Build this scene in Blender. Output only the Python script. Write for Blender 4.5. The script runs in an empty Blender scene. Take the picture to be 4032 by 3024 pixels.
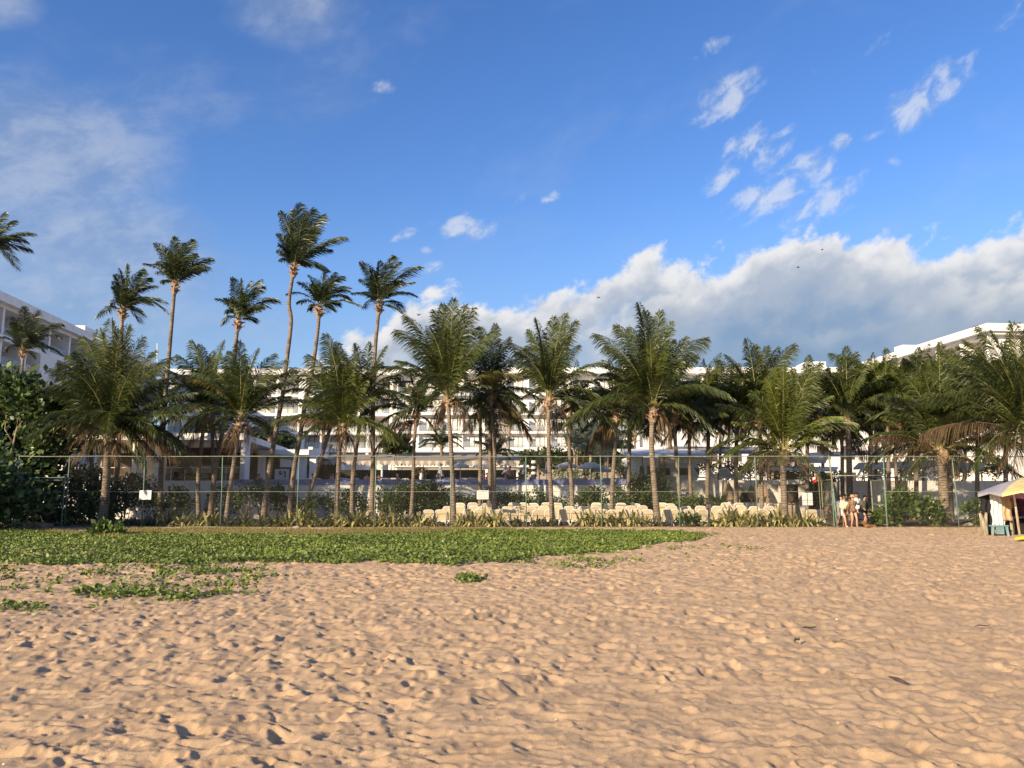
EXPOSURE = 0.92
SUN_POWER = 4.2
SKY_SAT, SKY_VAL, SKY_HUE = 1.28, 1.34, 0.515
SKY_STR = 0.085
NFILL, LWK = 2.0, 1.34
import bpy, bmesh, math, random
import numpy as np
from mathutils import Vector, Matrix

rng = random.Random(7)
nr = np.random.default_rng(7)
SC = bpy.context.scene
COL = SC.collection
R = math.radians

# ------------------------------------------------------------------ camera model
F, CX, CY, PITCH, HC = 3000.0, 2016.0, 1512.0, R(8.4), 1.6
CP, SP = math.cos(PITCH), math.sin(PITCH)

def W(px, py, Y):
    """photo pixel (4032 x 3024) at depth Y -> world point"""
    u, v = (px - CX) / F, (CY - py) / F
    t = Y / (CP - v * SP)
    return Vector((u * t, Y, HC + t * (SP + v * CP)))

def G(px, py, z=0.0):
    """photo pixel -> point on the level ground at height z"""
    u, v = (px - CX) / F, (CY - py) / F
    dz = SP + v * CP
    t = (z - HC) / dz
    return Vector((u * t, t * (CP - v * SP), z))

def XX(px, Y):
    return (px - CX) / F * Y / CP * 0.985

cam = bpy.data.cameras.new("camera")
cam.lens = F / 4032 * 36
cam.sensor_width = 36
cam.clip_end = 3000
cam.clip_start = 0.1
camo = bpy.data.objects.new("camera", cam)
COL.objects.link(camo)
camo.location = (0, 0, HC)
camo.rotation_euler = (math.pi / 2 + PITCH, 0, 0)
SC.camera = camo
SC.view_settings.view_transform = 'Standard'
SC.view_settings.look = 'None'
SC.view_settings.gamma = 1
SC.view_settings.exposure = EXPOSURE
SC.cycles.max_bounces = 6
SC.cycles.diffuse_bounces = 3
SC.cycles.transparent_max_bounces = 8
SC.cycles.use_adaptive_sampling = True

# ------------------------------------------------------------------ tagging
def tag(o, label=None, cat=None, group=None, kind=None):
    if label: o["label"] = label
    if cat: o["category"] = cat
    if group: o["group"] = group
    if kind: o["kind"] = kind
    return o

def thing(name, label, cat, loc=(0, 0, 0), group=None, rz=0.0):
    o = bpy.data.objects.new(name, None)
    o.empty_display_size = 0.2
    COL.objects.link(o)
    o.location = loc
    o.rotation_euler = (0, 0, rz)
    return tag(o, label, cat, group)

KIDS = {}
def link(name, me, parent=None):
    o = bpy.data.objects.new(name, me)
    COL.objects.link(o)
    if parent is not None:
        o.parent = parent
        KIDS.setdefault(parent.name, []).append(o)
    return o

def copy_tree(o, parent=None):
    c = o.copy()
    COL.objects.link(c)
    if parent is not None:
        c.parent = parent
        KIDS.setdefault(parent.name, []).append(c)
    for ch in list(KIDS.get(o.name, [])):
        copy_tree(ch, c)
    return c

# ------------------------------------------------------------------ materials
def newmat(name):
    m = bpy.data.materials.new(name)
    m.use_nodes = True
    nt = m.node_tree
    return m, nt, nt.nodes['Principled BSDF']

def mat(name, col, rough=0.7, spec=0.3, var=0.15, scale=6.0, bump=0.0, bscale=40.0, col2=None, metal=0.0, stretch=None, transl=0.0, attr=False):
    """principled with colour variation by object-space noise (and by the 'tint' attribute for leaves)"""
    m, nt, b = newmat(name)
    N, L = nt.nodes, nt.links
    tc = N.new('ShaderNodeTexCoord')
    src = tc.outputs['Object']
    if stretch:
        mp = N.new('ShaderNodeMapping')
        mp.inputs['Scale'].default_value = stretch
        L.new(src, mp.inputs[0]); src = mp.outputs[0]
    nz = N.new('ShaderNodeTexNoise')
    nz.inputs['Scale'].default_value = scale
    nz.inputs['Detail'].default_value = 5
    L.new(src, nz.inputs['Vector'])
    fac = nz.outputs['Fac']
    if attr:
        at = N.new('ShaderNodeAttribute'); at.attribute_name = 'tint'
        fac = at.outputs['Fac']
    rp = N.new('ShaderNodeValToRGB')
    c2 = col2 or tuple(max(0, c * (1 - var * 2)) for c in col)
    rp.color_ramp.elements[0].color = (*c2, 1)
    rp.color_ramp.elements[1].color = (*(col if col2 else tuple(min(1, c * (1 + var)) for c in col)), 1)
    rp.color_ramp.elements[0].position = 0.0 if attr else 0.3
    rp.color_ramp.elements[1].position = 1.0 if attr else 0.7
    L.new(fac, rp.inputs[0])
    L.new(rp.outputs[0], b.inputs['Base Color'])
    b.inputs['Roughness'].default_value = rough
    b.inputs['Specular IOR Level'].default_value = spec
    b.inputs['Metallic'].default_value = metal
    if bump > 0:
        n2 = N.new('ShaderNodeTexNoise')
        n2.inputs['Scale'].default_value = bscale
        n2.inputs['Detail'].default_value = 4
        L.new(src, n2.inputs['Vector'])
        bp = N.new('ShaderNodeBump')
        bp.inputs['Strength'].default_value = bump
        bp.inputs['Distance'].default_value = 0.02
        L.new(n2.outputs['Fac'], bp.inputs['Height'])
        L.new(bp.outputs[0], b.inputs['Normal'])
    if transl > 0:
        tr = N.new('ShaderNodeBsdfTranslucent')
        L.new(rp.outputs[0], tr.inputs['Color'])
        mx = N.new('ShaderNodeMixShader')
        mx.inputs[0].default_value = transl
        L.new(b.outputs[0], mx.inputs[1]); L.new(tr.outputs[0], mx.inputs[2])
        L.new(mx.outputs[0], N['Material Output'].inputs['Surface'])
    return m

def stain_wall(name, col, dirt, amount=0.5):
    """painted render with vertical run-off streaks and patchy grime of its own"""
    m, nt, b = newmat(name)
    N, L = nt.nodes, nt.links
    tc = N.new('ShaderNodeTexCoord')
    mp = N.new('ShaderNodeMapping'); mp.inputs['Scale'].default_value = (1.6, 1.6, 0.22)
    L.new(tc.outputs['Object'], mp.inputs[0])
    a = N.new('ShaderNodeTexNoise'); a.inputs['Scale'].default_value = 2.2; a.inputs['Detail'].default_value = 7; a.inputs['Roughness'].default_value = .65
    L.new(mp.outputs[0], a.inputs['Vector'])
    rp = N.new('ShaderNodeValToRGB')
    rp.color_ramp.elements[0].position = .32; rp.color_ramp.elements[1].position = .62
    k = amount
    rp.color_ramp.elements[0].color = (*(c * (1 - k) + d * k for c, d in zip(col, dirt)), 1)
    rp.color_ramp.elements[1].color = (*col, 1)
    L.new(a.outputs['Fac'], rp.inputs[0]); L.new(rp.outputs[0], b.inputs['Base Color'])
    b.inputs['Roughness'].default_value = .75
    b.inputs['Specular IOR Level'].default_value = .2
    return m

def glass_mat(name, col, rough=.06, alpha=1.0):
    m, nt, b = newmat(name)
    b.inputs['Base Color'].default_value = (*col, 1)
    b.inputs['Roughness'].default_value = rough
    b.inputs['Specular IOR Level'].default_value = .6
    b.inputs['Alpha'].default_value = alpha
    return m

M = {}
M['leaf_palm'] = mat('palm_leaf', (.098, .122, .027), .42, .45, transl=.16, attr=True, col2=(.021, .032, .010))
M['leaf_palm_bright'] = mat('palm_leaf_bright', (.150, .175, .030), .42, .45, transl=.22, attr=True, col2=(.034, .050, .011))
M['leaf_palm_tall'] = mat('palm_leaf_tall', (.064, .088, .025), .40, .5, transl=.15, attr=True, col2=(.014, .024, .011))
M['leaf_dry'] = mat('palm_leaf_dry', (0.2100, 0.1435, 0.0735), .7, .2, transl=.15, attr=True, col2=(0.0595, 0.0385, 0.0224))
M['leaf_yellow'] = mat('palm_leaf_yellow', (0.1800, 0.1500, 0.0300), .5, .35, transl=.2, attr=True, col2=(0.0638, 0.0615, 0.0165))
M['leaf_silver'] = mat('palm_leaf_silver', (0.2080, 0.2400, 0.2080), .6, .3, attr=True, col2=(0.0880, 0.1120, 0.0880))
M['rachis'] = mat('rachis', (.22, .20, .07), .55, .3)
M['boot'] = mat('palm_boot', (.34, .235, .15), .8, .15, var=.35, scale=9, bump=.4)
M['trunk'] = None
M['leaf_shrub'] = mat('shrub_leaf', (.110, .150, .034), .45, .4, transl=.12, attr=True, col2=(.024, .046, .013))
M['leaf_hedge'] = mat('hedge_leaf', (.080, .108, .027), .5, .3, transl=.08, attr=True, col2=(.017, .032, .010))
M['leaf_lime'] = mat('lime_leaf', (0.1288, 0.1892, 0.0362), .45, .4, transl=.2, attr=True, col2=(0.0362, 0.0684, 0.0145))
M['leaf_grape'] = mat('seagrape_leaf', (.150, .210, .058), .38, .5, transl=.12, attr=True, col2=(.022, .046, .014))
M['leaf_rust'] = mat('rust_leaf', (.30, .15, .035), .6, .3, attr=True, col2=(.12, .07, .02))
M['leaf_vine'] = mat('vine_leaf', (.225, .280, .048), .45, .35, transl=.15, attr=True, col2=(.070, .105, .018))
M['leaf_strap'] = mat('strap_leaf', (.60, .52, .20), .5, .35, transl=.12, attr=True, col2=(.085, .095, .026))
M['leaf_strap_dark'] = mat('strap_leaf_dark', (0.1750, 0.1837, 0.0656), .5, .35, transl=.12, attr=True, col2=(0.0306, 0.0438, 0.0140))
M['grass_dry'] = mat('dry_grass', (.235, .185, .075), .8, .1, attr=True, col2=(.060, .075, .018))
M['bark'] = mat('bark', (.30, .235, .165), .85, .15, var=.3, scale=5, bump=.5, bscale=25)
M['white'] = stain_wall('white_paint', (.80, .775, .72), (.50, .46, .39), .35)
M['white_clean'] = mat('white_clean', (.82, .80, .75), .6, .3, var=.05, scale=1.2)
M['shade_wall'] = stain_wall('beige_shade_wall', (.70, .665, .60), (.44, .40, .34), .45)  # white paint darkened, shade put into its colour; also serves the brownish board
M['blue_tile'] = mat('blue_tile', (.20, .235, .44), .35, .4, var=.12, scale=3.5)
M['terrace'] = mat('terrace_floor', (.46, .42, .36), .8, .2, var=.15, scale=1.5)
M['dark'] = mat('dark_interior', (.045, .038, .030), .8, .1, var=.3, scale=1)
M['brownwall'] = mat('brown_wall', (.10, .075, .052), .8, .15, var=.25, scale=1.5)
M['ceiling'] = mat('ceiling', (.30, .28, .26), .8, .15, var=.08, scale=1)
M['frame_dark'] = mat('window_frame', (.075, .055, .042), .5, .4, var=.15)
M['glass'] = glass_mat('window_glass', (.055, .055, .052), .08)
M['rail_glass'] = glass_mat('balustrade_glass', (.42, .46, .46), .06, .34)
M['curtain'] = mat('curtain', (.40, .36, .29), .9, .1, var=.2, scale=5, stretch=(5, 5, .2))
M['cream'] = mat('cream_sling', (.70, .57, .35), .75, .2, var=.08, scale=14, bump=.1, bscale=160)
M['cream_shade'] = mat('sling_grey', (.55, .52, .47), .75, .2, var=.08, scale=14)
M['white_plastic'] = mat('white_plastic', (.78, .75, .68), .45, .4, var=.05, scale=4)
M['pipe_green'] = mat('green_pipe', (.085, .175, .135), .6, .35, var=.0, scale=7, bump=.15, bscale=30, col2=(.20, .24, .17))
M['pipe_rail'] = mat('rail_pipe', (.30, .30, .225), .6, .3, scale=9, col2=(.13, .20, .15), bump=.2)
M['pipe_rust'] = mat('rust_pipe', (.30, .155, .075), .75, .25, scale=6, col2=(.14, .28, .20), bump=.25)
M['wire'] = mat('chainlink_wire', (.13, .13, .095), .5, .4, var=.2, scale=3)
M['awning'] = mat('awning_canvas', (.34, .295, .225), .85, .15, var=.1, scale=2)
M['awning_pale'] = mat('awning_pale', (.56, .50, .40), .85, .15, var=.06, scale=2)
M['parasol'] = mat('parasol_canvas', (.70, .67, .62), .8, .2, var=.06, scale=3, transl=.2)
M['stripe'] = None
M['metal'] = mat('grey_metal', (.36, .355, .34), .6, .3, var=.08, scale=3)
M['metal_dark'] = mat('dark_metal', (.10, .10, .105), .45, .5, var=.1, scale=3)
M['thatch'] = mat('thatch', (.30, .215, .15), .9, .1, var=.35, scale=12, stretch=(4, 4, .5), bump=.5, bscale=60)
M['wood'] = mat('wood_plank', (.32, .235, .15), .75, .25, var=.25, scale=4, stretch=(6, 6, .6), bump=.2)
M['wood_old'] = mat('weathered_wood', (.40, .33, .23), .85, .15, var=.3, scale=5, stretch=(5, 5, .5), bump=.4)
M['sign'] = mat('sign_white', (.78, .76, .70), .6, .3, var=.06, scale=3)
M['ink'] = mat('sign_ink', (.16, .15, .14), .7, .2, var=.1)
M['red'] = mat('red_cloth', (.42, .030, .035), .8, .15, var=.15)
M['skin'] = mat('skin', (.56, .30, .205), .55, .35, var=.1, scale=8)
M['skin_pale'] = mat('skin_pale', (.62, .375, .28), .55, .35, var=.1, scale=8)
M['skin_tan'] = mat('skin_tan', (.34, .175, .105), .5, .35, var=.12, scale=8)
M['skin_red'] = mat('skin_sunburnt', (.55, .20, .14), .55, .35, var=.12, scale=8)
M['skin_dark'] = mat('skin_dark', (.13, .075, .05), .5, .35, var=.1, scale=8)
M['black'] = mat('black_cloth', (.018, .018, .020), .8, .2, var=.2)
M['cloth_white'] = mat('white_cloth', (.80, .76, .68), .85, .15, var=.08, scale=5, bump=.2, bscale=12)
M['cloth_grey'] = mat('grey_beige_cloth', (.38, .34, .27), .85, .15, var=.12, scale=5, bump=.2, bscale=12)
M['cloth_green'] = mat('green_grey_cloth', (.115, .125, .082), .85, .15, var=.15, scale=5, bump=.2, bscale=12)
M['cloth_brown'] = mat('sheer_brown_cloth', (.27, .165, .11), .8, .15, var=.45, scale=16, bump=.2, bscale=20)
M['cloth_blue'] = mat('pale_blue_cloth', (.20, .24, .32), .85, .15, var=.15, scale=5)
M['cloth_cream'] = mat('cream_cloth', (.75, .60, .42), .9, .1, var=.15, scale=9, bump=.4, bscale=14)
M['cloth_tan'] = mat('tan_cloth', (.52, .36, .22), .9, .1, var=.12, scale=8, bump=.3, bscale=40)
M['straw'] = mat('straw_hat', (.46, .29, .14), .85, .15, var=.2, scale=30)
M['hair'] = mat('hair_dark', (.03, .02, .014), .6, .4, var=.3)
M['teal'] = mat('teal_plastic', (.20, .33, .34), .55, .35, var=.15, scale=4)
M['yellow'] = mat('yellow_plastic', (.70, .60, .05), .35, .5, var=.05, scale=3)
M['stone'] = mat('pale_stone', (.45, .41, .34), .85, .15, var=.25, scale=6, bump=.5)
M['dog_fur'] = mat('dog_fur', (.27, .145, .065), .85, .15, var=.4, scale=9, bump=.4, bscale=60)
M['white_fur'] = mat('white_fur', (.6, .52, .42), .9, .1, var=.1)
M['umb_grey'] = mat('umbrella_lilac', (.40, .39, .42), .75, .2, var=.08, scale=3, transl=.2)
M['umb_yellow'] = mat('umbrella_yellow', (.70, .61, .28), .75, .2, var=.08, scale=3, transl=.25)
M['umb_green'] = mat('umbrella_green', (.32, .40, .30), .75, .2, var=.08, scale=3, transl=.2)
M['maroon'] = mat('maroon_cloth', (.10, .035, .045), .85, .15, var=.3, scale=6)
M['orange'] = mat('orange_cloth', (.55, .19, .05), .8, .15, var=.2, scale=5)
M['bluecloth'] = mat('blue_towel', (.03, .15, .22), .85, .15, var=.2, scale=5)
M['greycloth'] = mat('grey_blue_towel', (.26, .30, .38), .85, .15, var=.15, scale=5)

def trunk_material():
    m, nt, b = newmat('palm_trunk')
    N, L = nt.nodes, nt.links
    tc = N.new('ShaderNodeTexCoord')
    wv = N.new('ShaderNodeTexWave'); wv.bands_direction = 'Z'
    wv.inputs['Scale'].default_value = 2.3; wv.inputs['Distortion'].default_value = 3.5
    wv.inputs['Detail'].default_value = 3; wv.inputs['Detail Scale'].default_value = 2.2
    L.new(tc.outputs['Object'], wv.inputs['Vector'])
    nz = N.new('ShaderNodeTexNoise'); nz.inputs['Scale'].default_value = 3.0; nz.inputs['Detail'].default_value = 8; nz.inputs['Roughness'].default_value = .7
    L.new(tc.outputs['Object'], nz.inputs['Vector'])
    r1 = N.new('ShaderNodeValToRGB')
    r1.color_ramp.elements[0].color = (.10, .075, .055, 1); r1.color_ramp.elements[0].position = .28
    r1.color_ramp.elements[1].color = (.36, .29, .215, 1); r1.color_ramp.elements[1].position = .72
    L.new(nz.outputs['Fac'], r1.inputs[0])
    r2 = N.new('ShaderNodeValToRGB')
    r2.color_ramp.elements[0].color = (.42, .36, .30, 1); r2.color_ramp.elements[0].position = .02
    r2.color_ramp.elements[1].color = (1, 1, 1, 1); r2.color_ramp.elements[1].position = .22
    L.new(wv.outputs['Fac'], r2.inputs[0])
    mx = N.new('ShaderNodeMix'); mx.data_type = 'RGBA'; mx.blend_type = 'MULTIPLY'; mx.inputs[0].default_value = 1
    L.new(r1.outputs[0], mx.inputs[6]); L.new(r2.outputs[0], mx.inputs[7])
    L.new(mx.outputs[2], b.inputs['Base Color'])
    b.inputs['Roughness'].default_value = .85; b.inputs['Specular IOR Level'].default_value = .15
    bp = N.new('ShaderNodeBump'); bp.inputs['Strength'].default_value = .5; bp.inputs['Distance'].default_value = .02
    L.new(wv.outputs['Fac'], bp.inputs['Height']); L.new(bp.outputs[0], b.inputs['Normal'])
    return m
M['trunk'] = trunk_material()

def stripe_material():
    m, nt, b = newmat('striped_canvas')
    N, L = nt.nodes, nt.links
    at = N.new('ShaderNodeAttribute'); at.attribute_name = 'tint'
    rp = N.new('ShaderNodeValToRGB'); rp.color_ramp.interpolation = 'CONSTANT'
    rp.color_ramp.elements[0].color = (.66, .60, .50, 1); rp.color_ramp.elements[1].color = (.20, .19, .20, 1); rp.color_ramp.elements[1].position = .5
    L.new(at.outputs['Fac'], rp.inputs[0]); L.new(rp.outputs[0], b.inputs['Base Color'])
    b.inputs['Roughness'].default_value = .8
    return m
M['stripe'] = stripe_material()

# ------------------------------------------------------------------ mesh builders
def np_mesh(name, V, Fq, mats, tint=None, fmat=None, smooth=False):
    """V (n,3), Fq (m,k) all faces with k corners"""
    me = bpy.data.meshes.new(name)
    V = np.asarray(V, dtype=np.float32); Fq = np.asarray(Fq, dtype=np.int32)
    n, (m, k) = len(V), Fq.shape
    me.vertices.add(n); me.vertices.foreach_set('co', V.ravel())
    me.loops.add(m * k); me.loops.foreach_set('vertex_index', Fq.ravel())
    me.polygons.add(m)
    me.polygons.foreach_set('loop_start', np.arange(0, m * k, k, dtype=np.int32))
    me.polygons.foreach_set('loop_total', np.full(m, k, dtype=np.int32))
    for mm in mats: me.materials.append(mm)
    if fmat is not None: me.polygons.foreach_set('material_index', np.asarray(fmat, dtype=np.int32))
    me.polygons.foreach_set('use_smooth', np.full(m, smooth, dtype=bool))
    if tint is not None:
        a = me.attributes.new('tint', 'FLOAT', 'POINT')
        a.data.foreach_set('value', np.asarray(tint, dtype=np.float32))
    me.update(calc_edges=True)
    return me

class MB:
    """collects boxes, tubes, fans; build() links them as ONE mesh object"""
    def __init__(s): s.v = []; s.f = []; s.m = []; s.t = None
    def add(s, vs, fs, mi=0):
        b = len(s.v); s.v += [tuple(x) for x in vs]
        s.f += [tuple(b + i for i in f) for f in fs]; s.m += [mi] * len(fs); return s
    def box(s, x0, x1, y0, y1, z0, z1, mi=0):
        vs = [(x, y, z) for z in (z0, z1) for y in (y0, y1) for x in (x0, x1)]
        return s.add(vs, [(0, 2, 3, 1), (4, 5, 7, 6), (0, 1, 5, 4), (2, 6, 7, 3), (0, 4, 6, 2), (1, 3, 7, 5)], mi)
    def obox(s, c, ax, ay, az, mi=0):
        """box with centre and three half-axis vectors"""
        c, ax, ay, az = map(Vector, (c, ax, ay, az))
        vs = [c + ax * i + ay * j + az * k for k in (-1, 1) for j in (-1, 1) for i in (-1, 1)]
        return s.add(vs, [(0, 2, 3, 1), (4, 5, 7, 6), (0, 1, 5, 4), (2, 6, 7, 3), (0, 4, 6, 2), (1, 3, 7, 5)], mi)
    def prism(s, poly, ext, mi=0):
        """poly: list of 3D points (planar), extruded by vector ext"""
        ext = Vector(ext); n = len(poly); p = [Vector(q) for q in poly]
        return s.add(p + [q + ext for q in p], [tuple(range(n))[::-1], tuple(range(n, 2 * n))] + [(i, (i + 1) % n, n + (i + 1) % n, n + i) for i in range(n)], mi)
    def tube(s, pts, rad, n=8, mi=0, cap=True):
        pts = [Vector(p) for p in pts]; k = len(pts)
        rad = rad if isinstance(rad, (list, tuple)) else [rad] * k
        vs = []; ref = None
        for i, p in enumerate(pts):
            d = (pts[min(i + 1, k - 1)] - pts[max(i - 1, 0)]).normalized()
            if ref is None: ref = d.orthogonal().normalized()
            ref = (ref - d * ref.dot(d)).normalized(); q = d.cross(ref)
            for j in range(n):
                a = 2 * math.pi * j / n
                vs.append(p + (ref * math.cos(a) + q * math.sin(a)) * rad[i])
        fs = [(i * n + j, i * n + (j + 1) % n, (i + 1) * n + (j + 1) % n, (i + 1) * n + j) for i in range(k - 1) for j in range(n)]
        if cap: fs += [tuple(range(n))[::-1], tuple(range((k - 1) * n, k * n))]
        return s.add(vs, fs, mi)
    def lathe(s, prof, c=(0, 0, 0), n=16, mi=0):
        """prof: (r, z) pairs"""
        vs = [(c[0] + r * math.cos(2 * math.pi * j / n), c[1] + r * math.sin(2 * math.pi * j / n), c[2] + z) for r, z in prof for j in range(n)]
        k = len(prof)
        fs = [(i * n + j, i * n + (j + 1) % n, (i + 1) * n + (j + 1) % n, (i + 1) * n + j) for i in range(k - 1) for j in range(n)]
        fs += [tuple(range(n))[::-1], tuple(range((k - 1) * n, k * n))]
        return s.add(vs, fs, mi)
    def ball(s, c, r, n=10, mi=0, sq=(1, 1, 1)):
        prof = [(max(.02, math.sin(math.pi * i / n)) , -math.cos(math.pi * i / n)) for i in range(n + 1)]
        vs = [(c[0] + r * sq[0] * a * math.cos(2 * math.pi * j / n), c[1] + r * sq[1] * a * math.sin(2 * math.pi * j / n), c[2] + r * sq[2] * z) for a, z in prof for j in range(n)]
        fs = [(i * n + j, i * n + (j + 1) % n, (i + 1) * n + (j + 1) % n, (i + 1) * n + j) for i in range(n) for j in range(n)]
        return s.add(vs, fs, mi)
    def build(s, name, mats, parent=None, origin=None, smooth=False, bevel=0):
        me = bpy.data.meshes.new(name)
        o = Vector(origin) if origin is not None else (parent.location if parent is not None and origin is None else Vector((0, 0, 0)))
        me.from_pydata([(v[0] - o[0], v[1] - o[1], v[2] - o[2]) for v in s.v], [], s.f)
        mats = mats if isinstance(mats, (list, tuple)) else [mats]
        for m in mats: me.materials.append(m)
        me.polygons.foreach_set('material_index', s.m)
        if smooth: me.polygons.foreach_set('use_smooth', [True] * len(s.f))
        me.update()
        ob = link(name, me, parent)
        if parent is None: ob.location = o
        if bevel:
            md = ob.modifiers.new('bevel', 'BEVEL'); md.width = bevel; md.segments = 2; md.limit_method = 'ANGLE'
        return ob

LOCAL = (0, 0, 0)     # origin for parts already written in the thing's own coordinates

def unit(a):
    return a / np.maximum(np.linalg.norm(a, axis=-1, keepdims=True), 1e-9)

def leaf_cloud(P, D, Nn, L, Wd, tint, fold=0.0):
    """one kite-shaped leaf per row: base P, direction D, normal Nn, length L, width Wd -> verts, quads, tint"""
    D = unit(D); S = unit(np.cross(D, Nn)); Nn = np.cross(S, D)
    L = L[:, None]; Wd = Wd[:, None]
    v = np.stack([P, P + D * L * .55 + S * Wd * .5 + Nn * fold * L, P + D * L, P + D * L * .55 - S * Wd * .5 + Nn * fold * L], 1)
    n = len(P)
    return v.reshape(-1, 3), np.arange(n * 4).reshape(n, 4), np.repeat(tint, 4)
# ------------------------------------------------------------------ sun and sky
SUN_AZ, SUN_EL = R(43), R(19.5)
sl = bpy.data.lights.new("sun", 'SUN')
sl.energy = SUN_POWER; sl.angle = R(0.53); sl.color = (1.0, .80, .56)
so = bpy.data.objects.new("sun", sl); COL.objects.link(so)
sdir = Vector((-math.sin(SUN_AZ) * math.cos(SUN_EL), -math.cos(SUN_AZ) * math.cos(SUN_EL), math.sin(SUN_EL)))
so.rotation_euler = sdir.to_track_quat('Z', 'Y').to_euler()
so.location = (-20, -30, 30)

world = bpy.data.worlds.new("World"); SC.world = world; world.use_nodes = True
wt = world.node_tree
WN, WL = wt.nodes, wt.links
bg = WN['Background']
sky = WN.new('ShaderNodeTexSky'); sky.sky_type = 'NISHITA'; sky.sun_disc = False
sky.sun_elevation = SUN_EL; sky.sun_rotation = math.pi + SUN_AZ
sky.air_density = 1.0; sky.dust_density = 0.6; sky.ozone_density = 2.0

def _in(sock, v):
    if hasattr(v, 'links') or isinstance(v, bpy.types.NodeSocket): WL.new(v, sock)
    else: sock.default_value = v
def mth(op, a, b=0.0, c=0.0, clamp=False):
    n = WN.new('ShaderNodeMath'); n.operation = op; n.use_clamp = clamp
    _in(n.inputs[0], a); _in(n.inputs[1], b); _in(n.inputs[2], c)
    return n.outputs[0]
def add(*a):
    r = a[0]
    for x in a[1:]: r = mth('ADD', r, x)
    return r
def mul(a, b): return mth('MULTIPLY', a, b)
def sub(a, b): return mth('SUBTRACT', a, b)
def step(x, lo, hi):
    n = WN.new('ShaderNodeMapRange'); n.interpolation_type = 'SMOOTHSTEP'
    _in(n.inputs[0], x); n.inputs[1].default_value = lo; n.inputs[2].default_value = hi
    return n.outputs[0]
def noise(vec, scale, detail=6, rough=.55, dist=0.0, lac=2.0):
    n = WN.new('ShaderNodeTexNoise'); n.noise_dimensions = '3D'
    n.inputs['Scale'].default_value = scale; n.inputs['Detail'].default_value = detail
    n.inputs['Roughness'].default_value = rough; n.inputs['Distortion'].default_value = dist; n.inputs['Lacunarity'].default_value = lac
    WL.new(vec, n.inputs['Vector']); return n.outputs['Fac']
def vec(x, y, z=0.0):
    n = WN.new('ShaderNodeCombineXYZ'); _in(n.inputs[0], x); _in(n.inputs[1], y); _in(n.inputs[2], z); return n.outputs[0]
def mixc(f, a, b):
    n = WN.new('ShaderNodeMix'); n.data_type = 'RGBA'; _in(n.inputs[0], f)
    for s, v in ((n.inputs[6], a), (n.inputs[7], b)):
        if isinstance(v, tuple): s.default_value = (*v, 1)
        else: WL.new(v, s)
    return n.outputs[2]

def azel(px, py):
    u, v = (px - CX) / F, (CY - py) / F
    d = Vector((u, CP - v * SP, SP + v * CP)).normalized()
    return math.atan2(d.x, d.y), math.asin(d.z)

tcw = WN.new('ShaderNodeTexCoord')
sp = WN.new('ShaderNodeSeparateXYZ'); WL.new(tcw.outputs['Generated'], sp.inputs[0])
AZ = mth('ARCTAN2', sp.outputs[0], sp.outputs[1])
EL = mth('ARCSINE', sp.outputs[2])
# coordinates slanted the way the clouds drift (rising to the right)
PW = vec(add(AZ, mul(EL, .35)), sub(mul(EL, 1.9), mul(AZ, .55)), 3.1)      # for wisps
PB = vec(AZ, mul(EL, 1.35), 7.7)                                          # for the big bank

KC = (1 / SKY_STR) / (2 ** EXPOSURE)      # cloud radiance to picture brightness (background strength is .1)
def cc(r, g, b): return (r * KC, g * KC, b * KC)

# graded clear sky
skc = sky.outputs[0]
hs = WN.new('ShaderNodeHueSaturation'); hs.inputs['Saturation'].default_value = SKY_SAT; hs.inputs['Value'].default_value = SKY_VAL
hs.inputs['Hue'].default_value = SKY_HUE
WL.new(skc, hs.inputs['Color'])
col = hs.outputs[0]

# ---- soft grey-white sheet on the left and haze towards the horizon
def blob(px, py, rx, ry, rot=0.0):
    a0, e0 = azel(px, py)
    c, s = math.cos(rot), math.sin(rot)
    da, de = sub(AZ, a0), sub(EL, e0)
    x = mul(add(mul(da, c), mul(de, s)), F / rx); y = mul(sub(mul(de, c), mul(da, s)), F / ry)
    return sub(1.0, add(mul(x, x), mul(y, y)))     # 1 in the middle, 0 on the rim
nA = noise(PW, 4.2, 8, .6, .4)
nB = noise(PW, 16.0, 7, .62, .3)
sheet = None
for b in [(100, 640, 560, 330, .15, .80), (330, 950, 620, 330, -.2, .72), (150, 1200, 700, 270, 0, .70), (450, 470, 380, 200, .5, .34), (1150, -10, 330, 200, .1, .62),
          (700, 1250, 620, 190, 0, .42), (0, 0, 160, 90, .3, .6), (-60, 1000, 420, 430, 0, .62), (1300, 330, 420, 190, .1, .22), (640, 300, 300, 150, .1, .22), (820, 430, 250, 90, .3, .25)]:
    f = mul(mth('MAXIMUM', blob(*b[:5]), 0.0), b[5])
    sheet = f if sheet is None else mth('MAXIMUM', sheet, f)
sh = add(sheet, mul(sub(nA, .5), .95), mul(sub(nB, .5), .30))
shA = mul(step(sh, -.02, .90), .66)
shcol = mixc(step(add(nA, mul(sub(nB, .5), .7)), .40, .68), cc(.27, .36, .54), cc(.50, .56, .68))
col = mixc(shA, col, shcol)
hz = mul(step(EL, .40, .02), .72)
col = mixc(hz, col, cc(.285, .41, .61))

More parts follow.
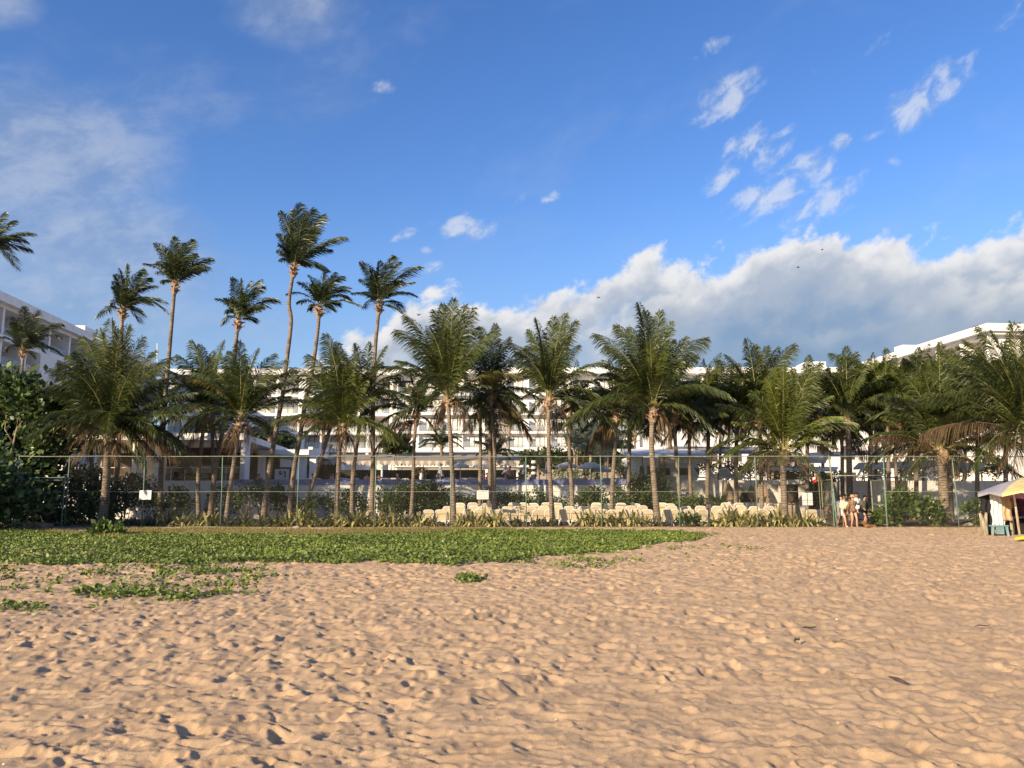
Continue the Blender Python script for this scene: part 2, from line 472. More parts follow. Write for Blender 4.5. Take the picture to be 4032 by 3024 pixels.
# ---- scattered small fair-weather clouds
wis = None
for b in [(2860, 385, 190, 90, .42, .95), (2800, 430, 110, 45, .35, .8), (3630, 390, 250, 90, .50, .85), (3480, 480, 120, 34, .4, .5), (2930, 570, 130, 85, .5, .8),
          (3040, 600, 150, 65, .7, .75), (3310, 560, 55, 36, .3, .9), (2840, 700, 120, 60, .4, .85), (3080, 740, 290, 100, .35, .9), (3240, 790, 240, 90, .4, .8), (2900, 790, 95, 38, .5, .8),
          (2170, 770, 62, 30, .4, .8), (2050, 785, 52, 26, .6, .55), (1830, 895, 170, 62, .02, 1.0), (1870, 835, 75, 32, .1, .65), (1590, 925, 75, 32, .35, .75), (1680, 985, 55, 22, 0, .4),
          (1505, 345, 90, 34, .1, .6), (2810, 180, 120, 36, .35, .55), (3480, 155, 110, 32, .3, .45), (4000, 50, 120, 40, .3, .5), (3100, 1340, 75, 36, .1, .7),
          (3200, 290, 34, 24, .4, .5), (3520, 640, 34, 34, .4, .4), (1700, 1055, 80, 40, .2, .6)]:
    f = mul(mth('MAXIMUM', blob(*b[:5]), 0.0), b[5])
    wis = f if wis is None else mth('MAXIMUM', wis, f)
ph = .48
XR_, YR_ = add(mul(AZ, math.cos(ph)), mul(EL, math.sin(ph))), sub(mul(EL, math.cos(ph)), mul(AZ, math.sin(ph)))
PS = vec(mul(XR_, .9), mul(YR_, 1.35), 5.3)
PS2 = vec(mul(add(XR_, -.010), .9), mul(add(YR_, .012), 1.35), 5.3)
nW = noise(PS, 30.0, 8, .60, .35)
nW2 = noise(PS2, 30.0, 4, .55, .35)
w1 = add(mul(wis, 1.15), mul(sub(nW, .54), 3.1))
wA = mul(mul(step(w1, .12, 1.25), mth('MINIMUM', mul(wis, 2.2), 1.0)), .62)
wcol = mixc(step(add(sub(nW, nW2), mul(sub(w1, .5), .30)), -.16, .20), cc(.46, .55, .70), cc(.80, .82, .86))
col = mixc(wA, col, wcol)

# ---- the cumulus bank on the right: rows of billows, each bright along its top and grey below
rampn = WN.new('ShaderNodeValToRGB'); cr = rampn.color_ramp
edge = [(-900, 1760), (700, 1760), (1150, 1560), (1400, 1360), (1500, 1310), (1560, 1240), (1640, 1180), (1850, 1165), (2050, 1195), (2130, 1145), (2330, 1115), (2470, 1050), (2540, 990), (2700, 985), (2850, 960), (3040, 905), (3230, 920), (3420, 880), (3560, 905), (3720, 880), (3900, 880), (4100, 850), (4700, 840)]
A0, A1 = -1.0, 1.0
pts = []
for px, py in edge:
    a, e = azel(px, py)
    pts.append(((a - A0) / (A1 - A0), e / .6))
while len(cr.elements) < len(pts): cr.elements.new(.5)
for el_, (p, v) in zip(cr.elements, sorted(pts)):
    el_.position = min(1, max(0, p)); el_.color = (v, v, v, 1)
WL.new(mth('MULTIPLY_ADD', AZ, 1 / (A1 - A0), -A0 / (A1 - A0)), rampn.inputs[0])
top = mul(rampn.outputs[0], .6)
depth = sub(top, EL)
azr = step(AZ, -.10, .34)
def billow_layer(off, seed, gate_lo, gate_hi, wcol_, gcol_, amp1=.060, amp2=.055, gdepth=.075, dim=1.0):
    B1 = vec(mul(XR_, 1.0), mul(YR_, 1.25), seed)
    B2 = vec(add(XR_, -.010), mul(add(YR_, .018), 1.25), seed)
    n1 = noise(B1, 8.0, 2, .5, .1); n2 = noise(B1, 26.0, 7, .56, .12); n2b = noise(B2, 26.0, 4, .52, .12)
    q = add(depth, mul(sub(n1, .5), amp1 * 2), mul(sub(n2, .5), amp2 * 2), -off)
    A = step(q, -.004, .020)
    if gate_hi is not None:
        A = mul(A, step(noise(vec(mul(XR_, .8), mul(YR_, 1.3), seed + 4), 7.0, 3, .5), gate_lo, gate_hi))
    A = mul(A, step(q, .19, .03)) if off > 0 else A
    lit = add(mul(sub(n2, n2b), 1.7), mul(step(q, gdepth, .004), .85), -.05)
    c = mixc(step(lit, .0, .95), gcol_, wcol_)
    return q, A, c
# far layer: the whole bank with its soft grey-blue base
q0, A_, c_ = billow_layer(0.0, 7.7, 0, None, cc(.90, .88, .86), cc(.47, .52, .60))
base = mixc(step(q0, .045, .150), c_, mixc(azr, cc(.36, .47, .66), cc(.205, .30, .435)))
fade = mul(step(q0, .05, .17), sub(.66, mul(azr, .54)))
col = mixc(mul(A_, sub(.93, fade)), col, base)
# nearer rows of billows inside the bank
for off, seed, g0, g1, wc, gc, op in [(.045, 17.3, .42, .60, cc(.80, .80, .80), cc(.40, .47, .57), .75), (.095, 31.9, .50, .66, cc(.58, .62, .68), cc(.29, .38, .51), .55), (.160, 44.1, .54, .70, cc(.45, .52, .62), cc(.25, .34, .47), .45)]:
    q, A_, c_ = billow_layer(off, seed, g0, g1, wc, gc)
    col = mixc(mul(mul(A_, op), add(.45, mul(azr, .55))), col, c_)
# second row of small cumulus tops inside the haze (right)
WL.new(col, bg.inputs['Color'])
bg.inputs['Strength'].default_value = SKY_STR

# ------------------------------------------------------------------ sand
def hash2(ix, iy, s):
    h = (ix * 374761393 + iy * 668265263 + s * 1274126177) & 0xFFFFFFFF
    h = ((h ^ (h >> 13)) * 1274126177) & 0xFFFFFFFF
    return ((h ^ (h >> 16)) & 0xFFFFFF) / float(0x1000000)

def vnoise(x, y, s=0):
    ix, iy = np.floor(x).astype(np.int64), np.floor(y).astype(np.int64)
    fx, fy = x - ix, y - iy
    fx, fy = fx * fx * (3 - 2 * fx), fy * fy * (3 - 2 * fy)
    a, b, c, d = hash2(ix, iy, s), hash2(ix + 1, iy, s), hash2(ix, iy + 1, s), hash2(ix + 1, iy + 1, s)
    return (a * (1 - fx) + b * fx) * (1 - fy) + (c * (1 - fx) + d * fx) * fy

def dimples(x, y, cell, s, ln, wd, depth, rim, keep=1.0):
    """one footprint-like hollow per cell of a jittered grid"""
    h = np.zeros_like(x)
    gx, gy = np.floor(x / cell).astype(np.int64), np.floor(y / cell).astype(np.int64)
    for i in (-1, 0, 1):
        for j in (-1, 0, 1):
            cx, cy = gx + i, gy + j
            r1, r2, r3, r4, r5 = (hash2(cx, cy, s + k) for k in range(5))
            px, py = (cx + r1) * cell, (cy + r2) * cell
            a = r3 * math.pi
            dx, dy = x - px, y - py
            u = (dx * np.cos(a) + dy * np.sin(a)) / (ln * (.7 + .6 * r4)); v = (-dx * np.sin(a) + dy * np.cos(a)) / (wd * (.7 + .6 * r4))
            r = np.sqrt(u * u + v * v)
            k = np.where(r5 < keep, .45 + .9 * r4, 0)
            h += k * (-depth * np.exp(-(r ** 2.2) * 1.0) + rim * np.exp(-((r - 1.25) / .33) ** 2) * (.6 + .5 * np.sign(u)))
    return h

ta, tb = G(1885, 2795), G(2215, 2690)
def sand_height(x, y):
    near = np.clip((60 - y) / 20, 0, 1)
    right = np.clip((x / np.maximum(y, 2) + .10) / .45, 0, 1)        # wind-smoothed towards the right
    h = .020 * (vnoise(x / 2.6, y / 2.6, 1) - .5) + .05 * (vnoise(x / 6, y / 6, 2) - .5)
    wx, wy = x + .10 * (vnoise(x / .3, y / .3, 60) - .5), y + .10 * (vnoise(x / .3, y / .3, 61) - .5)
    r1 = 1 - np.abs(2 * vnoise(wx / .26 + wy * 1.1, wy / .20 - wx * .8, 62) - 1)
    r2 = 1 - np.abs(2 * vnoise(wx / .13 - wy * 1.5, wy / .11 + wx, 63) - 1)
    gain = 1 + .75 * np.clip((y - 6) / 10, 0, 1)
    sc_ = 1 - np.abs(2 * vnoise((wx * .8 + wy * .6) / .36, (wy * .8 - wx * .6) / .15, 64) - 1)
    h += (.022 * r1 ** 1.8 + .010 * r2 ** 1.3 + (.008 + .016 * right) * sc_ ** 2.0) * gain
    h += .006 * (vnoise(x / .14, y / .13, 4) - .5) + .005 * (vnoise(x / .05, y / .05, 8) - .5) + .003 * (vnoise(x / .024, y / .024, 7) - .5) * (y < 12)
    mod = .40 + .85 * vnoise(x / 1.7, y / 1.5, 9)
    h += dimples(wx, wy, .19, 10, .078, .036, .0165, .0085) * gain * mod
    h += dimples(wx, wy, .33, 20, .120, .060, .0235, .0115, .60) * gain * mod
    h += dimples(x, y, .085, 30, .025, .018, .0062, .0048, .85)
    # churned, crumbly sand left of centre
    churn = np.clip(1 - ((x / np.maximum(y, 2) + .33) / .40) ** 2, 0, 1) * np.clip(1 - ((y - 8.2) / 2.6) ** 2, 0, 1)
    c = vnoise(x / .085, y / .085, 41) ** 3
    h += churn * (.040 * c + .018 * (vnoise(x / .2, y / .2, 42) - .5)) + .008 * c * np.clip(vnoise(x / 1.4, y / 1.1, 43) - .45, 0, 1) * 4
    # small wind ripples on the right
    w = np.sin((x * .55 + y * 1.0) / .13 * 2 * np.pi + 5 * vnoise(x / .8, y / .8, 5))
    h += right * .0012 * w * (vnoise(x / 1.2, y / 1.2, 6))
    # shallow dragged trail
    t = np.clip(((x - ta.x) * (tb.x - ta.x) + (y - ta.y) * (tb.y - ta.y)) / ((tb.x - ta.x) ** 2 + (tb.y - ta.y) ** 2), 0, 1)
    d = np.hypot(x - (ta.x + t * (tb.x - ta.x)), y - (ta.y + t * (tb.y - ta.y)))
    h += -.055 * np.exp(-(d / .13) ** 2) * np.sin(np.clip(t, 0.02, .98) * np.pi) ** .5 + .03 * np.exp(-((d - .27) / .1) ** 2) * np.sin(t * np.pi)
    return h * near

ys = [-60, -25, -8, 0, 2]
y = 3.2
while y < 42.5:
    ys.append(y); y += min(.055, max(.012, y * y * .0006))
ys += [43, 44, 46, 49, 55, 70, 100, 160, 300, 700, 2000]
ys = np.array(ys)
us = np.concatenate([[-40, -12, -5, -2, -1.2], np.arange(-.86, .8601, .0022), [1.2, 2, 5, 12, 40]])
gx = us[None, :] * np.maximum(ys + 1.5, 6)[:, None]
gy = np.repeat(ys[:, None], len(us), 1)
gz = np.zeros_like(gx)
inner = (np.abs(us)[None, :] < 1.0) & (gy > 2.9) & (gy < 43)
gz[inner] = sand_height(gx[inner], gy[inner]) * np.clip((43 - gy[inner]) / 4, 0.25, 1)
gz += .16 * np.clip((gy - 43) / 3, 0, 1) * (gy < 400)
nR, nC = gx.shape
idx = np.arange(nR * nC).reshape(nR, nC)
fq = np.stack([idx[:-1, :-1], idx[:-1, 1:], idx[1:, 1:], idx[1:, :-1]], -1).reshape(-1, 4)

m, nt, b = newmat('sand')
N_, L_ = nt.nodes, nt.links
tc = N_.new('ShaderNodeTexCoord'); obj = tc.outputs['Object']
def gn(scale, detail, rough=.6):
    n = N_.new('ShaderNodeTexNoise'); n.inputs['Scale'].default_value = scale; n.inputs['Detail'].default_value = detail; n.inputs['Roughness'].default_value = rough
    L_.new(obj, n.inputs['Vector']); return n.outputs['Fac']
rp = N_.new('ShaderNodeValToRGB'); e = rp.color_ramp.elements
e[0].position = .30; e[0].color = (.525, .362, .208, 1); e[1].position = .70; e[1].color = (.68, .478, .280, 1)
L_.new(gn(1.7, 8), rp.inputs[0])
gr = N_.new('ShaderNodeValToRGB'); e = gr.color_ramp.elements
e[0].position = .30; e[0].color = (.72, .70, .68, 1); e[1].position = .62; e[1].color = (1.05, 1.05, 1.05, 1)
L_.new(gn(160, 3, .7), gr.inputs[0])
mx = N_.new('ShaderNodeMix'); mx.data_type = 'RGBA'; mx.blend_type = 'MULTIPLY'; mx.inputs[0].default_value = .9
L_.new(rp.outputs[0], mx.inputs[6]); L_.new(gr.outputs[0], mx.inputs[7])
# dark litter and soil under the planting behind the fence
sx = N_.new('ShaderNodeSeparateXYZ'); L_.new(obj, sx.inputs[0])
ad = N_.new('ShaderNodeMath'); ad.operation = 'MULTIPLY_ADD'; L_.new(gn(.9, 5), ad.inputs[0]); ad.inputs[1].default_value = 3.0; L_.new(sx.outputs[1], ad.inputs[2])
mr = N_.new('ShaderNodeMapRange'); L_.new(ad.outputs[0], mr.inputs[0]); mr.inputs[1].default_value = 40.6; mr.inputs[2].default_value = 41.8
m2 = N_.new('ShaderNodeMix'); m2.data_type = 'RGBA'; L_.new(mr.outputs[0], m2.inputs[0]); L_.new(mx.outputs[2], m2.inputs[6]); m2.inputs[7].default_value = (.20, .135, .080, 1)
L_.new(m2.outputs[2], b.inputs['Base Color'])
b.inputs['Roughness'].default_value = .9; b.inputs['Specular IOR Level'].default_value = .15
bp = N_.new('ShaderNodeBump'); bp.inputs['Strength'].default_value = .8; bp.inputs['Distance'].default_value = .014
L_.new(gn(95, 6, .75), bp.inputs['Height']); L_.new(bp.outputs[0], b.inputs['Normal'])
M['sand'] = m
sand = link('sand', np_mesh('sand', np.stack([gx, gy, gz], -1).reshape(-1, 3), fq, [m], smooth=True))
tag(sand, 'broad footprint-dimpled orange-tan beach sand running up to the fence', None, None, 'structure')

# ------------------------------------------------------------------ beach vines and grass
def inside(px, py, poly):
    c = np.zeros(len(px), bool)
    for (x0, y0), (x1, y1) in zip(poly, poly[1:] + poly[:1]):
        t = ((y0 > py) != (y1 > py))
        with np.errstate(divide='ignore', invalid='ignore'):
            xi = (x1 - x0) * (py - y0) / (y1 - y0 + 1e-12) + x0
        c ^= t & (px < xi)
    return c

def vine_mesh(name, P, size, mats, up=.6, hue=None):
    n = len(P)
    D = nr.normal(size=(n, 3)); D[:, 2] = D[:, 2] * .35 + .1
    Nn = nr.normal(size=(n, 3)) * .55; Nn[:, 2] += up; Nn[:, 1] -= .35
    L = size * nr.uniform(.65, 1.35, n)
    tint = np.clip(nr.beta(2, 2.2, n) + (0 if hue is None else hue), 0, 1)
    v, f, t = leaf_cloud(P, D, Nn, L, L * nr.uniform(.75, 1.0, n), tint, .05)
    return np_mesh(name, v, f, mats, t)

edgepx = [(-700, 2226), (0, 2228), (250, 2236), (420, 2228), (600, 2233), (900, 2226), (1200, 2222), (1500, 2224), (1800, 2224), (2000, 2214), (2200, 2196), (2400, 2178), (2600, 2150), (2790, 2116), (2700, 2101), (2500, 2094), (2300, 2089), (2000, 2089), (1850, 2095), (1500, 2111), (1100, 2113), (700, 2108), (430, 2117), (250, 2112), (120, 2097), (-700, 2095)]
poly = [(g.x, g.y) for g in (G(a, b_) for a, b_ in edgepx)]
n = 290000
P = np.stack([nr.uniform(-26, 9, n), nr.uniform(16, 36, n)], 1)
j = .9 * (np.stack([vnoise(P[:, 0] / .7, P[:, 1] / .7, 50), vnoise(P[:, 0] / .7, P[:, 1] / .7, 51)], 1) - .5) + .5 * (np.stack([vnoise(P[:, 0] / .25, P[:, 1] / .25, 52), vnoise(P[:, 0] / .25, P[:, 1] / .25, 53)], 1) - .5)
k = inside(P[:, 0] + j[:, 0], P[:, 1] + j[:, 1] * 1.6, poly) & (P[:, 0] > -.86 * (P[:, 1] + 1.5))
P = P[k]
hgt = .03 + .10 * vnoise(P[:, 0] / 1.1, P[:, 1] / 1.1, 54) + .06 * vnoise(P[:, 0] / .35, P[:, 1] / .35, 55)
P3 = np.concatenate([P, (nr.uniform(0.25, 1, len(P)) * hgt)[:, None]], 1)
vine = link('beach_vine_mat', vine_mesh('beach_vine_mat', P3, .080, [M['leaf_vine']], hue=(vnoise(P[:, 0] / 1.5, P[:, 1] / 1.0, 56) - .55) * .5))
tag(vine, 'dense green beach vine mat spread over the sand before the fence', 'ground cover', None, 'stuff')

def grass(name, n, poly, h0, h1, mats, seed, label):
    xs = [p[0] for p in poly]; ysx = [p[1] for p in poly]
    P = np.stack([nr.uniform(min(xs), max(xs), n), nr.uniform(min(ysx), max(ysx), n)], 1)
    P = P[inside(P[:, 0] + .5 * (vnoise(P[:, 0] / .5, P[:, 1] / .5, seed) - .5), P[:, 1] + 1.6 * (vnoise(P[:, 0] / .9, P[:, 1] / .9, seed + 1) - .5), poly)]
    n = len(P)
    dens = vnoise(P[:, 0] / 1.3, P[:, 1] / .8, seed + 2)
    P = np.concatenate([P, np.zeros((n, 1))], 1)
    D = nr.normal(size=(n, 3)) * .35; D[:, 2] = 1
    Nn = np.tile([0., -1, 0], (n, 1)) + nr.normal(size=(n, 3)) * .5
    L = nr.uniform(h0, h1, n) * (.35 + dens)
    v, f, t = leaf_cloud(P, D, Nn, L, np.full(n, .016), np.clip(nr.uniform(0, 1, n) * .8 + (dens - .5) * .6, 0, 1))
    o = link(name, np_mesh(name, v, f, mats, t))
    tag(o, label, 'grass', None, 'stuff')
gp = [G(a, b_) for a, b_ in [(-300, 2098), (280, 2120), (430, 2122), (800, 2112), (1500, 2114), (1900, 2097), (2050, 2088), (1800, 2083), (1200, 2087), (700, 2083), (400, 2090), (-300, 2083)]]
grass('dry_grass', 60000, [(g.x, g.y) for g in gp], .06, .20, [M['grass_dry']], 60, 'straw-brown dry grass strip between the vine mat and the fence foot')

PATCH = [
 ('sparse vine runners sprawling over the sand at far left', [(60, 2340, .9, .12, 170), (150, 2325, .6, .10, 130), (260, 2300, .8, .12, 150)]),
 ('broad loose vine patch with bare sand gaps below the mat', [(560, 2270, 1.1, .5, 500), (430, 2260, .8, .5, 380), (350, 2290, .5, .35, 300), (700, 2275, .8, .45, 380), (610, 2320, 1.0, .4, 420), (800, 2262, .6, .35, 220), (640, 2255, 1.2, .3, 350)]),
 ('low bright vine tuft at the lower edge of the loose patch', [(400, 2345, .7, .25, 330), (500, 2350, .6, .2, 220), (290, 2350, .35, .3, 260)]),
 ('small domed vine tuft beside the loose patch, nearest the camera', [(710, 2360, .38, .2, 300), (600, 2345, .3, .2, 160)]),
 ('thin vine runner trailing right across the sand from the loose patch', [(860, 2345, .8, .12, 170), (980, 2250, .5, .4, 260), (1010, 2290, .4, .15, 140), (930, 2310, .5, .12, 100), (1100, 2280, .8, .1, 100)]),
 ('faint vine strands on bare sand, lowest at the left edge', [(110, 2408, .5, .12, 110), (260, 2405, .5, .1, 90), (30, 2395, .3, .12, 70)]),
 ('tiny vine sprig left of the loose patch at the frame edge', [(10, 2260, .4, .12, 110), (20, 2288, .35, .1, 80)]),
 ('lone dome of vine leaves on open sand right of centre', [(1848, 2293, .24, .22, 330), (1820, 2296, .3, .18, 130)]),
 ('long flat vine patch detached below the right part of the mat', [(2190, 2222, .9, .3, 330), (2270, 2238, .7, .2, 200), (2110, 2218, .6, .2, 150)]),
 ('tapering vine patch pointing right below the mat', [(2390, 2210, .8, .3, 300), (2330, 2200, .6, .3, 200), (2460, 2222, .6, .12, 100)]),
 ('small solitary vine tuft on the sand off the mat tip', [(2745, 2205, .5, .2, 150)]),
 ('thin vine sprig farthest right on the open sand', [(2945, 2168, .4, .12, 80)]),
 ('flat vine wisp just beyond the pointed tip of the mat', [(2830, 2158, .5, .12, 70), (2670, 2168, .9, .2, 110)]),
 ('dark dry sprig lying on the sand by the mat tip', [(2800, 2110, .9, .1, 110)]),
]
for label, blobs in PATCH:
    Ps = []
    for px, py, rx, ry, cnt in blobs:
        g = G(px, py)
        p = np.stack([g.x + nr.normal(size=cnt) * rx * .55, g.y + nr.normal(size=cnt) * ry * 1.5, nr.uniform(.01, .075, cnt)], 1)
        p[:, 2] += sand_height(p[:, 0], p[:, 1])
        Ps.append(p)
    Ps = np.concatenate(Ps)
    keep = (vnoise(Ps[:, 0] / .22, Ps[:, 1] / .3, 77) + .5 * vnoise(Ps[:, 0] / .9, Ps[:, 1] / .55, 78)) > .74
    Ps = Ps[keep]
    c = Ps.mean(0); c[2] = 0
    o = link('vine_patch', vine_mesh('vine_patch', Ps - c, .070, [M['leaf_vine']], hue=-.05))
    o.location = c
    tag(o, label, 'ground cover', 'vine patches scattered on the sand', 'stuff')

# bits of debris lying on the sand
def debris(name, px, py, ln, label, m='bark', cat='stick', ang=.2, r=.012):
    g = G(px, py); z = float(sand_height(np.array([g.x]), np.array([g.y]))[0])
    mb = MB(); d = Vector((math.cos(ang), math.sin(ang), 0)) * ln / 2
    side = Vector((-d.y, d.x, 0)) * .18
    mb.tube([-d + Vector((0, 0, .03)), -d * .3 + side + Vector((0, 0, .045)), d * .4 - side + Vector((0, 0, .04)), d + Vector((0, 0, .05))], [r * .6, r, r * .9, r * .4], 6)
    o = mb.build(name, M[m], None, LOCAL); o.location = (g.x, g.y, z)
    tag(o, label, cat, 'debris on the open sand')
debris('driftwood_stick', 3185, 2492, .20, 'dark curled twig on the sand right of centre', 'frame_dark', ang=.15, r=.012)
debris('driftwood_stick', 3872, 2484, .20, 'thin dark straight twig near the right frame edge', 'frame_dark', ang=0, r=.008)
debris('driftwood_stick', 3140, 2550, .12, 'short dark bit of bark below the curled twig', 'frame_dark', ang=.8, r=.012)
debris('driftwood_stick', 3535, 2720, .14, 'stubby dark husk on the lower right sand', 'frame_dark', ang=2.2, r=.016)
debris('driftwood_stick', 3300, 2555, .12, 'small brown chip of bark on smooth sand', 'bark', ang=.1, r=.014)

n = 260
U = nr.uniform(-.62, .62, n); Yp = 4 + 26 * nr.uniform(0, 1, n) ** 1.6
P = np.stack([U * (Yp + 1.5), Yp, np.zeros(n)], 1); P[:, 2] = sand_height(P[:, 0], P[:, 1]) + .006
L = nr.uniform(.008, .028, n)
v, f, t = leaf_cloud(P, nr.normal(size=(n, 3)) * [1, 1, .25], nr.normal(size=(n, 3)) * .4 + [0, -.5, 1], L, L * .8, nr.uniform(0, 1, n), .15)
o = link('shell_bits', np_mesh('shell_bits', v, f, [mat('shell', (.75, .68, .58), .6, .3, attr=True, col2=(.12, .09, .06))], t))
tag(o, 'pale and dark shell bits and crumbs strewn over the sand', None, None, 'stuff')
# ------------------------------------------------------------------ palms
def bez(B, C, T, t):
    t = t[:, None]
    return (1 - t) ** 2 * B + 2 * t * (1 - t) * C + t * t * T

class Crown:
    """gathers fronds; each frond is a rachis tube with two rows of leaflets"""
    def __init__(s): s.V = {}; s.F = {}; s.T = {}; s.n = {}
    def put(s, k, v, f, t):
        b = s.n.get(k, 0)
        s.V.setdefault(k, []).append(v); s.F.setdefault(k, []).append(f + b); s.T.setdefault(k, []).append(t)
        s.n[k] = b + len(v)
    def frond(s, B, T, sag, key, rs, lw=.17, grav=.45, wind=(0, 0, 0), width=.05, nl=None, out=None, fwd=.55):
        B, T = np.array(B, float), np.array(T, float)
        d = T - B; L = np.linalg.norm(d)
        # control point: rises out of the crown first, then the frond arches over
        vert0 = abs(d[2]) / L
        if d[2] > 0 and vert0 > .6:   # leaves the crown almost upright and nods over at its end
            C = B + d * .52 * np.array([.35, .35, 1]) + np.array([0, 0, 1.0]) * (.12 + sag * .4) * L
        else:
            C = B + d * .40 + np.array([0, 0, 1.0]) * sag * 1.35 * L
        nl = nl or int(min(110, max(40, L * 21)))
        t = np.linspace(.13, 1, nl)
        P = bez(B, C, T, t)
        D = unit(2 * (1 - t)[:, None] * (C - B) + 2 * t[:, None] * (T - C))
        up = np.array([0, 0, 1.0]) + rs.normal(size=3) * .18
        hor = unit(d * np.array([1, 1, 0]) + 1e-6)
        vert = abs(d[2]) / L
        if vert > .75:      # steep frond: the blade faces roughly outward / to the viewer
            up = np.array([rs.normal() * .5, -1.0, 0]) * (.9) + np.array([0, 0, .25]) - hor * .2
        S = unit(np.cross(D, up)); Nn = np.cross(S, D)
        prof = .30 + .70 * np.sin(np.pi * np.clip(t * .86 + .10, 0, 1)) ** .8
        prof *= np.where(t > .93, .75, 1.0)
        Lf = lw * LWK * max(L, 2.2) * prof
        g = np.array([0, 0, -1.0]) * grav + np.array(wind)
        base_t = rs.uniform(.15, .8)
        for sg in (-1, 1):
            jl = Lf * rs.uniform(.85, 1.12, nl)
            f = (fwd + 1.0 * t ** 2 + rs.normal(size=nl) * .06)[:, None]
            dr = unit(D * f + S * sg * (1.0 - .35 * t)[:, None] + Nn * (.22 + rs.normal(size=nl) * .12)[:, None])
            l = jl[:, None]
            gk = (1 + .8 * t)[:, None] * rs.uniform(.75, 1.3, (nl, 1))
            mid = P + dr * l * .52 + g * gk * l * .13
            tip = P + dr * l * .92 + g * gk * l * .52 + rs.normal(size=(nl, 3)) * .035 * l
            wv = unit(D * .8 + Nn * .5 + rs.normal(size=(nl, 3)) * .25) * width * .5
            v = np.stack([P - wv * .6, P + wv * .6, mid + wv, mid - wv, tip + wv * .15, tip - wv * .15], 1)
            n = nl
            i = np.arange(n)[:, None] * 6
            q = np.concatenate([i + np.array([0, 1, 2, 3]), i + np.array([3, 2, 4, 5])], 0)
            tn = np.clip(base_t + rs.normal(size=n) * .16, 0, 1)
            s.put(key, v.reshape(-1, 3), q, np.repeat(tn, 6))
        # rachis
        tt = np.linspace(0, 1, 9); Q = bez(B, C, T, tt)
        DD = unit(np.gradient(Q, axis=0)); SS = unit(np.cross(DD, up)); NN = np.cross(SS, DD)
        r = np.array([.055, .042, .034, .028, .023, .019, .015, .011, .006]) * min(1.2, L / 4.5)
        ring = np.stack([Q + SS * r[:, None], Q + NN * r[:, None] * .8, Q - SS * r[:, None], Q - NN * r[:, None] * .8], 1)
        i = np.arange(8)[:, None] * 4
        q = np.concatenate([i + np.array([a, (a + 1) % 4, 4 + (a + 1) % 4, 4 + a]) for a in range(4)], 0)
        s.put('rachis', ring.reshape(-1, 3), q, np.full(36, .6))
    def mesh(s, name, keys, mats, origin):
        V, Fq, T, fm, b = [], [], [], [], 0
        for mi, k in enumerate(keys):
            if k not in s.V: continue
            v = np.concatenate(s.V[k]); f = np.concatenate(s.F[k]); t = np.concatenate(s.T[k])
            V.append(v); Fq.append(f + b); T.append(t); fm.append(np.full(len(f), mi)); b += len(v)
        if not V: return None
        return np_mesh(name, np.concatenate(V) - np.array(origin), np.concatenate(Fq), mats, np.concatenate(T), np.concatenate(fm))

def trunk_mb(pts, r0, r1, ring=.13):
    """Catmull-Rom through the points, ringed with leaf scars, swollen foot"""
    P = [np.array(p) for p in pts]
    P = [2 * P[0] - P[1]] + P + [2 * P[-1] - P[-2]]
    out = []
    for i in range(1, len(P) - 2):
        n = max(3, int(np.linalg.norm(P[i + 1] - P[i]) / ring * 2))
        for k in range(n):
            t = k / n
            out.append(.5 * ((2 * P[i]) + (-P[i - 1] + P[i + 1]) * t + (2 * P[i - 1] - 5 * P[i] + 4 * P[i + 1] - P[i + 2]) * t * t + (-P[i - 1] + 3 * P[i] - 3 * P[i + 1] + P[i + 2]) * t ** 3))
    out.append(P[-2])
    n = len(out); rad = []
    for i in range(n):
        h = i / (n - 1)
        r = r0 + (r1 - r0) * h
        r *= 1 + .55 * math.exp(-h * 14) + (.026 if i % 2 else -.016) * rng.uniform(.2, 1.8)
        rad.append(r)
    return MB().tube([Vector(o) for o in out], rad, 10)

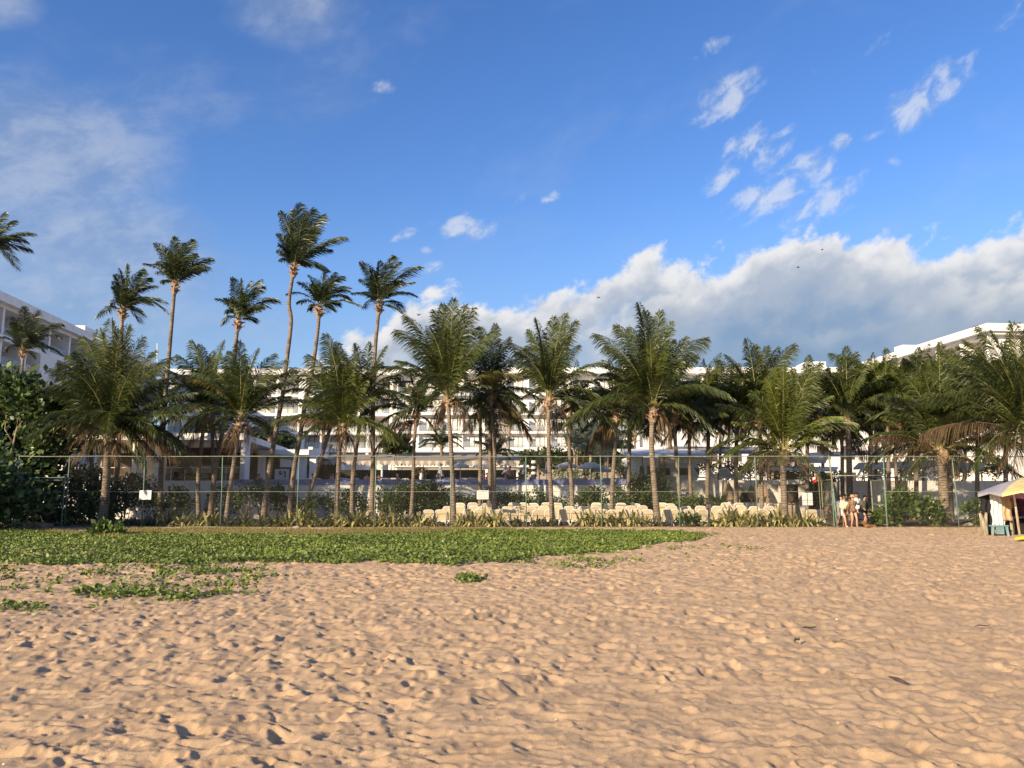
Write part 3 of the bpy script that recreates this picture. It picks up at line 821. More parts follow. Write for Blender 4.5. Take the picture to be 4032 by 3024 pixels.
PALMS = {}
def palm(label, trunk, Y, crown, tips, r=(.135, .105), nrand=6, Lr=3.5, key='leaf_palm', seed=1, boots=10, dry=(), yellow=(), wind=(0, 0, 0), sag=.16, lw=.18, grav=.62, base_ground=True, cat='palm tree', group='palms behind the fence', cr_jit=.06, width=.05, fan=False, bright=()):
    """trunk: photo pixels bottom->top; crown: pixel where the fronds spring; tips: pixels reached by frond tips"""
    rs = np.random.default_rng(seed)
    tp = [W(px, py, Y) for px, py in trunk]
    z0 = 0.0 if base_ground is True else base_ground
    tp[0] = Vector((tp[0].x, tp[0].y, z0 - .15))
    base = Vector((tp[0].x, tp[0].y, z0))
    cw = W(*crown, Y)
    if (tp[-1] - cw).length > .12: tp.append(cw)
    root = thing('palm_tree', label, cat, base, group)
    trunk_mb(tp, *r).build('trunk', M['trunk'], root, base, smooth=True)
    C = Crown(); c = np.array(cw)
    up = unit(np.array(tp[-1] - tp[-2])) if len(tp) > 1 else np.array([0, 0, 1.])
    def base_at(T):
        d = unit((np.array(T) - c) * np.array([1, 1, .2]))
        return c + d * r[1] * .8 + up * rs.uniform(-.05, .25) + rs.normal(size=3) * .03
    for tip in tips:
        px, py = tip[:2]
        dy = tip[2] if len(tip) > 2 else rs.uniform(-1.3, 1.3)
        sg = tip[3] if len(tip) > 3 else sag * rs.uniform(.6, 1.4)
        k = tip[4] if len(tip) > 4 else key
        T = W(px, py, Y + dy)
        steep = abs(T.z - c[2]) / max(.1, (T - cw).length)
        if T.z > c[2] and steep > .85: sg = sg * .25
        C.frond(base_at(T), T, sg, k, rs, lw, grav, wind, width)
    for i in range(int(nrand * NFILL)):      # fill: fronds all round, mostly towards and away from the viewer
        az = 2 * math.pi * (i + rs.uniform(0, .8)) / (nrand * NFILL)
        el = rs.uniform(-.30, .95) if key != 'leaf_palm_tall' else rs.uniform(.0, 1.25)
        L = Lr * rs.uniform(.75, 1.05)
        d = np.array([math.cos(az) * math.cos(el), math.sin(az) * math.cos(el), math.sin(el)])
        if el > .5: d[1] *= .7
        T = c + d * L + np.array([0, 0, -.12 * L if el < .3 else 0]) + np.array(wind) * L * .35
        T[1] = max(T[1], 40.6) if Y < 60 and c[1] > 40.6 and T[2] < 4.2 else T[1]
        C.frond(base_at(T), T, sag * rs.uniform(1.2, 2.2), key, rs, lw, grav, wind, width)
    dry = list(dry)
    if group == 'palms behind the fence' and len(dry) < 3:
        for i in range(int(rs.integers(1, 4))):
            sgx = rs.choice([-1, 1]); dry.append((crown[0] + sgx * rs.uniform(25, 120), crown[1] + rs.uniform(70, 150), rs.uniform(-.6, .6), rs.uniform(.25, .4)))
    keys = [k for k in ('leaf_palm', 'leaf_palm_bright', 'leaf_palm_tall', 'leaf_silver') if k in C.V]
    me = C.mesh('crown', keys + ['rachis'], [M[k] for k in keys + ['rachis']], base)
    crown_o = link('crown', me, root)
    if 'leaf_yellow' in C.V:
        o = link('yellow_frond', C.mesh('yellow_frond', ['leaf_yellow'], [M['leaf_yellow']], base), root)
        o['label'] = 'arching frond turned yellow-olive'
    if dry or 'leaf_dry' in C.V:
        D = Crown()
        if 'leaf_dry' in C.V:
            for k in ('leaf_dry',):
                D.V[k], D.F[k], D.T[k], D.n[k] = C.V[k], C.F[k], C.T[k], C.n[k]
        for tip in dry:
            dy = tip[2] if len(tip) > 2 else rs.uniform(-.8, .8)
            T = W(tip[0], tip[1], Y + dy)
            D.frond(base_at(T) - up * .25, T, tip[3] if len(tip) > 3 else .22, 'leaf_dry', rs, lw * 1.05, 1.3, (0, 0, 0), width * .9)
        o = link('dry_frond', D.mesh('dry_frond', [k for k in ('leaf_dry', 'rachis') if k in D.V], [M['leaf_dry'], M['rachis']], base), root)
        o['label'] = 'dead brown fronds hanging under the crown'
    if boots:
        mb = MB()
        for i in range(boots):
            a = i * 2.4 + rs.uniform(-.3, .3); h = -.55 + .60 * i / boots
            d = Vector((math.cos(a), math.sin(a), 0))
            p = cw + Vector(up) * h + d * r[1] * .75
            ln = rs.uniform(.22, .42)
            mb.tube([p, p + d * ln * .45 + Vector((0, 0, ln * .45)), p + d * ln * .9 + Vector((0, 0, ln * .55))], [.075, .055, .03], 5)
        mb.lathe([(r[1] * 1.05, -.62), (r[1] * 1.65, -.35), (r[1] * 1.9, -.05), (r[1] * 1.4, .2), (r[1] * .5, .4)], cw, 9)
        mb.build('leaf_base', M['boot'], root, base)
    return root

tall = dict(key='leaf_palm_tall', r=(.155, .105), boots=16, wind=(.30, .05, 0), Lr=2.4, lw=.21, grav=.5, sag=.17, nrand=4, group='tall wind-bent palms', width=.055)
palm('tall palm showing only its crown, cut by the upper left frame edge', [(-75, 2010), (-60, 1500), (-48, 1020)], 46, (-46, 985),
     [(128, 918, 0, .22), (120, 985, .5, .2), (70, 1060, -.3, .3), (20, 840, 0, .1), (-60, 800), (-150, 900), (60, 870, .6, .2), (-140, 1060)], seed=11, **tall)
palm('slender palm leaning from the wall, second from left among the tall ones, drooping right frond', [(437, 2010), (462, 1850), (476, 1500), (479, 1300)], 46, (484, 1225),
     [(500, 1045, 0, .1), (560, 1062, .4, .3), (610, 1125, .5, .3), (445, 1130, 0, .35), (436, 1200, .4, .4), (650, 1225, -.2, .34), (560, 1235, .3, .3), (590, 1095), (470, 1060)], seed=12, **tall)
palm('tall straight palm with broad windswept crown, left of the bare gap of sky', [(631, 2010), (636, 1810), (652, 1560), (668, 1370), (682, 1200)], 46, (690, 1120),
     [(683, 935, 0, .05), (612, 958, 0, .2), (602, 1040, .3, .35), (640, 1110, .3, .3), (755, 945, 0, .3), (828, 1018, -.3, .22), (780, 1070, .3, .25), (720, 960), (770, 1000, .7, .2), (650, 980), (615, 1075)], seed=13, **tall)
palm('shortest of the tall palms, its crown small and bushy, trunk wandering left', [(828, 2012), (849, 1842), (887, 1647), (918, 1460), (930, 1340)], 46, (938, 1265),
     [(912, 1095, 0, .1), (1025, 1105, 0, .3), (985, 1110, .3, .2), (1090, 1180, -.2, .28), (1030, 1210, .4, .2), (890, 1175, 0, .4), (893, 1230, .4, .35), (1000, 1260, .5, .2), (950, 1100)], seed=14, **tall)
palm('tallest palm of all, curved trunk, highest crown against blue sky', [(1036, 2025), (1061, 1852), (1088, 1690), (1112, 1560), (1129, 1420), (1146, 1270), (1138, 1195), (1147, 1120)], 45.6, (1158, 1055),
     [(1172, 805, 0, .03), (1150, 830, .3, .05), (1104, 835, 0, .18), (1093, 920, 0, .3), (1094, 985, .3, .35), (1105, 1025, .4, .3), (1272, 850, 0, .24), (1230, 825, .5, .15), (1352, 935, -.3, .18), (1300, 985, .3, .2), (1272, 1060, .2, .3), (1235, 1045, -.5, .25), (1200, 850), (1245, 900, .8, .2)], seed=15, **tall)
palm('tall palm just right of the tallest, slanting dark trunk and full fan crown', [(1139, 2010), (1158, 1852), (1185, 1700), (1203, 1571), (1229, 1463), (1251, 1300)], 46.2, (1257, 1215),
     [(1275, 1065, 0, .06), (1318, 1075, 0, .2), (1370, 1130, -.3, .3), (1330, 1195, .3, .25), (1175, 1110, 0, .2), (1172, 1190, 0, .3), (1215, 1085, .3, .1), (1305, 1215, .4, .2), (1220, 1215, .5, .3), (1350, 1090, .5, .3)], seed=16, **tall)
palm('tall palm standing apart at the right end of the tall row', [(1463, 2005), (1468, 1863), (1468, 1700), (1471, 1500), (1480, 1340)], 46.4, (1494, 1200),
     [(1420, 1032, 0, .16), (1417, 1100, .2, .35), (1430, 1150, .3, .3), (1492, 1030, 0, .05), (1545, 1010, 0, .15), (1570, 1035, .4, .2), (1650, 1050, -.3, .2), (1625, 1110, .2, .2), (1572, 1225, -.3, .18), (1590, 1150, .5, .2), (1460, 1060)], seed=17, **tall)
palm('small palm in front of the left hotel wing, dark tuft on a thin trunk', [(84, 1560), (86, 1470), (88, 1420)], 58, (90, 1385),
     [(95, 1210, 0, .08), (150, 1225, 0, .2), (170, 1280, .4, .3), (240, 1275, -.3, .25), (30, 1300, 0, .25), (-5, 1330, .3, .25), (130, 1400, .4, .3), (50, 1250), (200, 1370, .5, .2), (20, 1380, .5, .3)], seed=18, **dict(tall, Lr=2.6, r=(.13, .10), nrand=6, wind=(.15, 0, 0)))
palm('yellow-green young palm above the sea grape at the left edge', [(50, 1800), (48, 1650)], 49, (46, 1590),
     [(40, 1420, 0, .05), (5, 1440, .2, .1), (-30, 1480), (75, 1440, .3, .1), (145, 1432, -.2, .28), (120, 1470, .4, .2), (-60, 1530)], key='leaf_palm_bright', seed=19, boots=4, nrand=4, Lr=2.8)

# the front row
palm('massive shaggy palm at left with dead fronds hanging round a short trunk', [(398, 2070), (415, 1950), (424, 1800)], 42.2, (432, 1720),
     [(440, 1262, 0, .04), (395, 1300, .5, .06), (505, 1285, .3, .08), (560, 1330, -.3, .12), (330, 1330, .8, .12), (610, 1385, 0, .14), (672, 1412, .4, .14), (700, 1480, -.5, .14), (275, 1400, .3, .12), (205, 1455, -.4, .16), (180, 1540, 0, .2), (190, 1610, .6, .2), (168, 1660, -.3, .16),
      (690, 1560, .5, .14), (765, 1545, 0, .16), (800, 1600, .6, .2), (735, 1640, -.6, .18), (470, 1300, -.6, .05), (250, 1500, .9, .15), (640, 1500, .9, .2), (300, 1390, -.9, .15), (540, 1420, -1.1, .15), (330, 1560, -1.4, .25), (540, 1610, -1.3, .25)],
     dry=[(225, 1800, .2, .34), (290, 1810, -.5, .3), (395, 1815, -.9, .2), (470, 1820, -.8, .2), (700, 1785, -.1, .26), (780, 1790, .3, .26), (620, 1800, -.6, .28), (550, 1815, .5, .25), (160, 1680, .2, .22), (340, 1815, .8, .3)],
     r=(.25, .17), nrand=12, Lr=5.2, seed=21, boots=12, sag=.2)
palm('thin dark palm trunk close left of the massive shaggy palm', [(368, 2035), (366, 1900), (360, 1800)], 46.5, (352, 1640),
     [(300, 1470), (380, 1440), (250, 1560), (450, 1540), (330, 1450), (260, 1620), (230, 1660)], seed=22, nrand=5, Lr=3.6, boots=6)
palm('palm with silvery upright spear fronds and yellowed left frond, left of centre', [(890, 2040), (902, 1950), (917, 1852), (930, 1760)], 42.4, (945, 1660),
     [(942, 1345, 0, .02), (960, 1400, .3, .04), (905, 1385, .5, .08), (1015, 1375, 0, .10), (1080, 1395, .3, .14), (1128, 1420, -.3, .12), (1160, 1460, .4, .16), (1140, 1560, .3, .2), (1090, 1600, -.6, .22), (745, 1490, -.5, .22, 'leaf_yellow'), (780, 1530, .3, .2), (820, 1450, .5, .14), (870, 1400, .8, .1), (1165, 1495, -.7, .2), (1060, 1680, .6, .25), (850, 1660, .5, .3), (800, 1620, .8, .25)],
     dry=[(905, 1790, -.3, .4), (880, 1760, .4, .3), (1010, 1780, .3, .4)], seed=23, nrand=4, Lr=4.2)
palm('reddish-trunked palm between the shaggy palm and the silvery-speared one', [(787, 2030), (780, 1900), (795, 1740)], 45, (808, 1630),
     [(757, 1343, 0, .04), (790, 1360, .3, .05), (880, 1345, 0, .12), (840, 1385, .4, .1), (700, 1400, .3, .15), (655, 1460, 0, .2), (640, 1560, .4, .22), (900, 1480, .3, .2), (930, 1560, .5, .2), (720, 1500, -.6, .2), (680, 1640, .4, .2)],
     dry=[(740, 1760, 0, .35), (690, 1740, .4, .3), (860, 1760, .3, .35)], seed=24, nrand=5, Lr=3.8)
palm('plain palm trunk hard against the leaning light one, dark crown behind', [(848, 2035), (842, 1900), (838, 1800)], 47.5, (836, 1600),
     [(780, 1420), (860, 1400), (900, 1450), (760, 1520), (930, 1540), (830, 1410)], seed=25, nrand=2, Lr=3.4, boots=6)
palm('light green palm with a bright upright centre, right of the tall slanting trunks', [(1325, 2052), (1330, 1900), (1338, 1760)], 41.8, (1352, 1690),
     [(1285, 1318, 0, .03, 'leaf_palm'), (1310, 1370, .4, .05), (1345, 1430, -.3, .03), (1380, 1440, 0, .04), (1410, 1460, .2, .06), (1445, 1500, -.2, .1), (1150, 1450, .4, .24, 'leaf_palm'), (1215, 1400, .6, .12, 'leaf_palm'), (1205, 1560, 0, .16), (1260, 1500, .3, .1), (1475, 1560, .2, .16), (1450, 1640, -.3, .2), (1250, 1640, -.6, .22), (1400, 1390, .9, .08, 'leaf_palm'), (1330, 1350, .8, .05, 'leaf_palm')],
     dry=[(1155, 1655, -.2, .18), (1300, 1790, 0, .4), (1395, 1780, .3, .4), (1350, 1800, -.5, .4)], key='leaf_palm_bright', seed=26, nrand=4, Lr=3.6)
palm('palm with a rounded dark crown behind the light green one, pale lower trunk', [(1386, 2055), (1390, 1880), (1412, 1700)], 43, (1432, 1590),
     [(1400, 1355, .3, .05), (1455, 1350, 0, .05), (1520, 1365, 0, .12), (1590, 1430, .3, .18), (1620, 1500, 0, .22), (1560, 1560, .4, .25), (1350, 1395, .4, .1), (1340, 1480, .7, .2), (1490, 1420, -.6, .1), (1540, 1480, -.6, .2), (1470, 1680, .5, .3)],
     dry=[(1460, 1760, .2, .35)], seed=27, nrand=4, Lr=4.0)
palm('leaning palm trunk slanting right under the light green palm', [(1182, 2025), (1223, 1930), (1262, 1810), (1296, 1700)], 46, (1316, 1630),
     [(1270, 1480), (1330, 1460), (1240, 1560), (1390, 1520), (1220, 1640), (1420, 1600), (1290, 1500)], seed=28, nrand=3, Lr=3.2, boots=6)
palm('small dark palm with thin black trunk left of the big central palm', [(1617, 2045), (1627, 1900), (1630, 1760)], 43.5, (1640, 1640),
     [(1480, 1600, 0, .18), (1465, 1690, .3, .25), (1560, 1480, .3, .08), (1620, 1470, 0, .05), (1690, 1480, .3, .1), (1740, 1530, 0, .18), (1735, 1740, .2, .28), (1530, 1560, -.5, .18), (1700, 1600, -.6, .2)],
     dry=[(1475, 1770, .3, .25), (1560, 1790, .5, .3)], seed=29, nrand=3, Lr=3.4, boots=6, r=(.12, .09))
palm('big central palm with pale ringed trunk, brown leaf stubs and a yellow frond arching right', [(1788, 2062), (1784, 1940), (1777, 1780), (1768, 1640)], 41.6, (1766, 1570),
     [(1786, 1180, 0, .03), (1745, 1200, .4, .04), (1712, 1225, .6, .05), (1830, 1205, .3, .06), (1862, 1215, -.3, .08), (1600, 1245, 0, .05), (1625, 1330, .4, .1), (1690, 1290, -.5, .06), (1640, 1400, -.3, .16), (1880, 1290, .5, .1), (1900, 1370, -.4, .14), (1565, 1420, .5, .2), (1480, 1445, 0, .22), (1580, 1540, -.4, .22), (1660, 1600, .4, .3), (2045, 1480, -.4, .20, 'leaf_yellow'), (1930, 1520, .3, .25), (1850, 1650, .6, .35), (1760, 1300, -.9, .05), (1810, 1350, -1.2, .08)],
     dry=[(1690, 1690, 0, .35), (1860, 1700, .2, .35)], seed=31, nrand=4, Lr=4.6, boots=20)
palm('thick-crowned palm leaning on the big central palm from the right', [(1945, 2055), (1945, 1900), (1946, 1750), (1940, 1650)], 44, (1935, 1560),
     [(1950, 1278, 0, .04), (1895, 1290, .3, .05), (2005, 1330, .2, .1), (1870, 1350, .6, .1), (2060, 1400, 0, .16), (2090, 1480, .4, .2), (2125, 1570, -.3, .24), (2105, 1650, .2, .28), (2050, 1690, -.5, .3), (1970, 1740, .3, .3), (1890, 1720, .3, .35), (1810, 1650, .4, .3), (2000, 1420, -.8, .12), (2040, 1560, -1.0, .25), (1880, 1600, -1.0, .3), (1970, 1360, -.7, .06)],
     dry=[(2090, 1720, .2, .28), (1990, 1740, -.4, .3)], seed=32, nrand=5, Lr=4.2)
palm('thin bare-looking palm trunk carrying the white notice board in front', [(1890, 2040), (1890, 1900), (1892, 1760)], 45.5, (1890, 1610),
     [(1830, 1480), (1900, 1440), (1960, 1500), (1800, 1590), (1985, 1600), (1850, 1700), (1940, 1700)], seed=33, nrand=2, Lr=3.2, boots=6, r=(.12, .095))
palm('dark companion trunk touching the thick-crowned palm', [(1926, 2045), (1929, 1900), (1930, 1780)], 46.5, (1932, 1640),
     [(1890, 1500), (1950, 1480), (1990, 1560), (1870, 1600), (2010, 1650)], seed=34, nrand=2, Lr=3.0, boots=5, r=(.13, .10))
palm('upright palm with straight pale trunk and plumed crown, just right of centre', [(2178, 2062), (2170, 1950), (2162, 1800), (2160, 1650)], 41.7, (2162, 1580),
     [(2225, 1238, 0, .03), (2180, 1250, .4, .03), (2110, 1258, 0, .05), (2085, 1300, .4, .08), (2265, 1265, .3, .08), (2278, 1360, -.3, .12), (2075, 1365, .2, .1), (2010, 1352, -.2, .12), (2040, 1440, .4, .18), (2020, 1530, 0, .22), (2130, 1340, -.7, .06), (2240, 1330, -.7, .06), (2390, 1425, .3, .22), (2395, 1590, -.2, .3), (2330, 1500, .5, .25), (2080, 1640, .5, .3), (2290, 1620, .7, .3)],
     dry=[(2120, 1720, .2, .4), (2250, 1680, .3, .4)], seed=35, nrand=3, Lr=4.2, boots=14)
palm('dark slim palm right behind the plumed palm, near-black upper trunk', [(2256, 2035), (2250, 1900), (2242, 1760)], 45.5, (2244, 1590),
     [(2200, 1440), (2270, 1420), (2310, 1500), (2180, 1640), (2350, 1590), (2330, 1680), (2160, 1560), (2290, 1690)], seed=36, nrand=3, Lr=3.4, boots=6)
palm('mid-height palm with drooping fronds and slanting trunk, between two plumed palms', [(2405, 2050), (2412, 1900), (2422, 1760)], 44, (2425, 1640),
     [(2290, 1700, 0, .22), (2330, 1780, .3, .25), (2345, 1500, .2, .1), (2400, 1420, 0, .05), (2440, 1440, .3, .05), (2500, 1500, .3, .14), (2530, 1640, .2, .25), (2490, 1730, -.3, .3), (2310, 1600, .5, .2), (2370, 1560, -.7, .15)],
     dry=[(2300, 1790, .4, .25)], seed=37, nrand=7, Lr=3.8, boots=8)
palm('big wide palm with arching fronds either side, thick rough trunk among the loungers', [(2592, 2062), (2580, 1950), (2568, 1800), (2566, 1700)], 41.6, (2572, 1620),
     [(2515, 1198, 0, .03), (2545, 1230, .4, .03), (2600, 1228, .2, .04), (2640, 1270, -.3, .07), (2480, 1290, .5, .06), (2650, 1340, .5, .1), (2345, 1318, 0, .13), (2390, 1370, .4, .14), (2430, 1280, .7, .08), (2430, 1450, -.4, .18), (2400, 1500, .4, .2), (2780, 1332, 0, .24), (2700, 1330, .4, .12), (2690, 1420, -.5, .15), (2740, 1400, .7, .15), (2440, 1800, -.4, .42), (2500, 1690, .3, .4), (2815, 1700, -.3, .36), (2700, 1640, .3, .35), (2560, 1330, -.9, .05), (2610, 1380, -1.2, .08), (2480, 1400, -1.0, .12)],
     dry=[(2640, 1710, .4, .4)], seed=38, nrand=6, Lr=4.6, boots=14, r=(.18, .125))
palm('orange-brown trunked palm standing behind the loungers', [(2682, 2040), (2672, 1900), (2660, 1750)], 47, (2656, 1640),
     [(2600, 1480), (2680, 1450), (2740, 1480), (2770, 1560), (2580, 1580), (2790, 1660), (2590, 1700), (2720, 1700)], seed=39, nrand=7, Lr=3.8, boots=8)
palm('dark thin palm to the right of the orange-brown trunk', [(2724, 2030), (2718, 1900), (2714, 1780)], 47.5, (2716, 1660),
     [(2680, 1500), (2750, 1480), (2810, 1520), (2840, 1600), (2660, 1620), (2820, 1700), (2650, 1720), (2780, 1740)], seed=40, nrand=6, Lr=3.6, boots=6, r=(.12, .095))
palm('short bright green palm with wide open fan of fronds, nearest of the right half', [(3090, 2068), (3088, 1960), (3082, 1850)], 41.8, (3088, 1790),
     [(3085, 1440, 0, .02), (3055, 1450, .4, .03), (3120, 1455, .3, .03), (3020, 1490, 0, .06), (3160, 1480, .5, .06), (3225, 1432, 0, .06), (3190, 1520, -.4, .08), (2960, 1540, .5, .1), (3000, 1580, -.5, .1), (2830, 1590, -.2, .22), (2890, 1660, .4, .2), (3270, 1560, .4, .14), (3365, 1665, -.3, .24), (3310, 1640, .4, .2), (3290, 1760, -.3, .3), (2900, 1760, .3, .25), (3080, 1520, -.9, .04), (3240, 1690, -.9, .25)],
     dry=[(2975, 1840, -.6, .34), (3010, 1870, -.9, .4), (3180, 1850, .5, .3), (2950, 1790, .2, .3)], key='leaf_palm_bright', seed=41, nrand=5, Lr=4.4, boots=12, r=(.19, .15))
palm('tall-crowned dull green palm behind the short bright one', [(3002, 2035), (2998, 1900), (2994, 1760)], 46, (2990, 1650),
     [(2940, 1338, 0, .03), (2975, 1360, .4, .04), (3060, 1370, 0, .1), (3125, 1358, .3, .2), (3020, 1365, .3, .05), (2825, 1418, 0, .18), (2860, 1400, .5, .12), (2850, 1500, .3, .2), (2900, 1440, -.5, .1), (3110, 1500, .3, .2), (2870, 1600, .4, .25), (3130, 1600, .4, .25)],
     dry=[(2900, 1720, .3, .3)], seed=42, nrand=7, Lr=4.0)
palm('thick dark trunk inside the gate opening, plume-topped crown', [(3345, 2010), (3345, 1900), (3342, 1760)], 47.5, (3338, 1650),
     [(3332, 1368, 0, .02), (3305, 1400, .3, .04), (3370, 1390, .3, .05), (3420, 1415, 0, .12), (3262, 1450, 0, .12), (3240, 1560, .3, .22), (3440, 1540, .3, .22), (3430, 1620, -.3, .28), (3260, 1640, .5, .3), (3390, 1450, -.7, .1), (3300, 1470, -.7, .08), (3240, 1690, .3, .3)],
     seed=43, nrand=9, Lr=4.4, r=(.20, .15))
palm('slimmer dark trunk beside the thick one inside the gate', [(3318, 2005), (3317, 1900), (3316, 1780)], 48.3, (3312, 1700),
     [(3260, 1540), (3330, 1520), (3380, 1580), (3230, 1640), (3400, 1680), (3240, 1740), (3390, 1750)], seed=44, nrand=5, Lr=3.4, boots=6, r=(.13, .10))
palm('yellowish-crowned palm behind the hedge right of the gate', [(3498, 2000), (3499, 1880), (3498, 1760)], 48.3, (3494, 1630),
     [(3488, 1375, 0, .03), (3520, 1400, .3, .05), (3450, 1420, .3, .08), (3555, 1430, 0, .15), (3420, 1480, 0, .16), (3580, 1520, .3, .2), (3400, 1580, .4, .25), (3570, 1640, .3, .25), (3430, 1680, .3, .3)], key='leaf_palm_bright', seed=45, nrand=9, Lr=4.4)
palm('slim palm with an orange-lit trunk, second behind the hedge right of the gate', [(3534, 1998), (3530, 1880), (3524, 1780)], 48.8, (3540, 1660),
     [(3560, 1420), (3620, 1440), (3500, 1500), (3650, 1540), (3610, 1650), (3480, 1640), (3590, 1400)], seed=46, nrand=8, Lr=4.2, boots=6, r=(.12, .10))
palm('heavy palm with thick ringed trunk right of the gate, dead fronds drooping both sides', [(3720, 2045), (3716, 1950), (3711, 1860)], 42.2, (3708, 1780),
     [(3700, 1385, 0, .03), (3660, 1420, .4, .04), (3750, 1400, .3, .05), (3640, 1480, -.3, .06), (3560, 1482, .2, .1), (3600, 1540, .5, .12), (3455, 1556, -.3, .16), (3480, 1640, .3, .2), (3520, 1700, .3, .25), (3800, 1480, .4, .1), (3850, 1530, 0, .14), (3895, 1640, -.3, .22), (3680, 1500, -.9, .05), (3760, 1560, -.9, .1), (3620, 1620, -.9, .2), (3840, 1700, .4, .3)],
     dry=[(3440, 1725, -.3, .26), (3520, 1800, .3, .3), (3590, 1840, -.4, .35), (3890, 1730, -.4, .28), (3840, 1830, .3, .3), (3640, 1870, .4, .4), (3770, 1870, -.3, .4)], seed=47, nrand=9, Lr=5.0, boots=14, r=(.27, .23))
palm('black-trunked palm just right of the heavy ringed one', [(3744, 2025), (3742, 1900), (3740, 1780)], 46, (3738, 1640),
     [(3700, 1350, 0, .03), (3740, 1375, .3, .04), (3660, 1400, .3, .1), (3800, 1400, 0, .12), (3620, 1470, 0, .18), (3840, 1480, .3, .2), (3850, 1600, .3, .25), (3640, 1600, .4, .25)], seed=48, nrand=9, Lr=4.6, r=(.15, .11))
palm('huge palm reaching in from the right frame edge above the vendor stall', [(4085, 2095), (4075, 1950), (4062, 1800)], 38.5, (4050, 1720),
     [(3660, 1545, -.5, .14), (3720, 1440, .3, .10), (3800, 1345, 0, .06), (3852, 1290, .3, .04), (3905, 1310, -.4, .05), (3985, 1275, .2, .03), (4040, 1290, 0, .03), (4120, 1320), (3760, 1620, .6, .22), (3820, 1500, -.8, .1), (3930, 1420, -.9, .06), (4180, 1400), (4300, 1550), (3780, 1370, .7, .08), (3870, 1620, -.3, .2), (3700, 1500, .8, .14)],
     dry=[(3880, 1805, -.3, .36), (3930, 1850, .3, .4), (3985, 1880, .2, .4), (3640, 1700, .5, .2)], seed=49, nrand=10, Lr=5.4, boots=12, r=(.25, .19))

# fuller belt: palms standing between the front row and the terrace wall
back = dict(Lr=4.2, nrand=11, boots=6, r=(.14, .11), grav=.7, sag=.2)
for lab, px, py, tx, Y, top, s_ in [
     
     
    ('palm close behind the left fronds of the big wide palm', 2480, 1600, 2474, 47.8, 1430, 5), ('palm dark behind the orange-brown trunked one', 2790, 1600, 2784, 48.4, 1440, 6),
    ('palm filling the gap left of the short bright green palm', 2900, 1640, 2896, 48.0, 1450, 7), ('palm behind the short bright green palm, right side', 3180, 1620, 3176, 48.6, 1400, 8),
    ('palm behind the gate header, between two crowns', 3430, 1600, 3424, 48.9, 1390, 9), ('palm dense behind the yellowish-crowned palm', 3610, 1580, 3606, 48.8, 1370, 10),
    ('palm behind the left fronds of the frame-edge palm', 3850, 1560, 3846, 48.2, 1370, 11), ('palm at the right edge far behind the vendor stall', 3960, 1600, 3958, 47.0, 1340, 12)]:
    palm(lab, [(tx, 2030), (tx + 2, 1850), (px, 1700)], Y, (px, py), [(px + 5, top), (px - 60, top + 60), (px + 80, top + 50), (px - 170, py - 60), (px + 175, py - 40), (px - 130, py + 90, .2, .3), (px + 140, py + 100, .2, .3)],
         seed=500 + s_, key='leaf_palm' if s_ % 3 else 'leaf_palm_bright', **back)

for lab, px, py, Y, sd in [('terrace palm behind the orange-brown trunk, crown low over the sail canopy', 2640, 1690, 58, 1), ('terrace palm in the gap left of the dull green palm', 2835, 1680, 60, 2), ('terrace palm right behind the short bright palm crown', 3055, 1690, 59, 3),
                           ('terrace palm left of the gate crown, low and dark', 3240, 1690, 60, 4), ('terrace palm right of the gate crown, low and dark', 3450, 1700, 58, 5), ('terrace palm left behind the heavy ringed palm', 3640, 1690, 60, 6), ('terrace palm right behind the heavy ringed palm', 3800, 1680, 59, 7)]:
    palm(lab, [(px - 4, 1930), (px, 1830), (px, py + 20)], Y, (px, py), [(px, py - 170), (px - 60, py - 130), (px + 70, py - 120)], seed=700 + sd, base_ground=2.6, nrand=11, Lr=3.6, boots=4, r=(.13, .10), grav=.7, sag=.22, group='palms on the right terrace')

# smaller palms growing inside the hotel court
court = dict(base_ground=2.6, key='leaf_palm_tall', nrand=10, Lr=2.6, boots=5, r=(.13, .09), group='small palms in the hotel court', sag=.2)
for lab, px, py, Y, s in [('small court palm left of the slanting tall trunk, under the balconies', 1062, 1730, 72, 1.0), ('small court palm before the lowest balcony row, left of centre', 1272, 1715, 75, 1.25),
                          ('slim court palm left of the big central palm with a tiny tuft', 1738, 1760, 70, .75), ('court palm showing right of the thick-crowned palm', 2005, 1690, 78, 1.1),
                          ('low feathery court palm above the pale bar roof', 1948, 1795, 66, .8), ('court palm between the plumed palm and the slanting one', 2275, 1700, 76, 1.2),
                          ('reddish court palm behind the slanting mid-height palm', 2395, 1690, 72, 1.1), ('court palm under the right-hand hotel roof, near the shed', 2500, 1720, 70, 1.2), ('court palm dark behind the sail canopies', 2870, 1690, 68, 1.2),
                          ('far court palm right of the gate above the terrace', 3590, 1720, 72, 1.1), ('thin court palm at the left between hotel wing and dining roof', 640, 1600, 78, 1.2)]:
    g = W(px, py, Y)
    palm(lab, [(px - 6, 1930), (px - 2, (py + 1930) / 2), (px, py + 20)], Y, (px, py), [], seed=int(px), **dict(court, Lr=2.6 * s * 1.1))
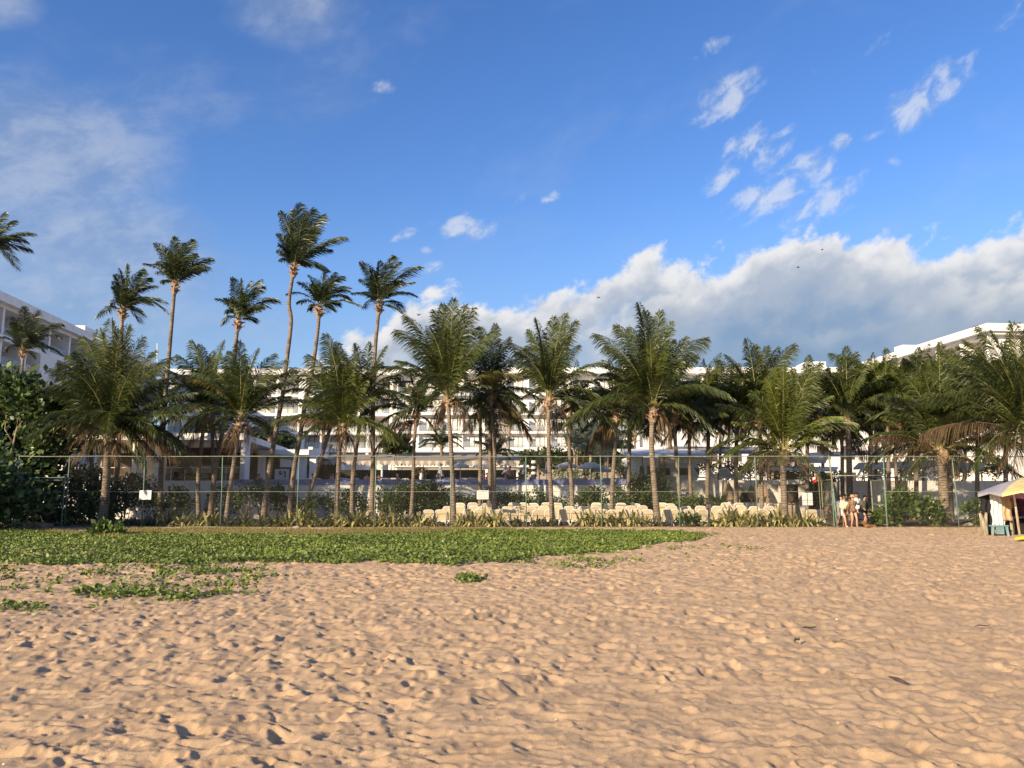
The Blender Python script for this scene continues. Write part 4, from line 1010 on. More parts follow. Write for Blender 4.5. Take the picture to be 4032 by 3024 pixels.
# ------------------------------------------------------------------ terrace ground behind the walls
ZT = 2.0          # floor of the pool terrace
ZRT = 2.6         # floor of the right-hand terrace
ZD = 2.25         # dining floor
xo1, xo2 = XX(3062, 50), XX(3352, 50)
xl = XX(262, 50.3)
mb = MB()
xm = XX(2470, 50.4)
mb.prism([(x, y, -.3) for x, y in [(xl, 50.36), (xm, 50.36), (xm, 150), (-75, 150), (-75, 66), (xl, 66)]], (0, 0, ZT + .3 - .02))
mb.prism([(x, y, -.3) for x, y in [(xm + .002, 50.36), (xo1, 50.36), (xo1, 58.5), (xo2, 58.5), (xo2, 50.36), (75, 50.36), (75, 150), (xm + .002, 150)]], (0, 0, ZRT + .3 - .02))
o = mb.build('terrace_ground', M['terrace'], None, LOCAL)
tag(o, 'raised paved terrace of the hotel above the beach walls', None, None, 'structure')

# ------------------------------------------------------------------ walls along the beach
def wall(name, px0, px1, ztop, label, m='white', Y0=50.0, th=.36, cap=None, zb=-.2):
    x0, x1 = XX(px0, Y0), XX(px1, Y0)
    r = thing(name, label, 'wall', (x0, Y0, 0))
    MB().box(x0, x1, Y0, Y0 + th, zb, ztop if cap is None else ztop - cap[1]).build('wall_face', M[m], r)
    if cap: MB().box(x0, x1, Y0 - .06, Y0 + th + .05, ztop - cap[1], ztop).build(cap[0], M[cap[2]], r, bevel=.02)
    return r
wall('retaining_wall', 262, 926, 2.62, 'long white retaining wall below the open-air dining hall')
wall('pool_wall', 926, 2482, 2.70, 'white pool wall topped by a broad lavender-blue tiled band', cap=('blue_tile_band', .34, 'blue_tile'))
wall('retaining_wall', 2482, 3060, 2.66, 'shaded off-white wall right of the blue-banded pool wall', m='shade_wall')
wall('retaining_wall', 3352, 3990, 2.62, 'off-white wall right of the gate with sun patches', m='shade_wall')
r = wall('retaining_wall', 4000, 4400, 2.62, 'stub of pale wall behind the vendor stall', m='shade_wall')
# concrete door frame of the beach hut by the opening
x0, x1 = XX(3045, 49.6), XX(3152, 49.6)
r = thing('hut_frame', 'white concrete post-and-lintel frame of the beach hut behind the bright palm', 'doorway', (x0, 49.2, 0))
MB().box(x0, x1 + .1, 49.0, 49.96, 2.38, 2.66).build('lintel', M['shade_wall'], r)
for px in (3058, 3136):
    xa = XX(px, 49.5); MB().box(xa, xa + .30, 49.15, 49.45, 0, 2.378).build('post', M['shade_wall'], r)
MB().box(x0 + .5, XX(3120, 49.6), 49.5, 49.9, 0, 2.377).build('dark_door', M['brownwall'], r)
# counter hatch in the shaded wall
xa, xb = XX(2915, 50), XX(2958, 50)
r = thing('serving_hatch', 'dark serving hatch with white counter in the shaded wall', 'hatch', (xa, 49.98, 0))
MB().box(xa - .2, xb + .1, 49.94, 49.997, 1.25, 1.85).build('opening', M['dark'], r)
MB().box(xa - .3, xb + .2, 49.80, 49.935, 1.86, 1.92).build('ledge', M['metal_dark'], r)
MB().box(xa - .05, xb + .6, 49.35, 49.93, 0, 1.20).build('counter', M['white'], r)
# wall at the back of the opening
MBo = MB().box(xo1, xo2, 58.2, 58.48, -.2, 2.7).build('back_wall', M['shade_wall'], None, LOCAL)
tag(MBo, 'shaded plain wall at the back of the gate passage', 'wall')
# outdoor stairs at the far left
xs0, xs1 = XX(150, 50.6), XX(252, 50.6)
r = thing('outdoor_stairs', 'pale stone stairs climbing right beside the dining hall pillar', 'stairs', (xs0, 50.6, 0))
mb = MB(); ns = 13
for i in range(ns):
    xa = xs0 + (xs1 - xs0) * i / ns
    mb.box(xa, xs1 + .15, 50.0 + .002 * i, 51.9 - .002 * i, 2.5 * i / ns, 2.5 * (i + 1) / ns)
mb.build('steps', M['stone'], r)
mb = MB(); dx = (xs1 - xs0)
mb.prism([(xs0 - .35, 49.78, -.1), (xs0 + .1, 49.78, -.1), (xs1 + .1, 49.78, 2.2), (xs1 + .1, 49.78, 2.62), (xs0 - .2, 49.78, .35)], (0, .2, 0))
mb.build('stringer_wall', M['white'], r)
MB().box(xs0 - 1.5, xs0 - .4, 49.6, 49.85, 0, .95).build('low_pier', M['white'], r)

# ------------------------------------------------------------------ dining hall
XR = W(986, 1760, 51.6).x
XLft = xl - 6
r = thing('dining_hall', 'open-air white dining hall with thick roof slab and blade pillars', 'restaurant', (XR, 51, ZT))
zr0, zr1 = W(900, 1733, 50.5).z, W(900, 1707, 50.5).z
mb = MB(); mb.prism([(XLft, 50.2, zr0), (XR, 50.2, zr0), (XR - 2.6, 73, zr0), (XLft, 73, zr0)], (0, 0, zr1 - zr0))
roof = mb.build('roof', M['white_clean'], r)
MB().box(xl + .01, XR - .3, 50.37, 66, ZT - .019, ZD).build('floor', M['terrace'], r)
for px in (250, 522, 614, 948):
    xa = XX(px, 50.6); z0 = ZT if px > 262 else 0
    MB().box(xa, xa + .30, 50.5 if px > 262 else 50.02, 51.5, z0, zr0 - .002).build('pillar', M['white_clean'], r)
MB().tube([(XX(400, 51.5), 51.5, ZT), (XX(400, 51.5), 51.5, zr0)], .07, 10).build('slim_column', M['white_clean'], r)
for px, Y in ((700, 60), (850, 60), (420, 60)):
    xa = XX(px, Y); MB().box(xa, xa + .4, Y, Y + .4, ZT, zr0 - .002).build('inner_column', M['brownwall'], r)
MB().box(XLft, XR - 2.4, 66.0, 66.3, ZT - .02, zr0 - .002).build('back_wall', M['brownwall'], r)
MB().box(XX(600, 63), XX(935, 63), 63, 63.4, 3.5, 4.15).build('pale_band', M['metal'], r)  # added box standing for the pale band seen through the hall
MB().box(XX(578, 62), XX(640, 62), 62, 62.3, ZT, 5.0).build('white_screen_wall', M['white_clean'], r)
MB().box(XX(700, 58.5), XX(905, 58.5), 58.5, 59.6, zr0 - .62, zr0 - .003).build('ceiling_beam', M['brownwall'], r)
mb = MB()
mb.tube([(XX(300, 50.5), 50.45, 3.48), (XX(945, 50.5), 50.45, 3.48)], .025, 6)
for px in range(300, 950, 54): mb.tube([(XX(px, 50.5), 50.45, ZT), (XX(px, 50.5), 50.45, 3.48)], .018, 6)
mb.build('hand_rail', M['white_clean'], r)
# stepped canopy right of it
x0, x1 = XX(1046, 62), XX(1240, 62)
r = thing('canopy', 'low white flat canopy stepping down right of the dining hall', 'canopy', (x0, 62, ZT))
za, zb = W(1100, 1796, 62).z, W(1100, 1776, 62).z
MB().box(x0, x1, 60, 70, za, zb).build('roof', M['white_clean'], r)
for px in (1034, 1196, 1236):
    xa = XX(px, 61); MB().box(xa - .25, xa + .25, 60.6, 61.1, ZT, za - .002).build('pillar', M['white_clean'], r)
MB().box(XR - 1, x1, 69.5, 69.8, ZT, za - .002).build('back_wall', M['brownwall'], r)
mb = MB().box(x1 - .1, x1 + .25, 60.2, 60.7, zb + .01, zb + .22); mb.build('floodlight', M['white_plastic'], r)
# board with two angular marks
c = W(1112, 1868, 58)
r = thing('mural_board', 'brownish panel with two dark angular strokes like an L and a 7', 'board', (c.x, 58, ZT))
hw = .58
MB().box(c.x - hw * 1.35, c.x + hw * 1.3, 58.05, 58.12, ZT, c.z + .55).build('backing', M['brownwall'], r)
MB().box(c.x - hw, c.x + hw * .85, 57.98, 58.04, c.z - .42, c.z + .40).build('panel', M['shade_wall'], r)
mb = MB()
mb.box(c.x - .24, c.x - .12, 57.95, 57.975, c.z - .02, c.z + .28); mb.box(c.x - .119, c.x + .02, 57.95, 57.975, c.z - .02, c.z + .09)
mb.build('letter_stroke', M['frame_dark'], r)
mb = MB()
mb.box(c.x + .02, c.x + .26, 57.95, 57.975, c.z + .14, c.z + .23); mb.box(c.x + .16, c.x + .26, 57.95, 57.975, c.z - .24, c.z + .139)
mb.build('letter_stroke', M['frame_dark'], r)

# ------------------------------------------------------------------ pool bar with scalloped awning
YB = 66.5
x0, x1 = XX(1205, YB), XX(2046, YB)
zv0, zv1 = W(1600, 1832, YB).z, W(1600, 1816, YB).z
r = thing('pool_bar', 'long shady pool bar with a beige awning and scalloped valance', 'bar', ((x0 + x1) / 2, YB, ZT))
zt = W(1600, 1791, 71).z
mb = MB(); mb.prism([(x0, YB, zv1), (x0, 71.5, zt), (x0, 71.5, zt + .06), (x0, YB, zv1 + .06)], (x1 - x0, 0, 0)); mb.build('awning', M['awning'], r)
mb = MB(); n = 58
top = []; 
for i in range(n):
    a, bq = x0 + (x1 - x0) * i / n, x0 + (x1 - x0) * (i + 1) / n
    pts = [(a, YB - .03, zv1 + .03), (bq, YB - .03, zv1 + .03)]
    arc = [(bq + (a - bq) * k / 6, YB - .03 - .02 * math.sin(math.pi * k / 6), zv1 - (zv1 - zv0) * (.42 + .58 * math.sin(math.pi * k / 6))) for k in range(7)]
    mb.prism([pts[0]] + [pts[1]] + arc, (0, .02, 0), i % 2)
mb.build('valance', [M['awning'], M['awning_pale']], r)
MB().box(x0 + 7.5, x1 + .8, YB + .1, YB + 3, zv0 - .15, zv0 + .02).build('roof_edge', M['white_clean'], r)
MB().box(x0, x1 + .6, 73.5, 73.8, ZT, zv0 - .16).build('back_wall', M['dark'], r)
MB().box(x0 + 4, x1 - 3, 71, 71.5, ZT, ZT + 1.1).build('counter', M['brownwall'], r)
for px in (1230, 1505, 1660, 1918, 2040):
    xa = XX(px, YB + .6); MB().tube([(xa, YB + .6, ZT), (xa, YB + .6, zv0 - .15)], .16 if px > 1600 else .09, 10).build('post', M['white_clean'], r)

# ------------------------------------------------------------------ hotel
ZF = [W(2016, p, 125).z for p in (1778, 1707, 1633, 1557)]      # slab undersides, lowest first
ZFt = [W(2016, p, 125).z for p in (1762, 1697, 1622, 1547)]
ZR0, ZR1 = W(2016, 1472, 125).z, W(2016, 1449, 125).z

class Facade:
    def __init__(s, O, d, nrm): s.O, s.d, s.n = Vector((*O, 0)), Vector((*d, 0)).normalized(), Vector((*nrm, 0)).normalized()
    def p(s, a, o, z): return s.O + s.d * a + s.n * o + Vector((0, 0, z))
    def box(s, mb, a0, a1, o0, o1, z0, z1, mi=0):
        return mb.obox(s.p((a0 + a1) / 2, (o0 + o1) / 2, (z0 + z1) / 2), s.d * (a1 - a0) / 2, s.n * (o1 - o0) / 2, Vector((0, 0, (z1 - z0) / 2)), mi)

def window_part(f, root, a0, a1, z0, z1, o=0.0, open_=.5, curtain=True, label=None):
    mb = MB(); t = .09
    f.box(mb, a0, a1, o, o + .06, z1 - t, z1); f.box(mb, a0, a1, o, o + .06, z0, z0 + t)
    for a in (a0, (a0 + a1) / 2 - t / 2, a1 - t): f.box(mb, a, a + t, o + .001, o + .059, z0 + t, z1 - t)
    w = mb.build('window', M['frame_dark'], root)
    q = f.box(MB(), a0 + t, a1 - t, o - .10, o - .07, z0 + t, z1 - t).build('pane', M['glass'], w, root.location)
    if curtain:
        lo, hi = (a0 + t, a0 + (a1 - a0) * open_) if rng.random() < .5 else (a1 - (a1 - a0) * open_, a1 - t)
        f.box(MB(), lo, hi, o - .065, o - .03, z0 + t, z1 - t).build('curtain', M['curtain'], w, root.location)
    return w

def px_x(px, Y): return W(px, 1600, Y).x

# central block
Y0 = 125.0
xa, xb = px_x(1558, Y0), px_x(3330, Y0)
f = Facade((xa, Y0 + 1.2), (1, 0), (0, -1))
L_b = xb - xa
hotel = thing('hotel_building', 'white central hotel block with rows of balconies behind the palms', 'hotel', (xa, Y0 + 1.2, ZT))
mb = MB()
f.box(mb, 0, L_b, -10, 0, ZFt[0] - .1, ZR0 + .4)
mb.build('wall', M['white'], hotel)
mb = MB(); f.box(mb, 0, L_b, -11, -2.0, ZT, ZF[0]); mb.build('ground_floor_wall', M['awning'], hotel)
mb = MB(); f.box(mb, -1, L_b + 1, -11, 1.9, ZR0, ZR1); mb.build('roof', M['white_clean'], hotel)
for i, (zu, zt_) in enumerate(zip(ZF, ZFt)):
    mb = MB(); f.box(mb, 0, L_b, .003, 1.2, zu, zt_)
    bay = 3.62; nb = int(L_b / bay)
    for k in range(nb + 1):
        a = k * bay + .12
        if a + .2 < L_b: f.box(mb, a, a + .18, .004, 1.14, zt_ - .002, zt_ + (1.95 if i < 3 else 2.5))
    mb.build('balcony_floor', M['white_clean'], hotel)
    znext = ZF[i + 1] if i < 3 else ZR0
    for k in range(nb):
        a = k * bay + .12
        px_mid = CX + (xa + a + 1.8) / 126 * F * .99
        if px_mid > 2480 and not (2700 < px_mid < 2860 or 3200 < px_mid < 3330 or i == 3): continue
        w = window_part(f, hotel, a + 1.15, a + 2.82, zt_ + .06, min(zt_ + 2.25, znext - .45), .002, rng.uniform(.2, .6), rng.random() < .8)
        if px_mid < 2480:
            q = f.box(MB(), a + .2, a + 2.75, 1.08, 1.10, zt_ + .05, zt_ + 1.0).build('glass_rail', M['rail_glass'], hotel)
mb = MB(); f.box(mb, px_x(3218, 122) - xa, px_x(3300, 122) - xa, -4, .5, ZR1 + .002, ZR1 + 1.2); mb.build('roof_housing', M['white_clean'], hotel)
# left recessed block
xa, xb = px_x(640, 128), px_x(1556, 125)
f = Facade((xa, 130.4), (1, 0), (0, -1)); L_b = xb - xa
hl = thing('hotel_building', 'recessed left part of the hotel with deep columned balconies', 'hotel', (xa, 130.4, ZT))
mb = MB(); f.box(mb, 0, L_b - .01, -8, 0, ZT, ZR0 + .3); mb.build('wall', M['white'], hl)
mb = MB(); f.box(mb, -1, L_b - 1.01, -9, 4.6, ZR0, ZR1); mb.build('roof', M['white_clean'], hl)
for i, (zu, zt_) in enumerate(zip(ZF, ZFt)):
    mb = MB(); f.box(mb, 0, L_b - .02, .003, 3.4, zu, zt_); mb.build('balcony_floor', M['white_clean'], hl)
    k = 0; a = .3
    while a + 3 < L_b:
        znext = ZF[i + 1] if i < 3 else ZR0
        window_part(f, hl, a + .9, a + 2.9, zt_ + .05, zt_ + 2.2, .002, rng.uniform(.2, .5), rng.random() < .6)
        f.box(MB(), a + .1, a + 3.5, 3.28, 3.30, zt_ + .05, zt_ + 1.0).build('glass_rail', M['rail_glass'], hl)
        a += 3.85; k += 1
a = .05
while a < L_b:
    f.box(MB(), a, a + .45, 2.5, 3.2, ZT, ZR0 - .01).build('pillar', M['white_clean'], hl); a += 3.85
f.box(MB(), px_x(1178, 126.5) - xa, px_x(1202, 126.5) - xa, 3.41, 4.0, ZT, ZR0 - .01).build('pillar', M['white_clean'], hl)
MB().tube([W(619, 1470, 127.5), W(619, 1352, 127.5)], .07, 6).build('mast', M['white_plastic'], None, LOCAL)
tag(bpy.data.objects['mast'], 'thin white mast rising above the hotel roof at left', 'mast')

# side wings
def wing(A, B, nrm, name_label, bays, solid, sgn, gl=True):
    A, B = Vector((*A, 0)), Vector((*B, 0)); d = (B - A).normalized(); Lw = (B - A).length
    f = Facade(A[:2], d[:2], nrm)
    r = thing('hotel_wing', name_label, 'hotel', (A.x, A.y, ZT))
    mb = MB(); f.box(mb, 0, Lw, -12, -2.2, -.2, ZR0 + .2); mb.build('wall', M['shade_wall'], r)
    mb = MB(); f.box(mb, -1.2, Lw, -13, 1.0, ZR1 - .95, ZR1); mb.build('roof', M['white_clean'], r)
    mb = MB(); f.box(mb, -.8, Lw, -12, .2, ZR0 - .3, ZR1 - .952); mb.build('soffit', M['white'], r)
    zs = list(zip(ZF, ZFt))
    for zu, zt_ in zs:
        mb = MB(); f.box(mb, 0, Lw, -2.198, .45, zu - .2, zt_); mb.build('balcony_floor', M['white_clean'], r)
    a = 0
    while a < Lw:
        f.box(MB(), a, a + .4, -2.19, .1, -.2, ZR0 - .305).build('pillar', M['white_clean'], r)
        for zu, zt_ in zs:
            if a + bays < Lw:
                f.box(MB(), a + .45, a + bays - .05, .02, .05, zt_ + .003, zt_ + 1.0).build('glass_rail', M['rail_glass'], r)
                window_part(f, r, a + 1.1, a + bays - 1.0, zt_ + .02, zt_ + 2.2, -2.195, .4, False)
        a += bays
    for s0, s1 in solid:
        f.box(MB(), s0, s1, -2.18, .5, -.2, ZF[3] - .21).build('stair_tower', M['white_clean'], r)
    return f, r
Aw, Bw = W(0, 1165, 78.5), W(400, 1350, 103)
dv = (Vector((Bw.x, 103)) - Vector((Aw.x, 78.5))).normalized()
A2 = Vector((Aw.x, 78.5)) - dv * 14; B2 = Vector((Aw.x, 78.5)) + dv * 47
nv = (dv.y, -dv.x)
fl, rl = wing(A2, B2, nv, 'shaded left hotel wing receding with stacked glass-railed balconies', 4.9, [(22.2, 26.0)], 1)
p_ = fl.p(34.5, -1.5, ZR1)
fl.box(MB(), 33.0, 35.8, -3, .2, ZR1 + .002, ZR1 + .95).build('roof_box', M['white_clean'], rl)
Ar, Br = W(3890, 1281, 93), W(3530, 1400, 112)
dv = (Vector((Br.x, 112)) - Vector((Ar.x, 93))).normalized()
nv = (-dv.y, dv.x)
fr, rr = wing(Vector((Ar.x, 93)), Vector((Ar.x, 93)) + dv * 31, nv, 'sunlit right hotel wing with its white roof edge rising to a corner', 4.9, [], -1)
fr.box(MB(), 16.5, 18.6, -2, .6, ZR1 + .002, ZR1 + .8).build('roof_box', M['white_clean'], rr)
# end facade of the right wing
xe = Ar.x
MB().box(xe + .9, xe + 30, 92.8, 94, ZR1 - 1.1, ZR1 - .003).build('roof_end', M['white_clean'], rr)
MB().box(xe + 2.3, xe + 30, 94.6, 96, -.2, ZR1 - 1.0).build('end_wall', M['white'], rr)
for zu, zt_ in zip(ZF, ZFt):
    MB().box(xe + 2.4, xe + 30, 93.4, 94.598, zu, zt_ + .9).build('balcony_front', M['white_clean'], rr)

# ------------------------------------------------------------------ pool shed on the right terrace with sail canopies
x0, x1 = XX(2472, 55), XX(2760, 55)
r = thing('pool_shed', 'white pool shed with dark shutter openings and a yellow-lit slatted eave', 'shed', (x0, 55, ZT))
zt = W(2500, 1800, 55).z
MB().box(x0, x0 + 2.2, 55, 58, ZT, zt).build('wall', M['white_clean'], r)
MB().box(x0 + 2.2, x1, 56.2, 58, ZT, zt - .02).build('back_wall', M['white_clean'], r)
mb = MB(); mb.prism([(x0 - .3, 54.0, zt + .02), (x0 - .3, 58.3, zt + .65), (x0 - .3, 58.3, zt + .8), (x0 - .3, 54.0, zt + .17)], (x1 - x0 + .6, 0, 0)); mb.build('roof', M['white_clean'], r)
MB().box(x0 + 2.0, x1 + .2, 54.2, 54.32, zt - .50, zt - .02).build('eave_board', M['awning_pale'], r)
for a, b_, z0, z1 in ((.85, 1.15, 1.15, 1.75), (1.35, 1.62, 1.2, 1.8), (1.5, 1.65, .3, .85), (1.85, 2.02, .3, .9)):
    MB().box(x0 + a, x0 + b_, 54.95, 54.999, ZT + z0, ZT + z1).build('slot_window', M['frame_dark'], r)
for a, b_ in ((2.35, 3.25), (3.75, 4.6), (5.0, 5.4)):
    MB().box(x0 + a, x0 + b_, 56.13, 56.198, ZT + 1.15, ZT + 1.65).build('shutter', M['brownwall'], r)
for a in (-.1, .9, 2.1, 4.2, 5.5):
    MB().tube([(x0 + a, 54.15, ZT), (x0 + a, 54.15, zt + .1)], .045, 6).build('post', M['metal_dark'], r)

def sail(label, pts, m='metal', th=.06, posts=(), name='sail_canopy'):
    q = [W(px, py, Y) for px, py, Y in pts]
    c = sum(q, Vector()) / len(q)
    r = thing(name, label, 'canopy', (c.x, c.y, ZT))
    MB().prism(q, (0, 0, -th)).build('canvas', M[m], r)
    for px, Y, py in posts:
        t = W(px, py, Y); MB().tube([(t.x, t.y, ZT), t], .05, 6).build('pole', M['metal_dark'], r)
sail('grey flat sail canopy right of the shed, highest one', [(2600, 1776, 57), (2960, 1776, 57), (2985, 1760, 62), (2640, 1757, 62)], 'metal', .22, [(2612, 57.1, 1778), (2700, 57.1, 1778), (2838, 57.1, 1778), (2950, 57.1, 1778)])
sail('cream sail canopy edge between the bright palm and the gate', [(3015, 1812, 56), (3250, 1818, 56), (3260, 1795, 60), (3030, 1795, 60)], 'awning_pale', .12, [(3030, 56.1, 1815), (3132, 56.1, 1815), (3240, 56.1, 1818)])
sail('long thin white canopy over the loungers behind the gate', [(3000, 1846, 54), (3290, 1852, 54), (3300, 1838, 57), (3010, 1838, 57)], 'white_plastic', .10, [(3020, 54.1, 1850), (3200, 54.1, 1850), (3285, 54.1, 1850)])
sail('cream canopy right of the gate above stacked loungers', [(3360, 1842, 56), (3720, 1830, 56), (3700, 1812, 60), (3380, 1822, 60)], 'awning_pale', .14, [(3400, 56.1, 1845), (3545, 56.1, 1840), (3640, 56.1, 1838), (3705, 56.1, 1835)])
sail('narrow cream canopy at far right behind the heavy palm', [(3735, 1838, 56), (3870, 1838, 56), (3880, 1822, 59), (3740, 1822, 59)], 'awning_pale', .12, [(3745, 56.1, 1840), (3862, 56.1, 1840)])
sail('dark flat canopy across the gap left of the gate palm', [(3170, 1796, 62), (3600, 1776, 62), (3600, 1766, 66), (3190, 1782, 66)], 'metal_dark', .15, [(3200, 62.1, 1797), (3480, 62.1, 1783)])
# low villas behind the right terrace
for lab, pxa, pxb, pya, Y in (('white two-storey court building glimpsed between fronds right of the gate', 3180, 3560, 1600, 90), ('white court building behind the sail canopies', 2560, 3010, 1650, 95)):
    xa, xb = px_x(pxa, Y), px_x(pxb, Y); zt = W(3000, pya, Y).z
    r = thing('court_building', lab, 'building', (xa, Y, ZT))
    MB().box(xa, xb, Y, Y + 6, ZT, zt).build('wall', M['white'], r)
    MB().box(xa - .3, xb + .3, Y - .5, Y + 6.3, zt, zt + .35).build('roof', M['white_clean'], r)
    n = int((xb - xa) / 3)
    for k in range(n):
        for lev in range(2):
            z0 = ZT + .8 + lev * 3.1
            if z0 + 1.6 < zt:
                mb = MB().box(xa + k * 3 + .8, xa + k * 3 + 2.2, Y - .04, Y - .002, z0, z0 + 1.6); mb.build('window', M['frame_dark'], r)
# ------------------------------------------------------------------ chain-link fence
YF = 40.0
ztop = W(2016, 1797, YF).z; zmid = W(2016, 1936, YF).z; zhead = W(2016, 1872, YF).z
post_px = [64, 264, 565, 873, 1173, 1477, 1775, 2072, 2368, 2674, 2979, 3279, 3486, 3763, 4060, 4360]
fx = [W(p, 1936, YF).x for p in post_px]
fence = thing('chainlink_fence', 'tall green-posted chain-link fence running the full width of the beach', 'fence', (fx[0], YF, 0))
for i, x in enumerate(fx):
    lean = rng.uniform(-.05, .05)
    mb = MB()
    if post_px[i] == 3279: mb.tube([(x + .12, YF, -.1), (x + .03, YF, 2.0)], .045, 8); mb.tube([(x + .03, YF, 2.0), (x - .10, YF, ztop + .05)], .045, 8, 1)
    else: mb.tube([(x + lean * .5, YF, -.1), (x, YF, 2), (x - lean, YF, ztop + .04)], .030, 8)
    mb.build('post', [M['pipe_green'], M['pipe_rust']], fence, smooth=True)
def rail(name, xs, z, r, m):
    pts = []
    for a, bq in zip(xs, xs[1:]):
        pts += [(a, YF - .06, z + rng.uniform(-.015, .015)), ((a + bq) / 2, YF - .06, z + rng.uniform(-.02, .01))]
    pts.append((xs[-1], YF - .06, z))
    MB().tube(pts, r, 6).build(name, M[m], fence, smooth=True)
rail('top_rail', fx, ztop, .022, 'pipe_rail')
rail('middle_rail', fx[1:12], zmid, .0125, 'pipe_rail'); rail('middle_rail', fx[12:], zmid, .0125, 'pipe_rail')
rail('header_rail', fx[11:13], zhead, .027, 'pipe_rail')
rail('bottom_rail', [W(p, 2078, YF).x for p in (640, 760, 900)], .05, .02, 'pipe_rail')
def link_panel(x0, x1, z0, z1, root, Y=YF, p=.085, r=.0017, name='mesh_panel'):
    mb = MB(); h = z1 - z0; w = x1 - x0
    def wire(ax, az, bx, bz, dy):
        d = Vector((bx - ax, 0, bz - az)).normalized(); n = Vector((-d.z, 0, d.x)) * r
        a, bq = Vector((ax, Y + dy, az)), Vector((bx, Y + dy, bz)); e = Vector((0, r, 0))
        mb.add([a - n, a + e, a + n, a - e, bq - n, bq + e, bq + n, bq - e], [(0, 1, 5, 4), (1, 2, 6, 5), (2, 3, 7, 6), (3, 0, 4, 7)])
    c = -h
    while c < w:
        a0, a1 = max(0, c), min(w, c + h)
        if a1 > a0 + .01:
            wire(x0 + a0, z0 + (a0 - c), x0 + a1, z0 + (a1 - c), .004)
            wire(x0 + a0, z1 - (a0 - c), x0 + a1, z1 - (a1 - c), -.004)
        c += p
    return mb.build(name, M['wire'], root)
for i in range(1, len(fx) - 1):
    z0 = .06 if i != 11 else zhead
    link_panel(fx[i] + .05, fx[i + 1] - .05, z0, ztop - .03, fence)

# gate leaves and left low gate
def gate(label, pxh, pxe, Ye, py_top, py_rails, mats=('pipe_green', 'pipe_rust')):
    h, e = W(pxh, 1936, YF + .08), W(pxe, 1936, Ye)
    r = thing('fence_gate', label, 'gate', (h.x, h.y, 0))
    zt = W(pxe, py_top, Ye).z
    hv, ev = Vector((h.x, h.y, 0)), Vector((e.x, e.y, 0))
    MB().tube([hv + Vector((0, 0, .08)), hv + Vector((0, 0, zt))], .03, 7).build('hinge_stile', M[mats[0]], r)
    MB().tube([ev + Vector((0, 0, .05)), ev + Vector((0, 0, zt))], .036, 7).build('latch_stile', M[mats[1]], r)
    for py in py_rails:
        z = W(pxe, py, Ye).z
        MB().tube([hv + Vector((0, 0, z)), ev + Vector((0, 0, z))], .024, 6).build('rail', M['pipe_rail'], r)
    # chain-link of the leaf
    d = (ev - hv); w = d.length; d.normalize(); mb = MB(); hh = zt - .1; c = -hh
    def wire(a0, z0_, a1, z1_):
        a, b = hv + d * a0 + Vector((0, 0, z0_)), hv + d * a1 + Vector((0, 0, z1_))
        mb.tube([a, b], .0017, 3, cap=False)
    while c < w:
        a0, a1 = max(0, c), min(w, c + hh)
        if a1 > a0 + .02:
            wire(a0, .1 + a0 - c, a1, .1 + a1 - c); wire(a0, zt - (a0 - c), a1, zt - (a1 - c))
        c += .09
    mb.build('mesh_panel', M['wire'], r)
gate('rust-streaked gate leaf swung inward on the left side of the opening', 3277, 3236, 42.6, 1892, (1892, 1938, 1985, 2060))
gate('greenish gate leaf swung inward on the right side of the opening', 3484, 3432, 42.2, 1893, (1893, 1985, 2062), ('pipe_green', 'pipe_rail'))
r = thing('fence_gate', 'low closed green gate in the dark shade at far left', 'gate', (W(122, 1936, YF).x, YF - .1, 0))
xa, xb = W(122, 1936, YF).x, W(258, 1936, YF).x
for x in (xa, xb): MB().tube([(x, YF - .12, 0), (x, YF - .12, W(200, 1880, YF).z)], .035, 7).build('stile', M['pipe_green'], r)
for py in (1881, 1891, 1985, 2060): MB().tube([(xa, YF - .14, W(200, py, YF).z), (xb, YF - .14, W(200, py, YF).z)], .024, 6).build('rail', M['pipe_green'], r)
r0 = link_panel(xa + .04, xb - .04, .1, W(200, 1891, YF).z, r, YF - .1)

# ------------------------------------------------------------------ signs
def sign(label, px0, px1, py0, py1, Y, lines, post=True, split=False, seed=1):
    a, b = W(px0, py1, Y), W(px1, py0, Y)
    c = Vector(((a.x + b.x) / 2, Y, 0))
    r = thing('notice_board', label, 'sign', c)
    rs = random.Random(seed)
    if split:
        m_ = c.x
        for x0, x1 in ((a.x, m_ - .022), (m_ + .022, b.x)): MB().box(x0, x1, Y - .015, Y + .015, a.z, b.z).build('panel', M['sign'], r)
    else: MB().box(a.x, b.x, Y - .015, Y + .015, a.z, b.z).build('panel', M['sign'], r)
    if post: MB().tube([(c.x + .02, Y + .045, -.1), (c.x - .01, Y + .045, b.z)], .025, 6).build('post', M['pipe_rust'], r)
    h = b.z - a.z; mb = MB()
    for fz, f0, f1, dash in lines:
        x = a.x + (b.x - a.x) * f0; xe = a.x + (b.x - a.x) * f1; z = a.z + h * fz
        while x < xe - .01:
            w = rs.uniform(.012, .045) if dash else xe - x
            w = min(w, xe - x)
            t = .016 if dash else .005
            mb.box(x, x + w, Y - .0185, Y - .0155, z, z + t * (rs.uniform(.7, 1.3) if dash else 1)); x += w + rs.uniform(.012, .022)
    if mb.v: mb.build('lettering', M['ink'], r)
    return r
sign('white notice board on a post before the palms, centre, with five lines of print', 1877, 1924, 1931, 1966, 41.0, [(.86, .42, .58, True), (.66, .22, .74, True), (.50, .14, .80, True), (.34, .10, .9, True), (.18, .06, .94, True)], seed=3)
sign('white notice tied to the fence post at left, with grey lines of print', 548, 597, 1931, 1967, 39.88, [(.80, .3, .85, True), (.62, .2, .9, True), (.46, .2, .86, True), (.30, .15, .9, True), (.15, .2, .8, True)], post=False, seed=5)
